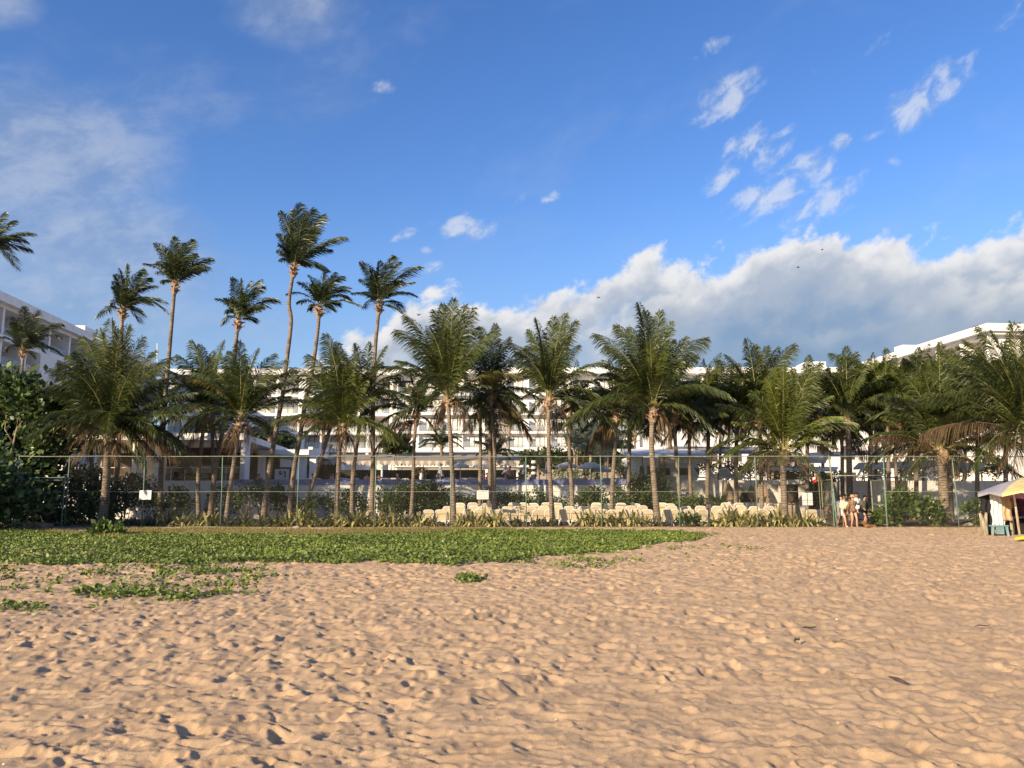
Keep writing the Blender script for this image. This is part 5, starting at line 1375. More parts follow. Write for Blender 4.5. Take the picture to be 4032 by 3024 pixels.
sign('large bright white double board with a pipe up its middle, left of the gate', 3160, 3198, 1940, 1989, 40.9, [(.48, .04, .46, False), (.48, .56, .96, False), (.2, .06, .44, True), (.7, .06, .44, True), (.2, .58, .94, True), (.7, .58, .94, True)], split=True, seed=7)

# ------------------------------------------------------------------ variegated strap-leaved clumps
def strap_mesh(name, seed, n, L, droop, mats, dark=False):
    rs = np.random.default_rng(seed); V, T = [], []
    for i in range(n):
        az = rs.uniform(0, 2 * math.pi); el = rs.uniform(.18, 1.2)
        l = L * rs.uniform(.55, 1.1); w = rs.uniform(.030, .056)
        d = np.array([math.cos(az) * math.cos(el), math.sin(az) * math.cos(el), math.sin(el)])
        b = np.array([math.cos(az), math.sin(az), 0]) * rs.uniform(0, .22) * L
        b[2] = 0
        s = np.cross(d, [0, 0, 1.0]); s /= max(np.linalg.norm(s), .05)
        k = np.linspace(0, 1, 5); dr = droop * rs.uniform(.5, 1.6)
        P = b + d * (k * l)[:, None] + np.array([0, 0, -1.0]) * (dr * l * k ** 2.4)[:, None] * math.cos(el)
        P[:, 2] = np.maximum(P[:, 2], .015)
        ww = w * np.array([.55, 1, 1, .75, .08])
        V.append(np.stack([P - s * ww[:, None], P + s * ww[:, None]], 1).reshape(-1, 3))
        T.append(np.repeat(np.clip(rs.beta(.55, .75), 0, 1), 10))
    q = np.array([[2 * j, 2 * j + 1, 2 * j + 3, 2 * j + 2] for j in range(4)])
    Fq = np.concatenate([q + 10 * i for i in range(n)])
    return np_mesh(name, np.concatenate(V), Fq, mats, np.concatenate(T))
SM = [strap_mesh('variegated_plant', 100 + i, 130, 1.12, 1.15, [M['leaf_strap']]) for i in range(4)]
SD = [strap_mesh('variegated_plant', 120 + i, 120, 1.08, 1.2, [M['leaf_strap_dark']]) for i in range(2)]
SU = [strap_mesh('variegated_plant', 140 + i, 85, 1.3, .7, [M['leaf_strap']]) for i in range(2)]
G_ST = 'strap-leaved plants along the fence foot'
straps = [  # px, depth, scale, mesh list, label
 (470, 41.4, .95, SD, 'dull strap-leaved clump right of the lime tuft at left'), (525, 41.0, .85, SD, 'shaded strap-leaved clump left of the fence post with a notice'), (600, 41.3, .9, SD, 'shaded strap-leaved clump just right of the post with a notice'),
 (655, 41.2, 1.0, SM, 'golden strap-leaved clump at the left end of the golden mass'), (712, 40.9, 1.05, SM, 'golden strap-leaved clump left of the dark palm foot'), (770, 41.1, 1.1, SM, 'golden strap-leaved clump under the dark palm foot'), (825, 40.8, 1.05, SM, 'golden strap-leaved clump under the paired palm feet'), (685, 42.2, 1.0, SM, 'taller golden clump behind the left golden mass'), (800, 42.4, 1.0, SM, 'taller golden clump behind the paired palm feet'),
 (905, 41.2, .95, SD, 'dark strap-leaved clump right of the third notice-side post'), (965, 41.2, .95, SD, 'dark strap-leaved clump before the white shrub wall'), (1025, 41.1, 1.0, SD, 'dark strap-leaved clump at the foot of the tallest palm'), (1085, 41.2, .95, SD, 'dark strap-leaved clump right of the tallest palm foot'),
 (1140, 41.0, 1.05, SU, 'pale upright strap clump hugging a fence post at its left'), (1195, 40.9, 1.25, SU, 'largest pale strap clump, right of the post with a stone'), (1240, 41.3, 1.0, SM, 'yellowish strap clump right of the largest pale one'), (1285, 41.0, .9, SD, 'low dull strap clump left of the light green palm'),
 (1345, 41.0, 1.05, SU, 'bright strap clump at the foot of the light green palm'), (1400, 40.8, 1.2, SU, 'tall-leaved bright strap clump with one spike standing high'), (1440, 41.1, 1.0, SM, 'bright strap clump touching a fence post from the left'), (1500, 40.9, 1.05, SM, 'bright strap clump touching the same fence post from the right'), (1550, 40.9, 1.1, SU, 'bright strap clump left of the thin black palm foot'), (1588, 41.2, .95, SM, 'strap clump right before the thin black palm foot'),
 (1655, 41.0, 1.0, SM, 'brownish strap clump below the first cream loungers'), (1705, 41.2, .7, SM, 'small strap clump under the leftmost cream lounger pair'), (1822, 41.0, .95, SM, 'strap clump right of the big central palm foot'), (1862, 41.1, 1.15, SM, 'spiky strap clump below the central notice board'), (1900, 41.3, 1.1, SU, 'upright strap clump behind the central notice post'), (1952, 40.8, 1.2, SM, 'rounded fountain-like strap clump right of the notice board'),
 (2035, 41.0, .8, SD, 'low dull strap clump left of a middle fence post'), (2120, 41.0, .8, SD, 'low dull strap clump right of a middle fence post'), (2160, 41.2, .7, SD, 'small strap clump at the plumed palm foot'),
 (2295, 40.9, 1.0, SM, 'straw-coloured strap clump before the lounger row'), (2345, 41.0, 1.15, SU, 'tall straw-coloured strap clump left of the slanting palm foot'), (2385, 40.8, 1.05, SM, 'straw-coloured strap clump at a fence post below the slanting palm'), (2440, 41.0, 1.1, SM, 'straw-coloured strap clump right of the slanting palm foot'), (2490, 40.9, 1.05, SM, 'straw-coloured strap clump between two palm feet'), (2540, 41.1, .85, SM, 'small strap clump just left of the big wide palm foot'), (2605, 41.0, .7, SD, 'low green strap clump right of the big wide palm foot'),
 (2820, 40.9, .95, SM, 'golden strap clump at the left end of the right-hand mass'), (2870, 40.8, 1.1, SM, 'golden strap clump in the right-hand mass before the hatch'), (2920, 40.9, 1.15, SM, 'golden strap clump left of the post before the leaning umbrellas'), (2968, 40.7, 1.1, SM, 'golden strap clump at the post before the leaning umbrellas'), (3020, 40.9, 1.1, SM, 'golden strap clump right of the post before the leaning umbrellas'), (3070, 40.8, 1.05, SM, 'golden strap clump at the bright palm foot'), (3120, 40.9, 1.0, SM, 'golden strap clump below the wooden crate'), (3170, 40.8, 1.0, SM, 'golden strap clump below the white double board'), (3215, 41.0, .9, SM, 'last golden strap clump before the gate'), (2895, 41.8, 1.1, SU, 'taller golden clump behind the right-hand mass, near the hatch'), (3045, 41.9, 1.05, SU, 'taller golden clump behind the right-hand mass, near the palm'),
]
for i, (px, Y, sc, lst, lab) in enumerate(straps):
    o = link('variegated_plant', lst[i % len(lst)])
    g = W(px, 2070, Y); o.location = (g.x, Y, 0); sc *= 1.15; o.scale = (sc, sc, sc * rng.uniform(1.0, 1.25)); o.rotation_euler = (0, 0, rng.uniform(0, 6.28))
    tag(o, lab, 'plant', G_ST)

# ------------------------------------------------------------------ shrubs, hedges, sea grape
def foliage(name, blobs, size, mats, seed, clump=.16, per=26, dens=1.0, flat=0.0, hue=0.0):
    """leaf clumps spread through ellipsoids (cx,cy,cz,rx,ry,rz)"""
    rs = np.random.default_rng(seed); P, D, Nn, T = [], [], [], []
    for cx, cy, cz, rx, ry, rz in blobs:
        area = (rx * rz + rx * ry + ry * rz)
        nc = max(6, int(area * 26 * dens))
        v = unit(rs.normal(size=(nc, 3))) * (rs.uniform(.12, 1, nc) ** .45)[:, None] * (1 + rs.normal(size=(nc, 1)) * .10)
        c = v * np.array([rx, ry, rz]) + np.array([cx, cy, cz])
        for k in range(nc):
            m_ = rs.integers(int(per * .5), per)
            p = c[k] + rs.normal(size=(m_, 3)) * clump
            outw = unit(p - np.array([cx, cy, cz - rz * .6]))
            P.append(p); D.append(outw + rs.normal(size=(m_, 3)) * .7)
            Nn.append(rs.normal(size=(m_, 3)) * .6 + np.array([0, -.4, .8]) + outw * .4)
            T.append(np.clip(rs.beta(1.8, 2.4) + rs.normal(size=m_) * .16 + hue, 0, 1))
    P, D, Nn, T = map(np.concatenate, (P, D, Nn, T))
    P[:, 2] = np.maximum(P[:, 2], .04)
    L = size * rs.uniform(.65, 1.3, len(P))
    v, f, t = leaf_cloud(P, D, Nn, L, L * rs.uniform(.55, .75, len(P)), T, .04)
    return v, f, t
def shrub(label, pxblobs, size=.16, m='leaf_shrub', seed=1, stems=7, cat='shrub', dens=1.0, clump=.16, per=26, name='shrub', group='shrubs below the terrace wall', hue=0.0, zfoot=0.0):
    bl = []
    for px, py, rx, ry, Y in pxblobs:
        c = W(px, py, Y); k = Y / F
        bl.append((c.x, c.y, c.z, rx * k * .88, min(rx, ry) * k * .9 + .15, ry * k * .80))
    c0 = Vector((sum(b[0] for b in bl) / len(bl), sum(b[1] for b in bl) / len(bl), zfoot))
    root = thing(name, label, cat, c0, group)
    v, f, t = foliage('foliage', bl, size * 1.35, None, seed, clump, per, dens, hue=hue)
    link('foliage', np_mesh('foliage', v - np.array(c0), f, [M[m]], t), root)
    if stems:
        rs = random.Random(seed); mb = MB()
        for i in range(stems):
            b = bl[i % len(bl)]
            foot = Vector((c0.x + rs.uniform(-.25, .25), c0.y + rs.uniform(-.1, .2), zfoot - .05))
            tip = Vector((b[0] + rs.uniform(-.8, .8) * b[3], b[1] + rs.uniform(-.5, .3) * b[4], b[2] + rs.uniform(-.3, .7) * b[5]))
            mid = foot.lerp(tip, .5) + Vector((rs.uniform(-.15, .15), rs.uniform(-.1, .1), rs.uniform(-.1, .1)))
            mb.tube([foot, mid, tip], [.028, .02, .009], 5)
        mb.build('stem', M['bark'], root, smooth=True)
    return root
S = shrub
S('large dark shrub filling the space under the massive shaggy palm', [(330, 1900, 90, 80, 44.5), (300, 1990, 120, 70, 44), (390, 1985, 90, 70, 44.5), (260, 2030, 70, 45, 43.5), (420, 1930, 60, 60, 45)], .15, 'leaf_shrub', 201, 10, dens=.9)
S('low deep-shade shrub at the foot of the left gate', [(195, 2040, 60, 40, 43), (120, 2050, 60, 35, 43)], .13, 'leaf_hedge', 202, 5)
S('thin-leaved shrub with pale gaps right of the massive shaggy palm', [(500, 1940, 60, 50, 46), (470, 1980, 60, 40, 45.5), (530, 1900, 40, 35, 46.5)], .14, 'leaf_shrub', 203, 8, dens=.6)
S('leafy shrub against the white wall behind the notice on the fence', [(570, 1920, 50, 40, 47), (610, 1990, 50, 45, 46), (545, 1975, 45, 40, 46)], .14, 'leaf_shrub', 204, 8, dens=.55)
S('round-topped shrub on the white wall left of the paired palm trunks', [(700, 1955, 50, 40, 47), (670, 1990, 60, 40, 46.5), (735, 1985, 35, 35, 47)], .14, 'leaf_shrub', 205, 8, dens=.65)
S('shrub squeezed between the two leaning palms before the white wall', [(870, 1950, 40, 35, 47.5), (905, 1985, 40, 40, 47)], .14, 'leaf_shrub', 206, 6, dens=.6)
S('bare-branched shrub with a leafy cap, white wall glaring through it', [(975, 1952, 58, 28, 46.5), (930, 1970, 35, 26, 46.5), (1008, 1940, 30, 22, 46.5)], .14, 'leaf_shrub', 207, 16, dens=.8)
S('tall shrub with a spiky top before the blue band, by the tallest palm', [(1005, 1910, 24, 30, 48.5), (1070, 1960, 40, 45, 47.5)], .14, 'leaf_shrub', 208, 6, dens=.7)
S('dark shrub on the white wall between the slanting trunks', [(1110, 1965, 42, 34, 47.5), (1092, 1935, 20, 24, 48), (1150, 1980, 30, 34, 47.5)], .14, 'leaf_hedge', 209, 8, dens=.8)
S('squat dark shrub behind the largest pale strap clump', [(1212, 2000, 40, 32, 46), (1232, 1972, 26, 24, 46.5)], .13, 'leaf_hedge', 210, 6)
S('low dark hedge mound left of the light green palm trunk', [(1295, 1975, 40, 30, 47), (1330, 2000, 60, 40, 46.5)], .12, 'leaf_hedge', 211, 6)
S('low dark hedge mound between two pale trunks', [(1400, 1985, 55, 45, 47), (1370, 1960, 35, 28, 47.5)], .12, 'leaf_hedge', 212, 6)
S('shrub with open sprays over the white wall, left of the round hedge', [(1505, 1945, 40, 28, 48), (1490, 1992, 45, 36, 47)], .13, 'leaf_shrub', 213, 8, dens=.55)
S('big rounded dense hedge left of the big central palm', [(1600, 1955, 75, 75, 47.5), (1560, 1990, 70, 55, 46.5), (1690, 1950, 80, 75, 47.5), (1650, 1990, 90, 60, 46.5), (1740, 1985, 60, 55, 47)], .095, 'leaf_hedge', 214, 6, 'hedge', dens=1.7, clump=.13, name='hedge')
S('long trimmed hedge behind the loungers around the notice board', [(1830, 1985, 60, 40, 47.5), (1900, 1988, 70, 38, 47.5), (1985, 1978, 70, 44, 47.5), (2055, 1980, 60, 42, 47.5), (1935, 1945, 26, 26, 48.5)], .10, 'leaf_hedge', 215, 6, 'hedge', dens=1.6, clump=.13, name='hedge')
S('shrub sprays above the hedge left of the plumed palm', [(2120, 1948, 32, 22, 48.5), (2145, 1985, 45, 34, 47.5), (2095, 1990, 40, 35, 47.5)], .13, 'leaf_shrub', 216, 8, dens=.8)
S('low green hedge between the plumed palm and the dark slim palm', [(2215, 1990, 40, 30, 47), (2275, 1980, 50, 38, 47.5)], .11, 'leaf_shrub', 217, 5, 'hedge', dens=1.1, name='hedge')
S('shrub mound on the white wall left of the slanting mid-height palm', [(2345, 1945, 45, 32, 48), (2360, 1985, 55, 45, 47.5), (2310, 1965, 35, 40, 48)], .13, 'leaf_shrub', 218, 7, dens=.9)
S('dark shrub right of the slanting mid-height palm trunk', [(2440, 1955, 40, 35, 48), (2450, 1990, 45, 30, 47)], .13, 'leaf_shrub', 219, 6, dens=.8)
S('big dark bush with spiky top sprigs hiding the end of the blue band', [(2530, 1935, 80, 55, 48.3), (2520, 1980, 75, 50, 47.5), (2590, 1925, 45, 55, 48.5), (2500, 1890, 25, 20, 49), (2580, 1870, 22, 26, 49), (2620, 1980, 45, 50, 47)], .12, 'leaf_hedge', 220, 10, dens=1.3)
S('bright domed hedge behind the loungers left of the cycad', [(2740, 1985, 60, 45, 46), (2700, 1990, 40, 40, 46)], .085, 'leaf_shrub', 221, 3, 'hedge', dens=2.0, clump=.1, name='hedge', hue=.15)
S('dark vegetation in the shaded passage beside the hut frame', [(3180, 1935, 45, 60, 55), (3110, 1900, 40, 50, 56), (3240, 1920, 40, 70, 55)], .16, 'leaf_hedge', 222, 6, dens=1.0)
S('dark bush behind the gate opening against the passage wall', [(3300, 1960, 26, 70, 54), (3285, 1900, 26, 50, 55)], .15, 'leaf_hedge', 223, 5)
S('sunlit big-leaved shrub just right of the gate post', [(3540, 1990, 60, 50, 41.6), (3500, 2020, 45, 40, 41.4), (3600, 2000, 55, 42, 41.7), (3570, 1965, 40, 28, 41.8), (3470, 2040, 28, 30, 41.5)], .16, 'leaf_lime', 224, 12, dens=1.0, group='sunlit shrubs right of the gate')
S('sunlit shrub left of the heavy palm foot with bare lower stems', [(3670, 2000, 45, 32, 41.6), (3640, 1985, 35, 25, 41.8), (3690, 2030, 35, 30, 41.5)], .16, 'leaf_lime', 225, 9, dens=.9, group='sunlit shrubs right of the gate')
S('smaller sunlit shrub near the vendor stall', [(3850, 2000, 42, 30, 42.5), (3820, 2010, 30, 25, 42.3), (3870, 2040, 25, 22, 42)], .15, 'leaf_lime', 226, 7, dens=.9, group='sunlit shrubs right of the gate')
S('lime-green low tuft of broad leaves in front of the fence at left', [(405, 2086, 40, 24, 31.6), (440, 2096, 34, 18, 31.3), (380, 2096, 26, 16, 31.4)], .19, 'leaf_lime', 227, 3, 'plant', dens=1.5, clump=.12, name='leafy_plant', group='low green plants on the sand edge')
S('deep green broad-leaved plant by the fence post among the loungers', [(2690, 2050, 26, 22, 41.0), (2725, 2052, 26, 16, 41.2)], .17, 'leaf_shrub', 228, 3, 'plant', dens=1.4, clump=.1, name='leafy_plant', group='low green plants on the sand edge')
S('weedy sprig with small leaves on a middle fence post', [(2050, 2010, 14, 22, 40.5), (2082, 2020, 14, 24, 40.5)], .08, 'leaf_shrub', 229, 6, 'plant', dens=1.2, clump=.1, per=10, name='leafy_plant', group='low green plants on the sand edge')
S('rust-orange rounded bush on the terrace left of the big central palm', [(1658, 1852, 24, 18, 55)], .10, 'leaf_rust', 230, 4, dens=1.5, clump=.1, zfoot=ZT, group='terrace greenery')
S('trimmed green hedge on the terrace under the open parasols', [(2200, 1872, 35, 14, 62), (2260, 1868, 40, 15, 62), (2330, 1872, 40, 16, 62)], .11, 'leaf_shrub', 231, 0, 'hedge', dens=1.2, zfoot=ZT, name='hedge', group='terrace greenery', hue=.1)
S('yellow-green bush beside the pool shed on the terrace', [(2448, 1855, 26, 36, 56)], .12, 'leaf_lime', 232, 4, dens=1.1, zfoot=ZT, group='terrace greenery')
S('dense court greenery behind the right terrace loungers', [(2760, 1840, 80, 30, 60), (2900, 1850, 90, 30, 60), (3030, 1850, 70, 36, 60), (3140, 1855, 60, 36, 60)], .15, 'leaf_hedge', 233, 0, 'hedge', dens=.9, zfoot=ZT, name='hedge', group='terrace greenery')
S('dark treed mass behind the open parasols in the court', [(2180, 1810, 90, 45, 80), (2330, 1800, 90, 60, 80), (2440, 1790, 60, 60, 78), (2090, 1820, 60, 40, 76)], .26, 'leaf_hedge', 234, 0, 'hedge', dens=.6, clump=.3, zfoot=ZT, name='hedge', group='terrace greenery')
S('green clump behind the right terrace above stacked loungers', [(3600, 1850, 80, 30, 62), (3760, 1850, 70, 34, 60), (3900, 1840, 80, 44, 60), (3450, 1850, 60, 24, 62)], .16, 'leaf_shrub', 235, 0, 'hedge', dens=.7, zfoot=ZT, name='hedge', group='terrace greenery')
S('dark-leaved planting between dining hall roof and hotel', [(840, 1690, 70, 35, 78), (1000, 1720, 60, 30, 80), (1120, 1745, 50, 40, 84)], .24, 'leaf_hedge', 236, 4, dens=.6, clump=.25, zfoot=ZT, group='terrace greenery')
S('banana-leaved clump above the bar awning left of centre', [(1580, 1760, 45, 30, 76), (1540, 1770, 30, 22, 76)], .7, 'leaf_shrub', 237, 4, dens=.35, clump=.25, per=14, zfoot=ZT, group='terrace greenery', hue=.15)

# cycad and fan palms
def rosette(label, px, py, Y, L, n, m, seed, zf=0.0, name='cycad', fan=False, cat='plant'):
    c = W(px, py, Y); root = thing(name, label, cat, (c.x, Y, zf), 'rosette plants')
    rs = np.random.default_rng(seed)
    MB().tube([(c.x, Y, zf - .05), (c.x, Y, c.z)], [.14, .11], 8).build('trunk', M['bark'], root, smooth=True)
    if not fan:
        C = Crown()
        for i in range(n):
            az = 2 * math.pi * (i + rs.uniform(0, .7)) / n; el = rs.uniform(.15, 1.2); l = L * rs.uniform(.8, 1.1)
            d = np.array([math.cos(az) * math.cos(el), math.sin(az) * math.cos(el), math.sin(el)])
            C.frond(np.array(c), np.array(c) + d * l, .22, 'leaf', rs, .09, .25, (0, 0, 0), .03, 34)
        link('crown', C.mesh('crown', ['leaf', 'rachis'], [M[m], M['rachis']], root.location), root)
    else:
        V, T = [], []
        for i in range(n):
            az = rs.uniform(0, 2 * math.pi); el = rs.uniform(-.2, 1.35); l = L * rs.uniform(.5, .9)
            d = np.array([math.cos(az) * math.cos(el), math.sin(az) * math.cos(el), math.sin(el)])
            hub = np.array(c) + d * l; s = unit(np.cross(d, [.05, .03, 1.0])); u = np.cross(s, d)
            tn = rs.uniform(.1, .9)
            V.append(np.array([np.array(c) - s * .02, np.array(c) + s * .02, hub + s * .015, hub - s * .015])); T.append(np.full(4, .3))
            for k in np.linspace(-2.0, 2.0, 22):
                e = unit(d * math.cos(k) + s * math.sin(k) + u * rs.normal() * .12 + np.array([0, 0, -.12]))
                ll = L * .62 * (1 - .12 * abs(k)); w = np.cross(e, u); w = unit(w) * L * .035
                V.append(np.array([hub - w * .3, hub + e * ll * .6 - w, hub + e * ll, hub + e * ll * .6 + w])); T.append(np.full(4, np.clip(tn + rs.normal() * .1, 0, 1)))
        link('crown', np_mesh('crown', np.concatenate(V) - np.array(root.location), np.arange(len(V) * 4).reshape(-1, 4), [M[m]], np.concatenate(T)), root)
    return root
rosette('dark fountain-shaped cycad behind the loungers by the leaning umbrellas', 2835, 2005, 46, 1.0, 22, 'leaf_shrub', 301)
rosette('silvery fan palm above the fence between the slim dark palm and the slanting one', 2325, 1775, 72, 2.6, 22, 'leaf_silver', 302, ZT, 'fan_palm', True, 'palm tree')
rosette('second silvery fan palm lower, half hidden by the slanting palm', 2385, 1810, 66, 2.0, 18, 'leaf_silver', 303, ZT, 'fan_palm', True, 'palm tree')
rosette('grey-green fan palm right of the slim dark trunk', 2262, 1775, 74, 2.0, 18, 'leaf_silver', 304, ZT, 'fan_palm', True, 'palm tree')
rosette('low feathery terrace palm in front of the stripes-posted bar end', 2120, 1835, 64, 1.6, 20, 'leaf_palm_tall', 305, ZT, 'cycad', False, 'plant')

# sea grape tree on the far left
c0 = W(-10, 2060, 42.5); root = thing('sea_grape_tree', 'big dark sea grape tree with glossy round leaves at the left edge', 'tree', (c0.x, 42.5, 0))
bl = []
for px, py, rx, ry, Y in [(60, 1530, 120, 50, 42.5), (-80, 1600, 150, 110, 42.8), (120, 1590, 100, 70, 42.2), (200, 1600, 60, 60, 42.6), (40, 1690, 170, 80, 43.2), (200, 1740, 80, 60, 42.3), (-60, 1800, 140, 120, 42.4), (130, 1840, 120, 60, 42.4), (20, 1930, 120, 90, 42.0), (160, 1960, 70, 55, 42.6), (-90, 1980, 120, 90, 41.8), (70, 1790, 90, 50, 44)]:
    c = W(px, py, Y); k = Y / F; bl.append((c.x, c.y, c.z, rx * k, .9, ry * k))
v, f, t = foliage('foliage', bl, .36, None, 401, .28, 18, .95)
# rounder leaves: widen the kites
link('foliage', np_mesh('foliage', v - np.array(root.location), f, [M['leaf_grape']], t), root)
mb = MB()
for pts in [[(-20, 2070), (-10, 1950), (20, 1850), (48, 1770), (55, 1740), (68, 1680), (72, 1620)], [(52, 1745), (20, 1690), (25, 1640), (25, 1600)], [(66, 1690), (95, 1650), (105, 1630)], [(10, 1900), (90, 1800), (125, 1762), (140, 1740)], [(125, 1762), (165, 1772), (195, 1755), (212, 1745)], [(0, 1930), (120, 1870), (200, 1850), (250, 1790)], [(-30, 2060), (-90, 1900), (-140, 1750)]]:
    q = [W(px, py, 42.0) for px, py in pts]; n = len(q)
    mb.tube(q, [.10 * (1 - .85 * i / (n - 1)) + .012 for i in range(n)] if n > 5 else [.045 * (1 - .7 * i / (n - 1)) for i in range(n)], 6)
mb.build('branch', M['bark'], root, smooth=True)

# second sea grape just beyond the left edge of the view; it throws the shade over the left end of the fence
root = thing('sea_grape_tree', 'low sea grape before the fence, mostly outside the left edge of the view', 'tree', (-25.5, 35.0, 0))
bl = [(-25.5, 35, 2.4, 2.6, 2.4, 1.7), (-27.8, 34, 2.6, 2.4, 2.2, 1.8), (-25.6, 33.4, 1.6, 2.0, 1.8, 1.3), (-28.5, 36.5, 2.4, 2.2, 2.2, 1.8), (-24.6, 37.6, 1.5, 1.6, 1.4, 1.3)]
v, f, t = foliage('foliage', bl, .36, None, 402, .3, 18, .5)
link('foliage', np_mesh('foliage', v - np.array(root.location), f, [M['leaf_grape']], t), root)
mb = MB()
for tip in ((-24.4, 34.8, 2.8), (-27.6, 34, 3.4), (-26.3, 36.6, 2.6), (-25.3, 33, 2)): mb.tube([(-25.9, 35.0, -.1), (-26.0 + (tip[0] + 26) * .3, 35, 1.6), tip], [.16, .11, .03], 7)
mb.build('branch', M['bark'], root, smooth=True)

# ------------------------------------------------------------------ sun loungers
def make_lounger(name, label, group, sling='cream', back=R(76)):
    root = thing(name, label, 'sun lounger', (0, 0, 0), group)
    w = .285; hs = .34; cb, sb = math.cos(back), math.sin(back); Lb = .70
    def B(a, x, off=0): return Vector((x, -a * cb - off * sb, hs + a * sb - off * cb))   # back leans towards the viewer's side (-y)
    # backrest border: rounded frame tube
    pts = [B(.02, -w), B(Lb - .12, -w), B(Lb - .03, -w + .05), B(Lb, -w + .14), B(Lb, w - .14), B(Lb - .03, w - .05), B(Lb - .12, w), B(.02, w)]
    MB().tube(pts, .034, 7).build('back_frame', M['white_plastic'], root, LOCAL, smooth=True)
    mb = MB()
    q = [B(.03, -w + .02, .0), B(Lb - .13, -w + .02), B(Lb - .05, -w + .07), B(Lb - .02, -w + .15), B(Lb - .02, w - .15), B(Lb - .05, w - .07), B(Lb - .13, w - .02), B(.03, w - .02)]
    ext = B(0, 0, .022) - B(0, 0, 0); mb.prism(q, ext); mb.build('backrest', M[sling], root, LOCAL)
    MB().box(-w + .03, w - .03, .02, 1.22, hs - .01, hs + .012).build('seat', M[sling], root, LOCAL)
    mb = MB(); mb.box(-w - .02, -w + .03, -.12, 1.28, hs - .05, hs + .02); mb.box(w - .03, w + .02, -.12, 1.28, hs - .05, hs + .02); mb.box(-w + .03, w - .03, -.12, -.06, hs - .07, hs + .012); mb.box(-w + .03, w - .03, 1.22, 1.28, hs - .05, hs + .02)
    mb.build('seat_frame', M['white_plastic'], root, LOCAL)
    for sx in (-1, 1):
        for y0, y1 in ((-.08, -.22), (1.08, 1.2)):
            MB().tube([(sx * (w - .04), y0, hs - .05), (sx * (w - .02), (y0 + y1) / 2, .2), (sx * (w + .05), y1, 0)], [.035, .028, .024], 6).build('leg', M['white_plastic'], root, LOCAL)
    return root
loung = make_lounger('sun_lounger', 'x', 'cream loungers stored behind the fence')
first = [True]
def put_lounger(proto, x, y, z, rz, label, group=None, fl=None):
    fl = first if fl is None else fl
    o = proto if fl[0] else copy_tree(proto)
    fl[0] = False
    o.location = (x, y, z); o.rotation_euler = (0, 0, rz); o['label'] = label
    if group: o['group'] = group
    return o
ORD = ['first', 'second', 'third', 'fourth', 'fifth', 'sixth', 'seventh', 'eighth', 'ninth', 'tenth', 'eleventh', 'twelfth', 'thirteenth', 'fourteenth', 'fifteenth', 'sixteenth', 'seventeenth', 'eighteenth', 'nineteenth', 'twentieth', 'twenty-first', 'twenty-second', 'twenty-third', 'twenty-fourth', 'twenty-fifth', 'twenty-sixth', 'twenty-seventh', 'twenty-eighth', 'twenty-ninth', 'thirtieth']
rows = [
 ('front', 42.6, [1693, 1738, 1782, 1850, 1888, 1948, 1985, 2022, 2066, 2120, 2165, 2220, 2272, 2322, 2368, 2416, 2462, 2506, 2552, 2625, 2662, 2712, 2765, 2842, 2886, 2938, 3002, 3048, 3190, 3222]),
 ('second', 44.1, [1768, 1812, 1870, 1905, 1996, 2040, 2092, 2142, 2194, 2240, 2294, 2345, 2440, 2484, 2530, 2645, 2700, 2757, 2820, 2870, 2915, 2965, 3025]),
 ('rear', 45.6, [1815, 1858, 1920, 2020, 2058, 2102, 2152, 2196, 2350, 2398, 2445, 2502, 2610, 2640, 2858, 2905, 3036]),
]
for rn, Y, pxs in rows:
    for i, px in enumerate(pxs):
        x = W(px, 2030, Y).x + rng.uniform(-.05, .05)
        put_lounger(loung, x, Y + rng.uniform(-.15, .15), {'front': 0.0, 'second': .075, 'rear': .14}[rn], rng.uniform(-.12, .12), f'cream lounger with raised back, {ORD[i]} from the left in the {rn} row of stored loungers').scale.z = {'front': .86, 'second': .95, 'rear': 1.03}[rn] * rng.uniform(.97, 1.03)
# loungers in use up on the terrace
seat2 = [False]
for px, Y, m_, lab in [(1222, 53.5, 0, 'cream lounger on the terrace under the canopy, left of the leaning trunk'), (1250, 53.2, 0, 'cream lounger on the terrace just behind a leaning trunk'), (1345, 53.4, 0, 'pale lounger beside the pool edge right of the light green palm'), (1372, 54.6, 0, 'pale lounger set back behind a pair of trunks'),
                       (1405, 53.2, 0, 'pale lounger on the pool edge left of the plain dark trunk'), (1522, 53.2, 0, 'cream lounger catching sun left of the thin black palm'), (1552, 53.6, 0, 'cream lounger right of the sunlit one, near the black palm'), (1600, 54.5, 0, 'grey-looking lounger behind the rust-orange bush'),
                       (1758, 52.6, 0, 'cream lounger on the pool edge hugging the big central palm'), (1826, 53.2, 0, 'cream lounger under the white parasol left half'), (1853, 52.4, 0, 'tall-backed cream lounger under the white parasol'), (1876, 53.0, 0, 'cream lounger right of the tall-backed one'), (1966, 52.4, 0, 'bright cream lounger below the striped closed parasol'), (1986, 53.4, 0, 'second cream lounger below the striped closed parasol'),
                       (2206, 53.3, 0, 'pale lounger at the pool edge right of the plumed palm'), (2222, 52.5, 0, 'bright cream lounger under the first open parasol'), (2256, 52.5, 0, 'cream lounger half behind the slim dark trunk'), (2285, 53.1, 0, 'cream lounger between the two open parasols'), (2388, 52.8, 0, 'white lounger under the lowest open parasol'), (2434, 52.6, 0, 'cream lounger at the pool edge beside the big dark bush')]:
    put_lounger(loung, W(px, 1885, Y).x, Y, ZT - .02, rng.uniform(-.35, .35), lab, 'loungers in use on the terrace', seat2)
grey = make_lounger('sun_lounger', 'x', 'loungers seen side-on on the right terrace', 'cream_shade', R(58))
gf = [True]
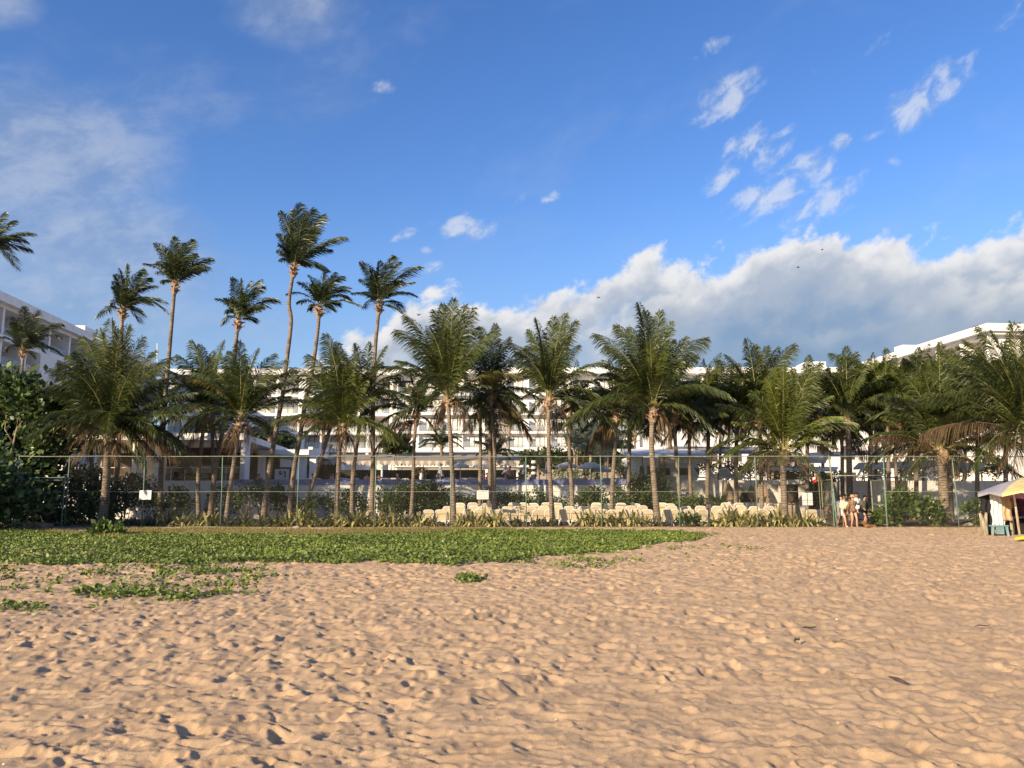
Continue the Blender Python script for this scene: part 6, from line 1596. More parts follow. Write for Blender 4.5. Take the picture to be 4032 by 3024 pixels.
for px, Y, rz, lab in [(2745, 53.0, -1.35, 'grey lounger in profile with a steep back, left end of the right terrace'), (2805, 54.0, -1.2, 'white-edged lounger in profile behind the steep grey one'), (2850, 53.2, -.2, 'cream-backed lounger lit by the sun above the shaded wall'), (2880, 54.2, -1.4, 'grey lounger in profile above the leaning umbrellas'), (2925, 53.0, 1.45, 'grey lounger in profile with its back raised at the right'), (2970, 54.0, 1.3, 'grey lounger in profile beside a fence post top'),
                       (3215, 53.0, 1.3, 'grey lounger glimpsed left of the gate above the passage'), (3375, 52.6, 1.35, 'white lounger in profile above the wall inside the gate, left end'), (3420, 52.9, 1.4, 'white lounger in profile above the wall inside the gate, middle'), (3465, 53.3, 1.25, 'white lounger in profile right behind the gate post'), (3560, 52.6, 1.4, 'white lounger in profile right of the slim orange-lit palm'), (3600, 53.0, 1.35, 'white lounger with back frame raised, middle of the right-hand wall'), (3640, 52.5, 1.45, 'white lounger with open frame, left of the heavy palm'), (3680, 53.1, 1.3, 'white lounger tucked behind the heavy palm trunk')]:
    put_lounger(grey, W(px, 1880, Y).x, Y, ZRT - .02, rz, lab, None, gf)

# ------------------------------------------------------------------ parasols
def open_parasol(label, px, py, Y, r, pole_px=None, m='parasol', valance=.16):
    t = W(px, py, Y); root = thing('parasol', label, 'parasol', (t.x, Y, ZT), 'open parasols on the terrace')
    n = 8; mb = MB()
    ring = [(math.cos(2 * math.pi * k / n), math.sin(2 * math.pi * k / n)) for k in range(n)]
    z = t.z; drop = r * .33
    vs = [(t.x, Y, z)] + [(t.x + a * r * .5, Y + b * r * .5, z - drop * .42) for a, b in ring] + [(t.x + a * r, Y + b * r, z - drop) for a, b in ring] + [(t.x + a * r * .99, Y + b * r * .99, z - drop - valance) for a, b in ring]
    fs = [(0, 1 + k, 1 + (k + 1) % n) for k in range(n)]
    for l in (1, 9): fs += [(l + k, l + n + k, l + n + (k + 1) % n, l + (k + 1) % n) for k in range(n)]
    mb.add(vs, fs); o = mb.build('canopy', M[m], root)
    md = o.modifiers.new('cloth', 'SOLIDIFY'); md.thickness = .012
    MB().tube([(t.x, Y, ZT), (t.x, Y, z + .08)], .028, 7).build('pole', M['white_plastic'], root)
    MB().lathe([(.25, 0), (.25, .06), (.05, .09), (.04, .3)], (t.x, Y, ZT), 12).build('base', M['metal'], root)
def closed_parasol(label, px, py_top, py_bot, Y, m='stripe'):
    t, bq = W(px, py_top, Y), W(px, py_bot, Y); root = thing('closed_parasol', label, 'parasol', (t.x, Y, ZT), 'closed parasols on the terrace')
    n = 20; V, T = [], []; h = t.z - bq.z
    prof = [(.02, 0), (.07, .12), (.10, .45), (.17, .8), (.25, 1.0), (.12, .985)]
    for rr, f_ in prof:
        for k in range(n):
            a = 2 * math.pi * k / n; q = rr * (1.0 + (.28 if k % 2 else -.22) * f_)
            V.append((t.x + q * math.cos(a), Y + q * math.sin(a), t.z - h * f_))
    Fq, TT = [], []
    VV = []
    for i in range(len(prof) - 1):
        for k in range(n):
            ids = (i * n + k, i * n + (k + 1) % n, (i + 1) * n + (k + 1) % n, (i + 1) * n + k)
            Fq.append([len(VV) + j for j in range(4)]); VV += [V[j] for j in ids]; TT += [1.0 if (k // 2) % 2 else 0.0] * 4
    link('folded_canopy', np_mesh('folded_canopy', np.array(VV) - np.array(root.location), np.array(Fq), [M[m]], np.array(TT)), root)
    MB().tube([(t.x, Y, ZT), (t.x, Y, t.z + .1)], .026, 7).build('pole', M['white_plastic'], root)
    MB().lathe([(.25, 0), (.25, .06), (.05, .09), (.04, .3)], (t.x, Y, ZT), 12).build('base', M['metal'], root)
open_parasol('white open parasol right of the big central palm', 1813, 1822, 54.5, .62)
open_parasol('white open parasol hidden partly by the paired trunks', 1905, 1820, 55, .78)
open_parasol('white open parasol with a hanging flap, right of the plumed palm', 2230, 1819, 54, .75)
open_parasol('larger white open parasol above the sunbathers, second on the right', 2327, 1819, 54.5, .95)
open_parasol('lowest white open parasol, nearest the slanting palm', 2372, 1836, 55.5, .75)
closed_parasol('plain white closed parasol left of the big central palm', 1734, 1822, 1876, 54, 'parasol')
closed_parasol('striped closed parasol left of the standing bather', 1991, 1822, 1867, 54)
closed_parasol('striped closed parasol right of the standing bather, by a fence post', 2064, 1823, 1867, 54)
closed_parasol('striped closed parasol touching the plumed palm', 2152, 1821, 1864, 54)
r = thing('towel', 'teal towel hanging under the larger open parasol', 'towel', W(2333, 1845, 53.9))
MB().obox(W(2333, 1845, 53.9), (.10, 0, .02), (0, .012, 0), (.03, 0, .30)).build('cloth', M['bluecloth'], r)
r = thing('towel', 'pale grey-blue towel draped over a lounger right of the standing bather', 'towel', W(2097, 1888, 52.9))
c = W(2097, 1886, 52.9); MB().prism([(c.x - .32, c.y, c.z - .35), (c.x + .28, c.y, c.z - .35), (c.x + .22, c.y, c.z + .12), (c.x + .1, c.y, c.z + .17), (c.x - .2, c.y, c.z + .15)], (0, .05, 0)).build('cloth', M['greycloth'], r)
# black-and-white banded post
c = W(2102, 1888, 56); root = thing('banded_post', 'post wrapped in black and white bands between the closed parasols', 'post', (c.x, 56, ZT))
mb = MB(); z = ZT; k = 0
while z < W(2102, 1822, 56).z:
    mb.lathe([(.17 + .03 * (k % 2), 0), (.19, .1), (.16, .2)], (c.x, 56, z), 10, k % 2); z += .2; k += 1
mb.build('shaft', [M['white_plastic'], M['black']], root)

# ------------------------------------------------------------------ dining furniture
def make_chair(label):
    root = thing('dining_chair', label, 'chair', (0, 0, 0), 'grey metal chairs on the dining terrace')
    MB().box(-.22, .22, -.22, .22, .43, .46).build('seat', M['metal'], root, LOCAL)
    mb = MB()
    for z in (.62, .72, .82): mb.box(-.22, .22, .215, .235, z, z + .05)
    mb.build('backrest', M['metal'], root, LOCAL)
    for sx in (-1, 1):
        MB().tube([(sx * .22, -.24, 0), (sx * .22, -.2, .43)], .016, 6).build('leg', M['metal'], root, LOCAL)
        MB().tube([(sx * .22, .28, 0), (sx * .22, .225, .45), (sx * .22, .225, .87)], .016, 6).build('leg', M['metal'], root, LOCAL)
        MB().tube([(sx * .24, -.2, .44), (sx * .24, -.2, .66), (sx * .24, .22, .66)], .015, 6).build('armrest', M['metal'], root, LOCAL)
    return root
ch = make_chair('x'); cf = [True]
for px, Y, rz, lab in [(445, 52.2, 1.2, 'chair at the left end of the dining terrace, behind the light trunk'), (478, 53.0, -1.3, 'chair left of the standing diner'), (518, 52.0, 1.5, 'chair immediately beside the standing diner'), (590, 52.0, -1.5, 'chair alone by the notice post on the dining terrace'), (652, 52.2, 1.5, 'chair left of the dark-clothed diner'), (680, 51.9, 0.1, 'chair carrying the dark-clothed diner'), (745, 52.8, -1.4, 'chair right of the dark-clothed diner'), (815, 52.2, 1.4, 'chair seen between the dark trunk and the light trunk'), (890, 52.8, -1.2, 'chair near the big dining pillar')]:
    put_lounger(ch, W(px, 1880, Y).x, Y, ZD, rz, lab, None, cf)
def make_table(label):
    root = thing('dining_table', label, 'table', (0, 0, 0), 'dining terrace tables')
    MB().box(-.45, .45, -.4, .4, .72, .76).build('tabletop', M['metal_dark'], root, LOCAL)
    MB().tube([(0, 0, .03), (0, 0, .72)], .04, 8).build('leg', M['metal_dark'], root, LOCAL)
    MB().box(-.25, .25, -.25, .25, 0, .03).build('base', M['metal_dark'], root, LOCAL)
    return root
tb_ = make_table('x'); tf = [True]
for px, Y, lab in [(462, 52.6, 'dark table left of the standing diner'), (620, 52.4, 'dark table behind the notice post'), (718, 52.4, 'dark table before the dark-clothed diner'), (850, 53.0, 'dark table left of the big dining pillar')]:
    put_lounger(tb_, W(px, 1880, Y).x, Y, ZD, 0, lab, None, tf)

# ------------------------------------------------------------------ leaning thatched umbrellas, crate, flag, small things
def leaning(label, px_top, px_bot, py_top, py_bot, Y, r=.22):
    t, b = W(px_top, py_top, Y + .55), W(px_bot, 2050, Y - .3); b.z = 0.02
    root = thing('thatched_umbrella', label, 'umbrella', b, 'folded thatched umbrellas against the wall')
    d = (t - b); L = d.length; d.normalize()
    f_ = (W(px_top, py_top, Y).z - W(px_bot, py_bot, Y).z) / max(.1, t.z)
    q = [t, t - d * L * f_ * .12, t - d * L * f_ * .5, t - d * L * f_ * .95, t - d * L * f_]
    MB().tube(q, [.03, r * .45, r * .8, r, r * .55], 12).build('folded_thatch', M['thatch'], root)
    MB().tube([b, t + d * .05], .03, 7).build('pole', M['wood_old'], root)
for a in [('folded thatched umbrella leaning left of the pinkish pair, tallest', 2856, 2872, 1897, 1962, 49.0), ('folded thatched umbrella close right of the tallest', 2868, 2888, 1897, 1975, 48.8), ('folded thatched umbrella left of the hatch, first of the pair', 2898, 2902, 1917, 1966, 49.0), ('folded thatched umbrella left of the hatch, second of the pair', 2911, 2914, 1914, 1965, 49.1),
          ('folded thatched umbrella right of the hatch, by the fence post', 2957, 2962, 1912, 1966, 49.0), ('folded thatched umbrella right behind the fence post', 2972, 2974, 1911, 1966, 49.1), ('folded thatched umbrella against the reddish trunk', 2990, 2992, 1911, 1966, 49.0), ('folded thatched umbrella slumped toward the bright palm', 3012, 3030, 1910, 1962, 49.0), ('splayed thatched umbrella lowest against the wall', 3022, 3044, 1958, 2000, 48.2)]:
    leaning(*a)
a, b = W(3090, 2035, 43.2), W(3160, 1984, 43.2)
root = thing('wooden_crate', 'weathered wooden box with sloping lid among the loungers by the bright palm', 'crate', ((a.x + b.x) / 2, 43.2, 0))
mb = MB(); n = 5
for i in range(n):
    z0 = .12 + (b.z - .18) * i / n; mb.box(a.x, b.x - .2, 43.2, 43.26, z0, z0 + (b.z - .18) / n - .012)
mb.build('plank_front', M['wood_old'], root)
mb = MB(); mb.prism([(a.x, 43.262, .1), (b.x - .2, 43.262, .1), (b.x + .05, 43.262, .1), (b.x - .2, 43.262, b.z), (a.x, 43.262, b.z)], (0, .7, 0)); mb.build('box', M['wood'], root)
mb = MB().box(a.x - .04, b.x - .16, 43.16, 44.0, b.z + .002, b.z + .05); mb.build('lid', M['wood'], root)
for x in (a.x + .05, b.x - .25): MB().box(x - .04, x + .04, 43.1, 43.18, 0, b.z - .05).build('leg', M['wood_old'], root)
# red flag
fy = 41.4; c = W(3224, 1905, fy); f0 = W(3236, 2066, fy)
root = thing('flag', 'red flag with a white corner drooping from a rusty pole left of the gate', 'flag', (f0.x, fy, 0))
MB().tube([(f0.x, fy, 0), (c.x, fy, c.z), W(3219, 1868, fy)], .022, 6).build('pole', M['pipe_rust'], root)
V = []; nx, nz = 7, 9
for j in range(nz):
    for i in range(nx):
        px = 3219 - i * 3.0 - j * .9 + (j * .6); py = 1868 + j * 3.6 + i * 1.7
        w = W(px, py, fy); V.append((w.x - root.location.x, fy + .05 * math.sin(i * 1.3 + j * .5) - root.location.y, w.z))
q = [[j * nx + i, j * nx + i + 1, (j + 1) * nx + i + 1, (j + 1) * nx + i] for j in range(nz - 1) for i in range(nx - 1)]
fm = [1 if (i > 2 and 1 <= j <= 3) else 0 for j in range(nz - 1) for i in range(nx - 1)]
o = link('cloth', np_mesh('cloth', np.array(V), np.array(q), [M['red'], M['cloth_white']], None, fm), root)
md = o.modifiers.new('cloth', 'SOLIDIFY'); md.thickness = .008
# white pedestal right of the gate
c = W(3470, 2055, 42.0)
root = thing('utility_pedestal', 'white broken post with a small shelf and grey blocks inside the gate', 'post', (c.x, 42, 0))
zA, zB, zC = W(3470, 1950, 42).z, W(3470, 1988, 42).z, W(3470, 1997, 42).z
MB().box(c.x - .06, c.x + .04, 42, 42.1, zC, zA).build('upright', M['white_plastic'], root)
MB().box(c.x - .08, c.x + .36, 41.95, 42.2, zC - .02, zB).build('shelf', M['white_plastic'], root)
mb = MB()
for i, (dx, z0, z1) in enumerate(((.05, 0, .26), (.12, .265, .5), (.04, .505, .74), (.1, .745, zC - .025))): mb.box(c.x + dx - .05, c.x + dx + .18, 41.98, 42.18, z0, z1)
mb.build('block_stack', M['stone'], root)
# stone at a post foot, dark boulder, sand heap
def rock(label, px, py, Y, r, m='stone'):
    g = W(px, py, Y); me = bpy.data.meshes.new('rock'); bm = bmesh.new(); bmesh.ops.create_icosphere(bm, subdivisions=3, radius=1)
    for v in bm.verts:
        k = 1 + .25 * (math.sin(v.co.x * 4 + px) * math.cos(v.co.y * 3.3 + v.co.z * 4))
        v.co = Vector((v.co.x * r * 1.4 * k, v.co.y * r * k, max(-.3, v.co.z) * r * .75 * k))
    bm.to_mesh(me); bm.free(); me.materials.append(M[m]); o = link('rock', me); o.location = (g.x, Y, .02); tag(o, label, 'rock')
rock('pale stone at the foot of a fence post beside the largest pale strap clump', 1165, 2085, 39.6, .13)
rock('dark brown mound of litter in the shade at the left gate', 158, 2070, 39.2, .42, 'bark')
rock('pale sand-coloured heap in the deep shade at far left', 70, 2062, 40.6, .5, 'cloth_tan')
rock('flat brown clump of husks on the sand left of the walkers', 3246, 2082, 39.0, .10, 'bark')
rock('flat brown clump of husks on the sand right of the gate', 3517, 2083, 38.9, .11, 'bark')
rock('low pale block in the shade near the vendor stall', 3812, 2052, 43, .18, 'stone')

# ------------------------------------------------------------------ vendor stall
YS = 30.6
def cloth(name, label, px0, px1, py0, py1, Y, m, cat, seed=1, taper=1.0, waves=3, group=None, amp=.045):
    a, b = W(px0, py1, Y), W(px1, py0, Y); rs = random.Random(seed); V = []; nx, nz = 15, 16
    c = Vector(((a.x + b.x) / 2, Y, a.z))
    ph = rs.uniform(0, 6)
    for j in range(nz):
        t = j / (nz - 1); wd = (b.x - a.x) * (taper + (1 - taper) * t)
        for i in range(nx):
            s = i / (nx - 1) - .5
            V.append((s * wd + .02 * math.sin(j * .8 + ph), amp * math.sin(s * waves * 6.28 + ph + .6 * math.sin(j * .5)) * (1 - .3 * t), (b.z - a.z) * t + (.02 * math.sin(i * 1.7 + ph) if j == 0 else 0)))
    q = [[j * nx + i, j * nx + i + 1, (j + 1) * nx + i + 1, (j + 1) * nx + i] for j in range(nz - 1) for i in range(nx - 1)]
    o = link(name, np_mesh(name, np.array(V), np.array(q), [M[m]], smooth=True)); o.location = c
    md = o.modifiers.new('cloth', 'SOLIDIFY'); md.thickness = .012
    tag(o, label, cat, group)
    return o
c = W(4028, 1950, YS)
root = thing('beach_umbrella', 'big faded vendor umbrella with lilac, yellow and green panels at the right edge', 'umbrella', (W(4016, 2112, YS).x, YS, 0))
ap = W(4022, 1880, YS); n = 8; rr = 1.62; mb = MB(); tilt = .10
for k in range(n):
    a0, a1 = 2 * math.pi * (k - .3) / n, 2 * math.pi * (k + .7) / n
    def rim(a, f): return Vector((ap.x + rr * f * math.cos(a), YS + rr * f * math.sin(a), ap.z - rr * (.34 * f ** 1.35) + tilt * rr * f * math.cos(a) * .6))
    pts = [ap, rim(a0, .5), rim(a1, .5), rim(a0, 1), (rim(a0, 1) + rim(a1, 1)) / 2 + Vector((0, 0, .07)), rim(a1, 1)]
    dn = Vector((0, 0, -.13))
    col_i = {4: 0, 5: 1, 6: 1, 3: 0, 7: 2, 0: 1, 1: 0, 2: 2}[k]
    mb.add(pts + [pts[3] + dn, pts[4] + dn * .6, pts[5] + dn], [(0, 1, 2), (1, 3, 4, 2), (2, 4, 5), (3, 6, 7, 4), (4, 7, 8, 5)], col_i)
o = mb.build('canopy', [M['umb_grey'], M['umb_yellow'], M['umb_green']], root)
md = o.modifiers.new('cloth', 'SOLIDIFY'); md.thickness = .01
mb = MB(); mb.tube([W(3990, 1935, YS), W(4000, 2000, YS)], .035, 8); mb.tube([W(4000, 2001, YS), W(4016, 2114, YS)], .045, 8, 1)
mb.build('pole', [M['white_plastic'], M['wood_old']], root)
mb = MB()
for k in range(8):
    a = 2 * math.pi * (k - .3) / n; mb.tube([ap - Vector((0, 0, .05)), Vector((ap.x + rr * .95 * math.cos(a), YS + rr * .95 * math.sin(a), ap.z - rr * .35 + tilt * rr * .95 * math.cos(a) * .6))], .012, 4)
mb.build('rib', M['metal'], root)
root = thing('vendor_rack', 'dark timber rack of the beach vendor holding clothes under the umbrella', 'rack', (W(3950, 2110, 31.2).x, 31.2, 0))
z1 = W(3950, 1940, 31.2).z
for px in (3888, 3985): x = W(px, 2100, 31.2).x; MB().tube([(x, 31.2, -.05), (x, 31.2, z1 + .08)], .05, 7).build('post', M['wood_old'], root)
MB().tube([(W(3866, 2100, 31.2).x, 31.2, z1), (W(4080, 2100, 31.2).x, 31.2, z1)], .03, 7).build('crossbar', M['wood'], root)
MB().box(W(3975, 2100, 32).x, W(4120, 2100, 32).x, 31.6, 32.6, .72, .78).build('shelf', M['wood'], root)
MB().box(W(3985, 2100, 32).x, W(4120, 2100, 32).x, 32.0, 32.6, .1, .62).build('lower_box', M['dark'], root)
MB().box(W(3962, 2100, 32).x, W(4120, 2100, 32).x, 32.75, 32.8, .2, 1.72).build('backcloth', M['maroon'], root)
for px in (3990, 4060): x = W(px, 2100, 31.7).x; MB().box(x - .04, x + .04, 31.65, 31.73, 0, .718).build('leg', M['wood_old'], root)
GC = 'clothes hanging at the vendor stall'
cloth('hanging_shirt', 'black garment hanging at the left end of the vendor rack', 3866, 3906, 1944, 2024, 31.0, 'black', 'clothing', 1, 1.0, 2, GC)
cloth('hanging_wrap', 'long crumpled white wrap hanging from the vendor rack', 3908, 3946, 1944, 2070, 30.95, 'cloth_white', 'clothing', 2, 1.0, 3, GC, .06)
cloth('hanging_wrap', 'tan woven wrap hanging right of the white one', 3948, 3978, 1946, 2050, 30.95, 'cloth_tan', 'clothing', 3, 1.12, 2, GC, .03)
cloth('hanging_wrap', 'dark wrap hanging low behind the log at the vendor stall', 3886, 3908, 2010, 2106, 31.05, 'black', 'clothing', 4, 1.1, 2, GC)
cloth('hanging_wrap', 'orange cloth glimpsed in the shade of the vendor stall', 3984, 3996, 1962, 2000, 31.5, 'orange', 'clothing', 5, 1.0, 1, GC, .02)
cloth('hanging_wrap', 'maroon wrap hanging at the frame edge under the umbrella', 4008, 4040, 1980, 2015, 31.5, 'maroon', 'clothing', 6, 1.0, 2, GC, .03)
g = W(3880, 2110, 30.9)
root = thing('log_post', 'weathered forked log standing before the black garment', 'log', (g.x, 30.9, 0))
mb = MB(); zt = W(3880, 2020, 30.9).z
mb.tube([(g.x, 30.9, -.1), (g.x - .02, 30.9, zt * .45), (g.x - .10, 30.9, zt * .8), (g.x - .14, 30.9, zt)], [.13, .13, .075, .04], 9)
mb.tube([(g.x - .02, 30.9, zt * .35), (g.x + .07, 30.9, zt * .7), (g.x + .10, 30.88, zt * 1.02)], [.12, .07, .045], 8)
mb.build('trunk', M['wood_old'], root, smooth=True)
# teal plastic chair
x0, x1 = W(3912, 2110, 30.7).x, W(3978, 2110, 30.7).x; zt = W(3940, 2068, 30.7).z
root = thing('plastic_chair', 'teal plastic chair half hidden below the hanging wraps', 'chair', ((x0 + x1) / 2, 30.9, 0))
MB().box(x0, x1, 30.72, 31.15, zt - .06, zt).build('seat', M['teal'], root, bevel=.015)
mb = MB(); mb.box(x0 + .02, x1 - .02, 31.12, 31.17, zt + .004, zt + .42); mb.build('backrest', M['teal'], root, bevel=.02)
for sx, x in ((-1, x0 + .06), (1, x1 - .06)):
    for y in (30.78, 31.1): MB().tube([(x, y, zt - .062), (x + sx * .05, y, 0)], [.06, .045], 6).build('leg', M['teal'], root)
MB().box(x0 + .18, x1 - .18, 30.76, 30.8, .12, zt - .065).build('apron', M['teal'], root)
# thin stick
g = W(3843, 2105, 32); o = MB().tube([(0, 0, -.05), (.02, 0, .25), (.03, 0, .44)], .013, 5).build('stick', M['bark'], None, LOCAL); o.location = (g.x, 32, 0); tag(o, 'thin bare stick standing in the sand left of the vendor stall', 'stick')
# yellow board
a = G(3998, 2138); root = thing('surfboard', 'bright yellow pointed board lying on the sand at the right edge', 'surfboard', (a.x + .9, a.y + .2, 0))
V = []; n = 14
prof = [(0, .02), (.12, .10), (.35, .18), (.7, .25), (1.2, .30), (1.8, .31), (2.3, .26), (2.6, .12)]
mb = MB(); vs = []
dirv = Vector((.90, .42, 0)).normalized(); sd = Vector((-dirv.y, dirv.x, 0))
for i, (l, w) in enumerate(prof):
    for k in range(10):
        an = 2 * math.pi * k / 10
        vs.append(Vector((a.x, a.y, .03)) + dirv * l + sd * (w * math.cos(an)) + Vector((0, 0, .07 * math.sin(an) * min(1, w * 6) + .10 + .11 * min(1, l / 1.2))))
k = len(prof); mb.add(vs, [(i * 10 + j, i * 10 + (j + 1) % 10, (i + 1) * 10 + (j + 1) % 10, (i + 1) * 10 + j) for i in range(k - 1) for j in range(10)] + [tuple(range(10))[::-1], tuple(range((k - 1) * 10, k * 10))])
mb.build('board', M['yellow'], root, smooth=True)
MB().box(a.x + 1.4, a.x + 1.5, a.y + .6, a.y + .8, 0, .22).build('support', M['wood_old'], root)

# ------------------------------------------------------------------ birds
def bird_mesh(fly):
    mb = MB(); mb.ball((0, 0, 0), .11, 8, sq=(1.7, .8, .85)); mb.ball((.19, 0, .07), .06, 8)
    mb.tube([(.24, 0, .07), (.31, 0, .06)], [.02, .004], 5); mb.prism([(-.15, -.05, .02), (-.36, -.07, -.02), (-.36, .07, -.02), (-.15, .05, .02)], (0, 0, .015))
    for s in (-1, 1):
        if fly: mb.prism([(.09, s * .05, .03), (.05, s * .3, .12), (-.02, s * .52, .05), (-.08, s * .3, .10), (-.1, s * .05, .03)], (0, 0, .012))
        else:
            mb.prism([(.1, s * .085, .03), (-.22, s * .07, -.02), (-.1, s * .09, -.06)], (0, s * .012, 0)); mb.tube([(.02, s * .03, -.07), (.02, s * .03, -.17)], .008, 4)
    return mb
for fly, lst in ((True, [(3143, 1053, 150, 'dark bird flying highest before the right-hand cloud bank'), (3237, 983, 160, 'dark bird flying before the bright top of the cloud bank'), (2357, 1172, 150, 'dark bird flying over the middle of the cloud bank'), (1649, 1240, 120, 'dark bird flying just left of the big central palm')]),
                 (False, [(3884, 1279, 92.6, 'black bird perched at the corner of the right wing roof'), (3897, 1279, 92.7, 'black bird perched next to the one at the roof corner'), (3929, 1278, 92.7, 'black bird perched alone along the right wing roof'), (4006, 1277, 92.7, 'black bird perched near the frame edge on the right wing roof'), (4017, 1275, 92.8, 'black bird perched outermost on the right wing roof'), (208, 1258, 90.5, 'black bird perched on the left wing roof edge, nearer one'), (266, 1284, 94, 'black bird perched on the left wing roof edge by the roof box')])):
    me0 = None
    for px, py, Y, lab in lst:
        if me0 is None: o = bird_mesh(fly).build('bird', M['black'], None, LOCAL, smooth=True); me0 = o.data
        else: o = link('bird', me0)
        w = W(px, py, Y); o.location = (w.x, Y, w.z + (.05 if not fly else 0)); o.rotation_euler = (0, 0, rng.uniform(-1, 1)); o.scale = (1.2, 1.2, 1.2) if not fly else (1.1,) * 3
        tag(o, lab, 'bird', 'birds on the roofs' if not fly else 'birds in flight')
# ------------------------------------------------------------------ people and the dog
def skin_obj(name, verts, edges, rads, material, parent, sub=1):
    me = bpy.data.meshes.new(name)
    me.from_pydata([tuple(v) for v in verts], edges, [])
    me.materials.append(material)
    o = link(name, me, parent)
    md = o.modifiers.new('skin', 'SKIN'); md.use_smooth_shade = True; md.branch_smoothing = .6
    lay = me.skin_vertices[0].data if me.skin_vertices else None
    if lay is None:
        bpy.context.view_layer.objects.active = o
    for i, r in enumerate(rads):
        rr = r if isinstance(r, tuple) else (r, r)
        me.skin_vertices[0].data[i].radius = rr
        me.skin_vertices[0].data[i].use_root = (i == 0)
    ss = o.modifiers.new('smooth', 'SUBSURF'); ss.levels = sub; ss.render_levels = sub
    return o

def ik(a, c, l1, l2, pole):
    a, c, pole = Vector(a), Vector(c), Vector(pole)
    d = c - a; L = min(d.length, (l1 + l2) * .999); d.normalize()
    x = (l1 * l1 - l2 * l2 + L * L) / (2 * L); h = math.sqrt(max(0, l1 * l1 - x * x))
    p = (pole - d * pole.dot(d)); p = p.normalized() if p.length > 1e-5 else Vector((0, -1, 0))
    return a + d * x + p * h, a + d * L

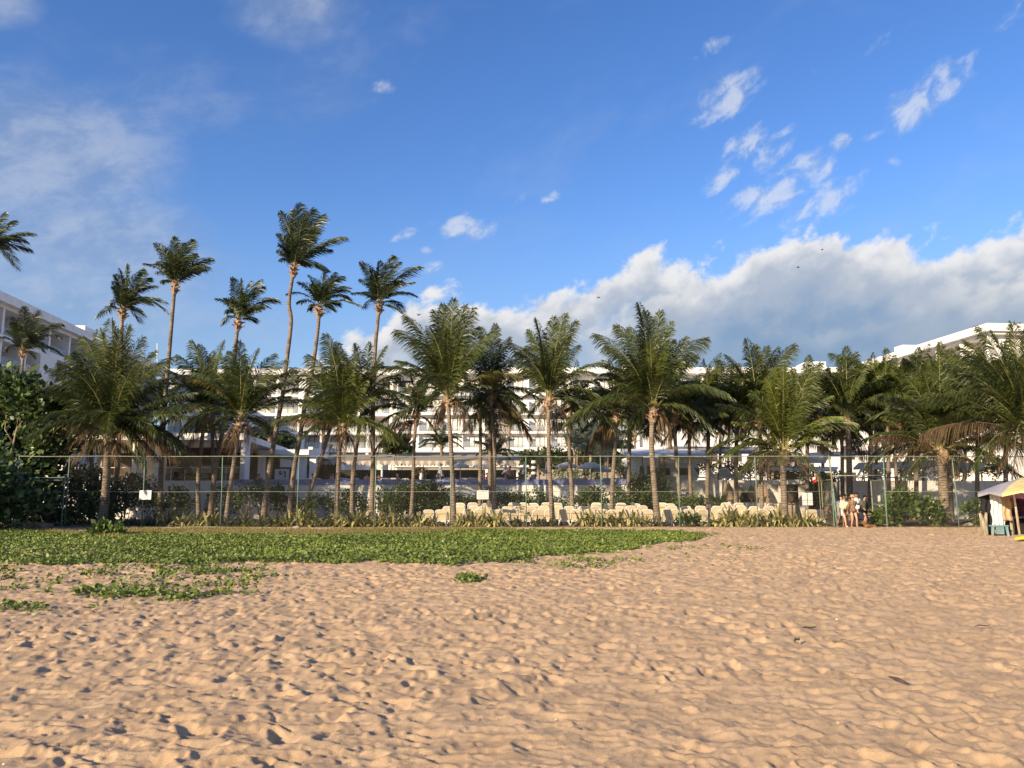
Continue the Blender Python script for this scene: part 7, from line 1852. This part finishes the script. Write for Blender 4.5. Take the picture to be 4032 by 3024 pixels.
def person(label, loc, rz=0.0, h=1.70, skin='skin', female=False, lean=(0, 0), pelvis=.93, hands=None, feet=None, knee=(0, -1, 0), elbow=None, top=None, top_m=None, bottom=None, bottom_m=None,
           hat=None, hat_m='black', glasses=False, shoes=None, turn=0.0, group=None, bag=None, headturn=(0, 0), hair=True):
    """facing -y in its own frame; hands / feet are targets in that frame (left = -x)"""
    s = h / 1.70
    root = thing('person', label, 'person', loc, group, rz)
    k = .92 if female else 1.0
    V = [Vector((0, 0, pelvis)), None, None, None, None, None, None]
    lx, ly = lean
    up = Vector((lx, ly, 1)).normalized()
    P = V[0]
    V = [P, P + up * .18, P + up * .37, P + up * .515, P + up * .585 + Vector((0, -.015, 0)), P + up * .67 + Vector((headturn[0] * .03, -.03, 0)), P + up * .76 + Vector((headturn[0] * .02, -.015, 0))]
    Rr = [(.135 * (1.06 if female else 1), .105), (.118 * k, .095), (.150 * k, .105), .056 * k, .062, (.076, .093), (.060, .066)]
    E = [(0, 1), (1, 2), (2, 3), (3, 4), (4, 5), (5, 6)]
    def addv(v, r, par): V.append(Vector(v)); Rr.append(r); E.append((par, len(V) - 1)); return len(V) - 1
    hd = V[5]
    addv(hd + Vector((headturn[0] * .09, -.108, -.012)), .015, 5)          # nose
    addv(hd + Vector((.086, .01, -.01)), .016, 5); addv(hd + Vector((-.086, .01, -.01)), .016, 5)
    side = Vector((0, 1, 0)).cross(up).normalized()
    arms, legs = {}, {}
    hands = hands or ((-.27, -.05, .82), (.27, -.05, .82)); feet = feet or ((-.11, -.02, .07), (.11, .02, .07))
    for sg, H in ((-1, hands[0]), (1, hands[1])):
        sh = V[2] + up * .085 + side * sg * .165 * k
        el, wr = ik(sh, H, .29, .25, elbow or (sg * .6, .8, -.1))
        a = addv(sh, .058 * k, 2); b = addv(sh.lerp(el, .5), .048 * k, a); c = addv(el, .041 * k, b); d_ = addv(wr, .027 * k, c)
        fdir = (wr - el).normalized(); pal = addv(wr + fdir * .055, (.034, .020), d_)
        sd = fdir.cross(Vector((0, 1, 0))); sd = sd.normalized() if sd.length > .1 else Vector((1, 0, 0))
        for q, (off, ln) in enumerate(((-.028, .070), (-.010, .082), (.010, .076), (.027, .060))):
            f1 = addv(V[pal] + fdir * .045 + sd * off, .0095, pal); addv(V[f1] + fdir * ln * .6 + Vector((0, -.02, -.02)), .0075, f1)
        t1 = addv(V[d_] + fdir * .03 + sd * .032 + Vector((0, -.015, 0)), .011, d_); addv(V[t1] + fdir * .035 + sd * .018, .008, t1)
        arms[sg] = (a, b, c, d_)
    for sg, Ft in ((-1, feet[0]), (1, feet[1])):
        hp = P + side * sg * .092 + Vector((0, 0, -.05))
        kn, an = ik(hp, Ft, .425, .415, knee)
        a = addv(hp, .088, 0); b = addv(hp.lerp(kn, .5), .075 if not female else .078, a); c = addv(kn, .054, b); m_ = addv(kn.lerp(an, .4), .052, c); d_ = addv(an, .034, m_)
        addv(an + Vector((sg * .02, -.11, -.035)), (.036, .024), d_)
        legs[sg] = (a, b, c, m_, d_)
    sc = lambda vs: [v * s for v in vs]
    rs_ = lambda rr: [tuple(x * s for x in r) if isinstance(r, tuple) else r * s for r in rr]
    skin_obj('body', sc(V), E, rs_(Rr), M[skin], root)
    def tubes(mb, ids, grow):
        pts, rr = [], []
        for j in ids:
            r = Rr[j]; pts.append(V[j] * s); rr.append(((r[0] + r[1]) / 2 if isinstance(r, tuple) else r) * s + grow)
        mb.tube(pts, rr, 10)
    def loft(mb, rings):
        n = 14; vs = []
        for c, rx, ry in rings:
            for j in range(n):
                t = 2 * math.pi * j / n; q = 1 + .03 * math.sin(j * 2.1 + c.z * 30)
                vs.append((c + side * rx * q * math.cos(t) + Vector((0, 1, 0)) * ry * q * math.sin(t)) * s)
        k = len(rings)
        mb.add(vs, [(i * n + j, i * n + (j + 1) % n, (i + 1) * n + (j + 1) % n, (i + 1) * n + j) for i in range(k - 1) for j in range(n)] + [tuple(range(n))[::-1], tuple(range((k - 1) * n, k * n))])
    if top:
        mb = MB(); hem = {'tunic': -.30, 'tee': -.10, 'long': -.10, 'jacket': -.12}[top]
        rings = [(P + Vector((0, 0, hem)), .200 if top == 'tunic' else .185, .155)] + ([(P + Vector((0, 0, -.12)), .195, .150)] if top == 'tunic' else [])
        rings += [(P, .185 * k, .140), (V[1], .168 * k, .128), (V[2], .188 * k, .136), (V[2] + up * .10, .165 * k, .105), (V[2] + up * .145, .075, .07)]
        loft(mb, rings)
        for sg in (-1, 1):
            a, b, c, d_ = arms[sg]
            tubes(mb, (a, b) if top == 'tee' else (a, b, c, d_), .022)
        mb.build('shirt' if top != 'tunic' else 'tunic', M[top_m], root, LOCAL, smooth=True)
    if bottom:
        mb = MB()
        loft(mb, [(P + Vector((0, 0, -.14)), .165, .125), (P + Vector((0, 0, -.05)), .178, .138), (P + up * .08, .160, .125)])
        for sg in (-1, 1):
            L = legs[sg]
            if bottom == 'shorts': tubes(mb, (L[0], L[1]), .028)
            if bottom == 'trousers': tubes(mb, L, .024)
        mb.build('shorts' if bottom != 'trousers' else 'trousers', M[bottom_m], root, LOCAL, smooth=True)
    hc = V[5] * s
    if hat == 'cap':
        mb = MB(); mb.lathe([(.108, .028), (.106, .06), (.088, .10), (.05, .125), (.01, .132)], hc + Vector((0, .004, 0)) * s, 14)
        mb.prism([hc + Vector((x, y, .032)) * s for x, y in ((-.085, -.06), (-.062, -.175), (.062, -.175), (.085, -.06))], (0, 0, .014))
        mb.build('cap', M[hat_m], root, LOCAL, smooth=True)
    elif hat == 'bucket':
        MB().lathe([(.165, .005), (.165, .013), (.112, .05), (.105, .11), (.07, .135), (.02, .14)], hc, 14).build('hat', M[hat_m], root, LOCAL, smooth=True)
    if hair:
        mb = MB(); mb.ball(hc + Vector((0, .038, .022)) * s, .098 * s, 10, sq=(.96, .9, 1.0))
        if female: mb.ball(hc + Vector((0, .06, -.07)) * s, .085 * s, 10, sq=(1.0, .6, 1.2))
        mb.build('hair', M[hat_m if hat == 'hair' else 'hair'], root, LOCAL, smooth=True)
    if glasses:
        mb = MB()
        for sx in (-1, 1): mb.ball(hc + Vector((sx * .036, -.092, .012)) * s, .028 * s, 8, sq=(1, .35, .85))
        mb.box(hc.x - .08 * s, hc.x + .08 * s, hc.y - .09 * s, hc.y - .08 * s, hc.z + .016 * s, hc.z + .024 * s)
        mb.build('sunglasses', M['black'], root, LOCAL)
    else:
        mb = MB()
        for sx in (-1, 1): mb.ball(hc + Vector((sx * .034, -.088, .012)) * s, .012 * s, 6, sq=(1, .5, .7))
        mb.build('eyes', M['black'], root, LOCAL)
    if shoes:
        for sg in (-1, 1):
            an = V[legs[sg][4]] * s
            MB().ball(an + Vector((sg * .012, -.055, -.03)) * s, .062 * s, 9, sq=(.75, 1.75, .62)).build('shoe', M[shoes], root, LOCAL, smooth=True)
    return root

def at(px, Y, z=0.0): return (W(px, 2050, Y).x, Y, z)
GW = 'walkers coming through the gate'
person('woman in loose white shirt and white shoes carrying a bundle past the gate post', at(3312, 40.6), .12, 1.66, 'skin_pale', True, (.05, -.05), .915, ((-.22, -.10, .80), (.12, -.26, 1.08)), ((-.13, .22, .08), (.15, -.20, .07)), top='tunic', top_m='cloth_white', hat='cap', hat_m='hair', shoes='cloth_white', group=GW)
person('man in black cap and grey-beige shirt close behind the white-shirted woman', at(3326, 41.6), -.1, 1.72, 'skin_tan', False, (.04, -.08), .93, ((-.18, -.2, 1.0), (.24, -.04, .84)), ((-.10, -.1, .07), (.12, .18, .08)), top='long', top_m='cloth_grey', bottom='shorts', bottom_m='cloth_green', hat='cap', shoes='orange', group=GW)
person('barefoot woman in tan bucket hat, sunglasses and sheer brown cover-up, leading the walkers', at(3361, 40.2), .05, 1.68, 'skin', True, (0, -.03), .92, ((-.28, .05, .84), (.16, -.16, .92)), ((-.08, .10, .08), (.09, -.16, .07)), top='long', top_m='cloth_brown', bottom='brief', bottom_m='cloth_green', hat='bucket', hat_m='straw', glasses=True, group=GW)
person('man in white T-shirt and black cap walking behind the bucket-hatted woman', at(3374, 41.7), .3, 1.78, 'skin_tan', False, (.02, -.04), .95, ((-.2, -.2, 1.08), (.14, -.22, 1.16)), ((-.11, -.12, .07), (.10, .15, .08)), top='tee', top_m='cloth_white', bottom='shorts', bottom_m='cloth_cream', hat='cap', shoes='hair', group=GW)
person('bare-legged person in grey-green top and black shorts striding at the rear of the walkers', at(3403, 44.5), .55, 1.72, 'skin_pale', False, (-.10, -.22), .88, ((-.32, -.2, .92), (.36, -.05, .86)), ((-.24, -.12, .07), (.34, .16, .08)), top='long', top_m='cloth_green', bottom='shorts', bottom_m='black', hat='cap', group=GW)
person('shirtless person sitting low left of the gate post in the shade', at(3248, 43.6), .5, 1.70, 'skin_tan', False, (.05, -.35), .42, ((.05, -.45, .50), (.42, -.42, .50)), ((-.12, -.48, .07), (.22, -.52, .07)), (0, -.3, 1), bottom='shorts', bottom_m='black', group='people beside the gate')
def lump(name, c, r, sq, m, root, seed=1.0):
    me = bpy.data.meshes.new(name); bm = bmesh.new(); bmesh.ops.create_icosphere(bm, subdivisions=4, radius=1)
    for v in bm.verts:
        q = v.co.copy(); k = 1 + .14 * math.sin(q.x * 5 + seed) * math.cos(q.z * 4 + seed) + .09 * math.sin(q.x * 11 + q.z * 6 + seed * 2) + .05 * math.sin(q.z * 17 + q.x * 3)
        v.co = Vector((q.x * sq[0], q.y * sq[1], q.z * sq[2])) * r * k
    bm.to_mesh(me); bm.free(); me.materials.append(M[m]); me.polygons.foreach_set('use_smooth', [True] * len(me.polygons))
    o = link(name, me, root); o.location = Vector(c) - root.location
    return o
# things they carry
b = W(3322, 1990, 40.25); root = thing('cloth_bundle', 'pale cream cloth bundle held by the white-shirted woman', 'bundle', b)
lump('cloth', b, .20, (1.15, .7, 1.15), 'cloth_cream', root, 1.3)
b = W(3380, 2001, 40.1); root = thing('beach_bag', 'white and black bag held against the bucket-hatted woman', 'bag', b)
lump('body', b, .18, (.85, .5, 1.15), 'black', root, 2.1)
lump('flap', b + Vector((-.05, -.05, .05)), .13, (.85, .5, .9), 'cloth_white', root, .4)
b = W(3384, 1986, 41.1); root = thing('towel_roll', 'cream towel under the arm of the white T-shirted man', 'towel', b)
lump('cloth', b, .18, (1.15, .6, .85), 'cloth_cream', root, 3.0)

# terrace people
GT = 'bathers on the terrace'
person('sunburnt bather in black trunks standing with his back turned above the blue band', at(2008, 52.6, ZT), math.pi, 1.68, 'skin_red', hands=((-.30, -.02, .86), (.30, .03, .88)), bottom='shorts', bottom_m='black', group=GT, hat='hair', hat_m='skin_red')
def sunbather(label, px, Y, skin='skin', rz=0.0, lean=(.0, .35), z=ZT, pel=.46, top=None, top_m=None, hat=None, hat_m='black'):
    return person(label, at(px, Y, z), rz, 1.68, skin, lean=lean, pelvis=pel, hands=((-.28, -.2, .50), (.28, -.2, .52)), feet=((-.12, -.78, .46), (.12, -.78, .46)), knee=(0, -.2, 1), bottom='brief', bottom_m='black', group=GT, top=top, top_m=top_m, hat=hat, hat_m=hat_m)
sunbather('sunburnt bather leaning on the pool edge beside the white canopy, arms spread', 1012, 51.0, 'skin_red', 0, (0, -.1), ZT + .05, .30)
for lab, px, Y, sk, rz in [('reclining bather left of the light green palm at the pool edge', 1238, 52.2, 'skin_red', 1.2), ('bather lying by the second trunk right of the canopy', 1298, 52.4, 'skin', -1.1), ('reddish bather lying left of the light green palm trunk', 1308, 53.5, 'skin_red', 1.3), ('bather sitting between two pale trunks at the pool edge', 1442, 52.0, 'skin', 2.7), ('big-shouldered bather right of the plain dark trunk', 1490, 51.6, 'skin_red', 3.0),
                           ('bather reclining left of the thin black palm', 1570, 52.4, 'skin', 1.0), ('bather under the grey lounger left of the central palm', 1716, 53.0, 'skin', -1.0), ('bather lying under the first white parasol', 1795, 52.0, 'skin_red', 1.4), ('bather seated left of the paired palm trunks', 1888, 52.6, 'skin', -1.4), ('sunburnt seated bather right of the thin palm trunk', 1922, 52.2, 'skin_red', .8),
                           ('pink bather lying at the feet of the standing man', 1998, 51.6, 'skin_red', 1.5), ('brown-backed bather sitting right of the standing man', 2046, 51.7, 'skin_tan', 2.9), ('tanned bather stretched out under the larger open parasol', 2315, 51.8, 'skin_tan', 1.5), ('bather sitting up with raised arm under the lowest parasol', 2358, 51.9, 'skin_tan', 2.4), ('bather lying left of the parasol with a teal towel', 2296, 52.6, 'skin_red', -1.2)]:
    sunbather(lab, px, Y, sk, rz, (rng.uniform(-.1, .1), rng.uniform(.1, .5)))
GD = 'people on the dining terrace'
person('diner standing in dark patterned clothes on the dining terrace', at(545, 51.8, ZD), .6, 1.70, 'skin_tan', hands=((-.22, -.25, 1.05), (.24, -.1, .9)), top='long', top_m='brownwall', bottom='trousers', bottom_m='cloth_green', group=GD)
person('dark-clothed diner seated in profile on the dining terrace', at(680, 51.9, ZD), 1.4, 1.70, 'skin', lean=(0, -.12), pelvis=.50, hands=((-.16, -.42, .78), (.16, -.42, .78)), feet=((-.12, -.45, .07), (.12, -.45, .07)), knee=(0, -1, .6), top='long', top_m='black', bottom='trousers', bottom_m='black', group=GD)
person('diner in a dark shirt seated right of the light leaning trunk', at(868, 52.6, ZD), -1.0, 1.68, 'skin_tan', lean=(0, -.1), pelvis=.50, hands=((-.16, -.42, .78), (.16, -.42, .78)), feet=((-.12, -.45, .07), (.12, -.45, .07)), knee=(0, -1, .6), top='tee', top_m='metal_dark', bottom='trousers', bottom_m='cloth_green', group=GD)
person('worker in pale blue shirt half hidden by the paired palm trunks below the wall', at(815, 48.6), -.6, 1.74, 'skin_dark', top='tee', top_m='cloth_blue', bottom='trousers', bottom_m='black', hat='cap', group='staff')
person('bare-chested bather standing by the pool shed counter', at(2620, 54.2, ZRT), -1.2, 1.72, 'skin_tan', bottom='shorts', bottom_m='cloth_green', group=GT, hands=((-.22, -.28, 1.1), (.22, -.25, 1.1)))
person('bather in grey shirt standing at the far right of the terrace railing', at(3812, 53.5, ZRT), .4, 1.72, 'skin', top='tee', top_m='cloth_blue', bottom='shorts', bottom_m='cloth_tan', hat='cap', group=GT)

# dog lying on the sand at the gate
g = W(3428, 2082, 38.8)
root = thing('dog', 'tan dog lying on the sand in front of the gate, head raised to the left', 'dog', (g.x, 38.8, 0))
V = [(.10, 0, .13), (-.08, -.01, .14), (-.22, -.02, .17), (-.31, -.03, .25), (-.37, -.05, .325), (-.44, -.075, .312), (-.505, -.095, .295), (.26, .02, .12),
     (-.24, -.12, .06), (-.44, -.15, .03), (-.24, .10, .06), (-.46, .08, .03), (.28, -.12, .10), (.12, -.18, .06), (.28, -.21, .03), (.28, .12, .08), (.16, .17, .04), (.36, .04, .07), (.46, -.06, .035), (.52, -.16, .025),
     (-.345, -.10, .37), (-.335, -.125, .425), (-.335, .0, .37), (-.32, .025, .425)]
E = [(0, 1), (1, 2), (2, 3), (3, 4), (4, 5), (5, 6), (0, 7), (2, 8), (8, 9), (2, 10), (10, 11), (7, 12), (12, 13), (13, 14), (7, 15), (15, 16), (7, 17), (17, 18), (18, 19), (4, 20), (20, 21), (4, 22), (22, 23)]
Rd = [.105, .11, .105, .072, .070, .045, .026, .095, .042, .026, .042, .026, .068, .040, .024, .065, .035, .032, .022, .012, .024, .008, .024, .008]
skin_obj('body', [Vector(v) for v in V], E, Rd, M['dog_fur'], root)
mb = MB(); mb.ball((-.530, -.10, .300), .018, 6)
for sy in (-.125, -.02): mb.ball((-.42, sy, .348), .012, 6)
mb.build('nose_and_eyes', M['black'], root, LOCAL)
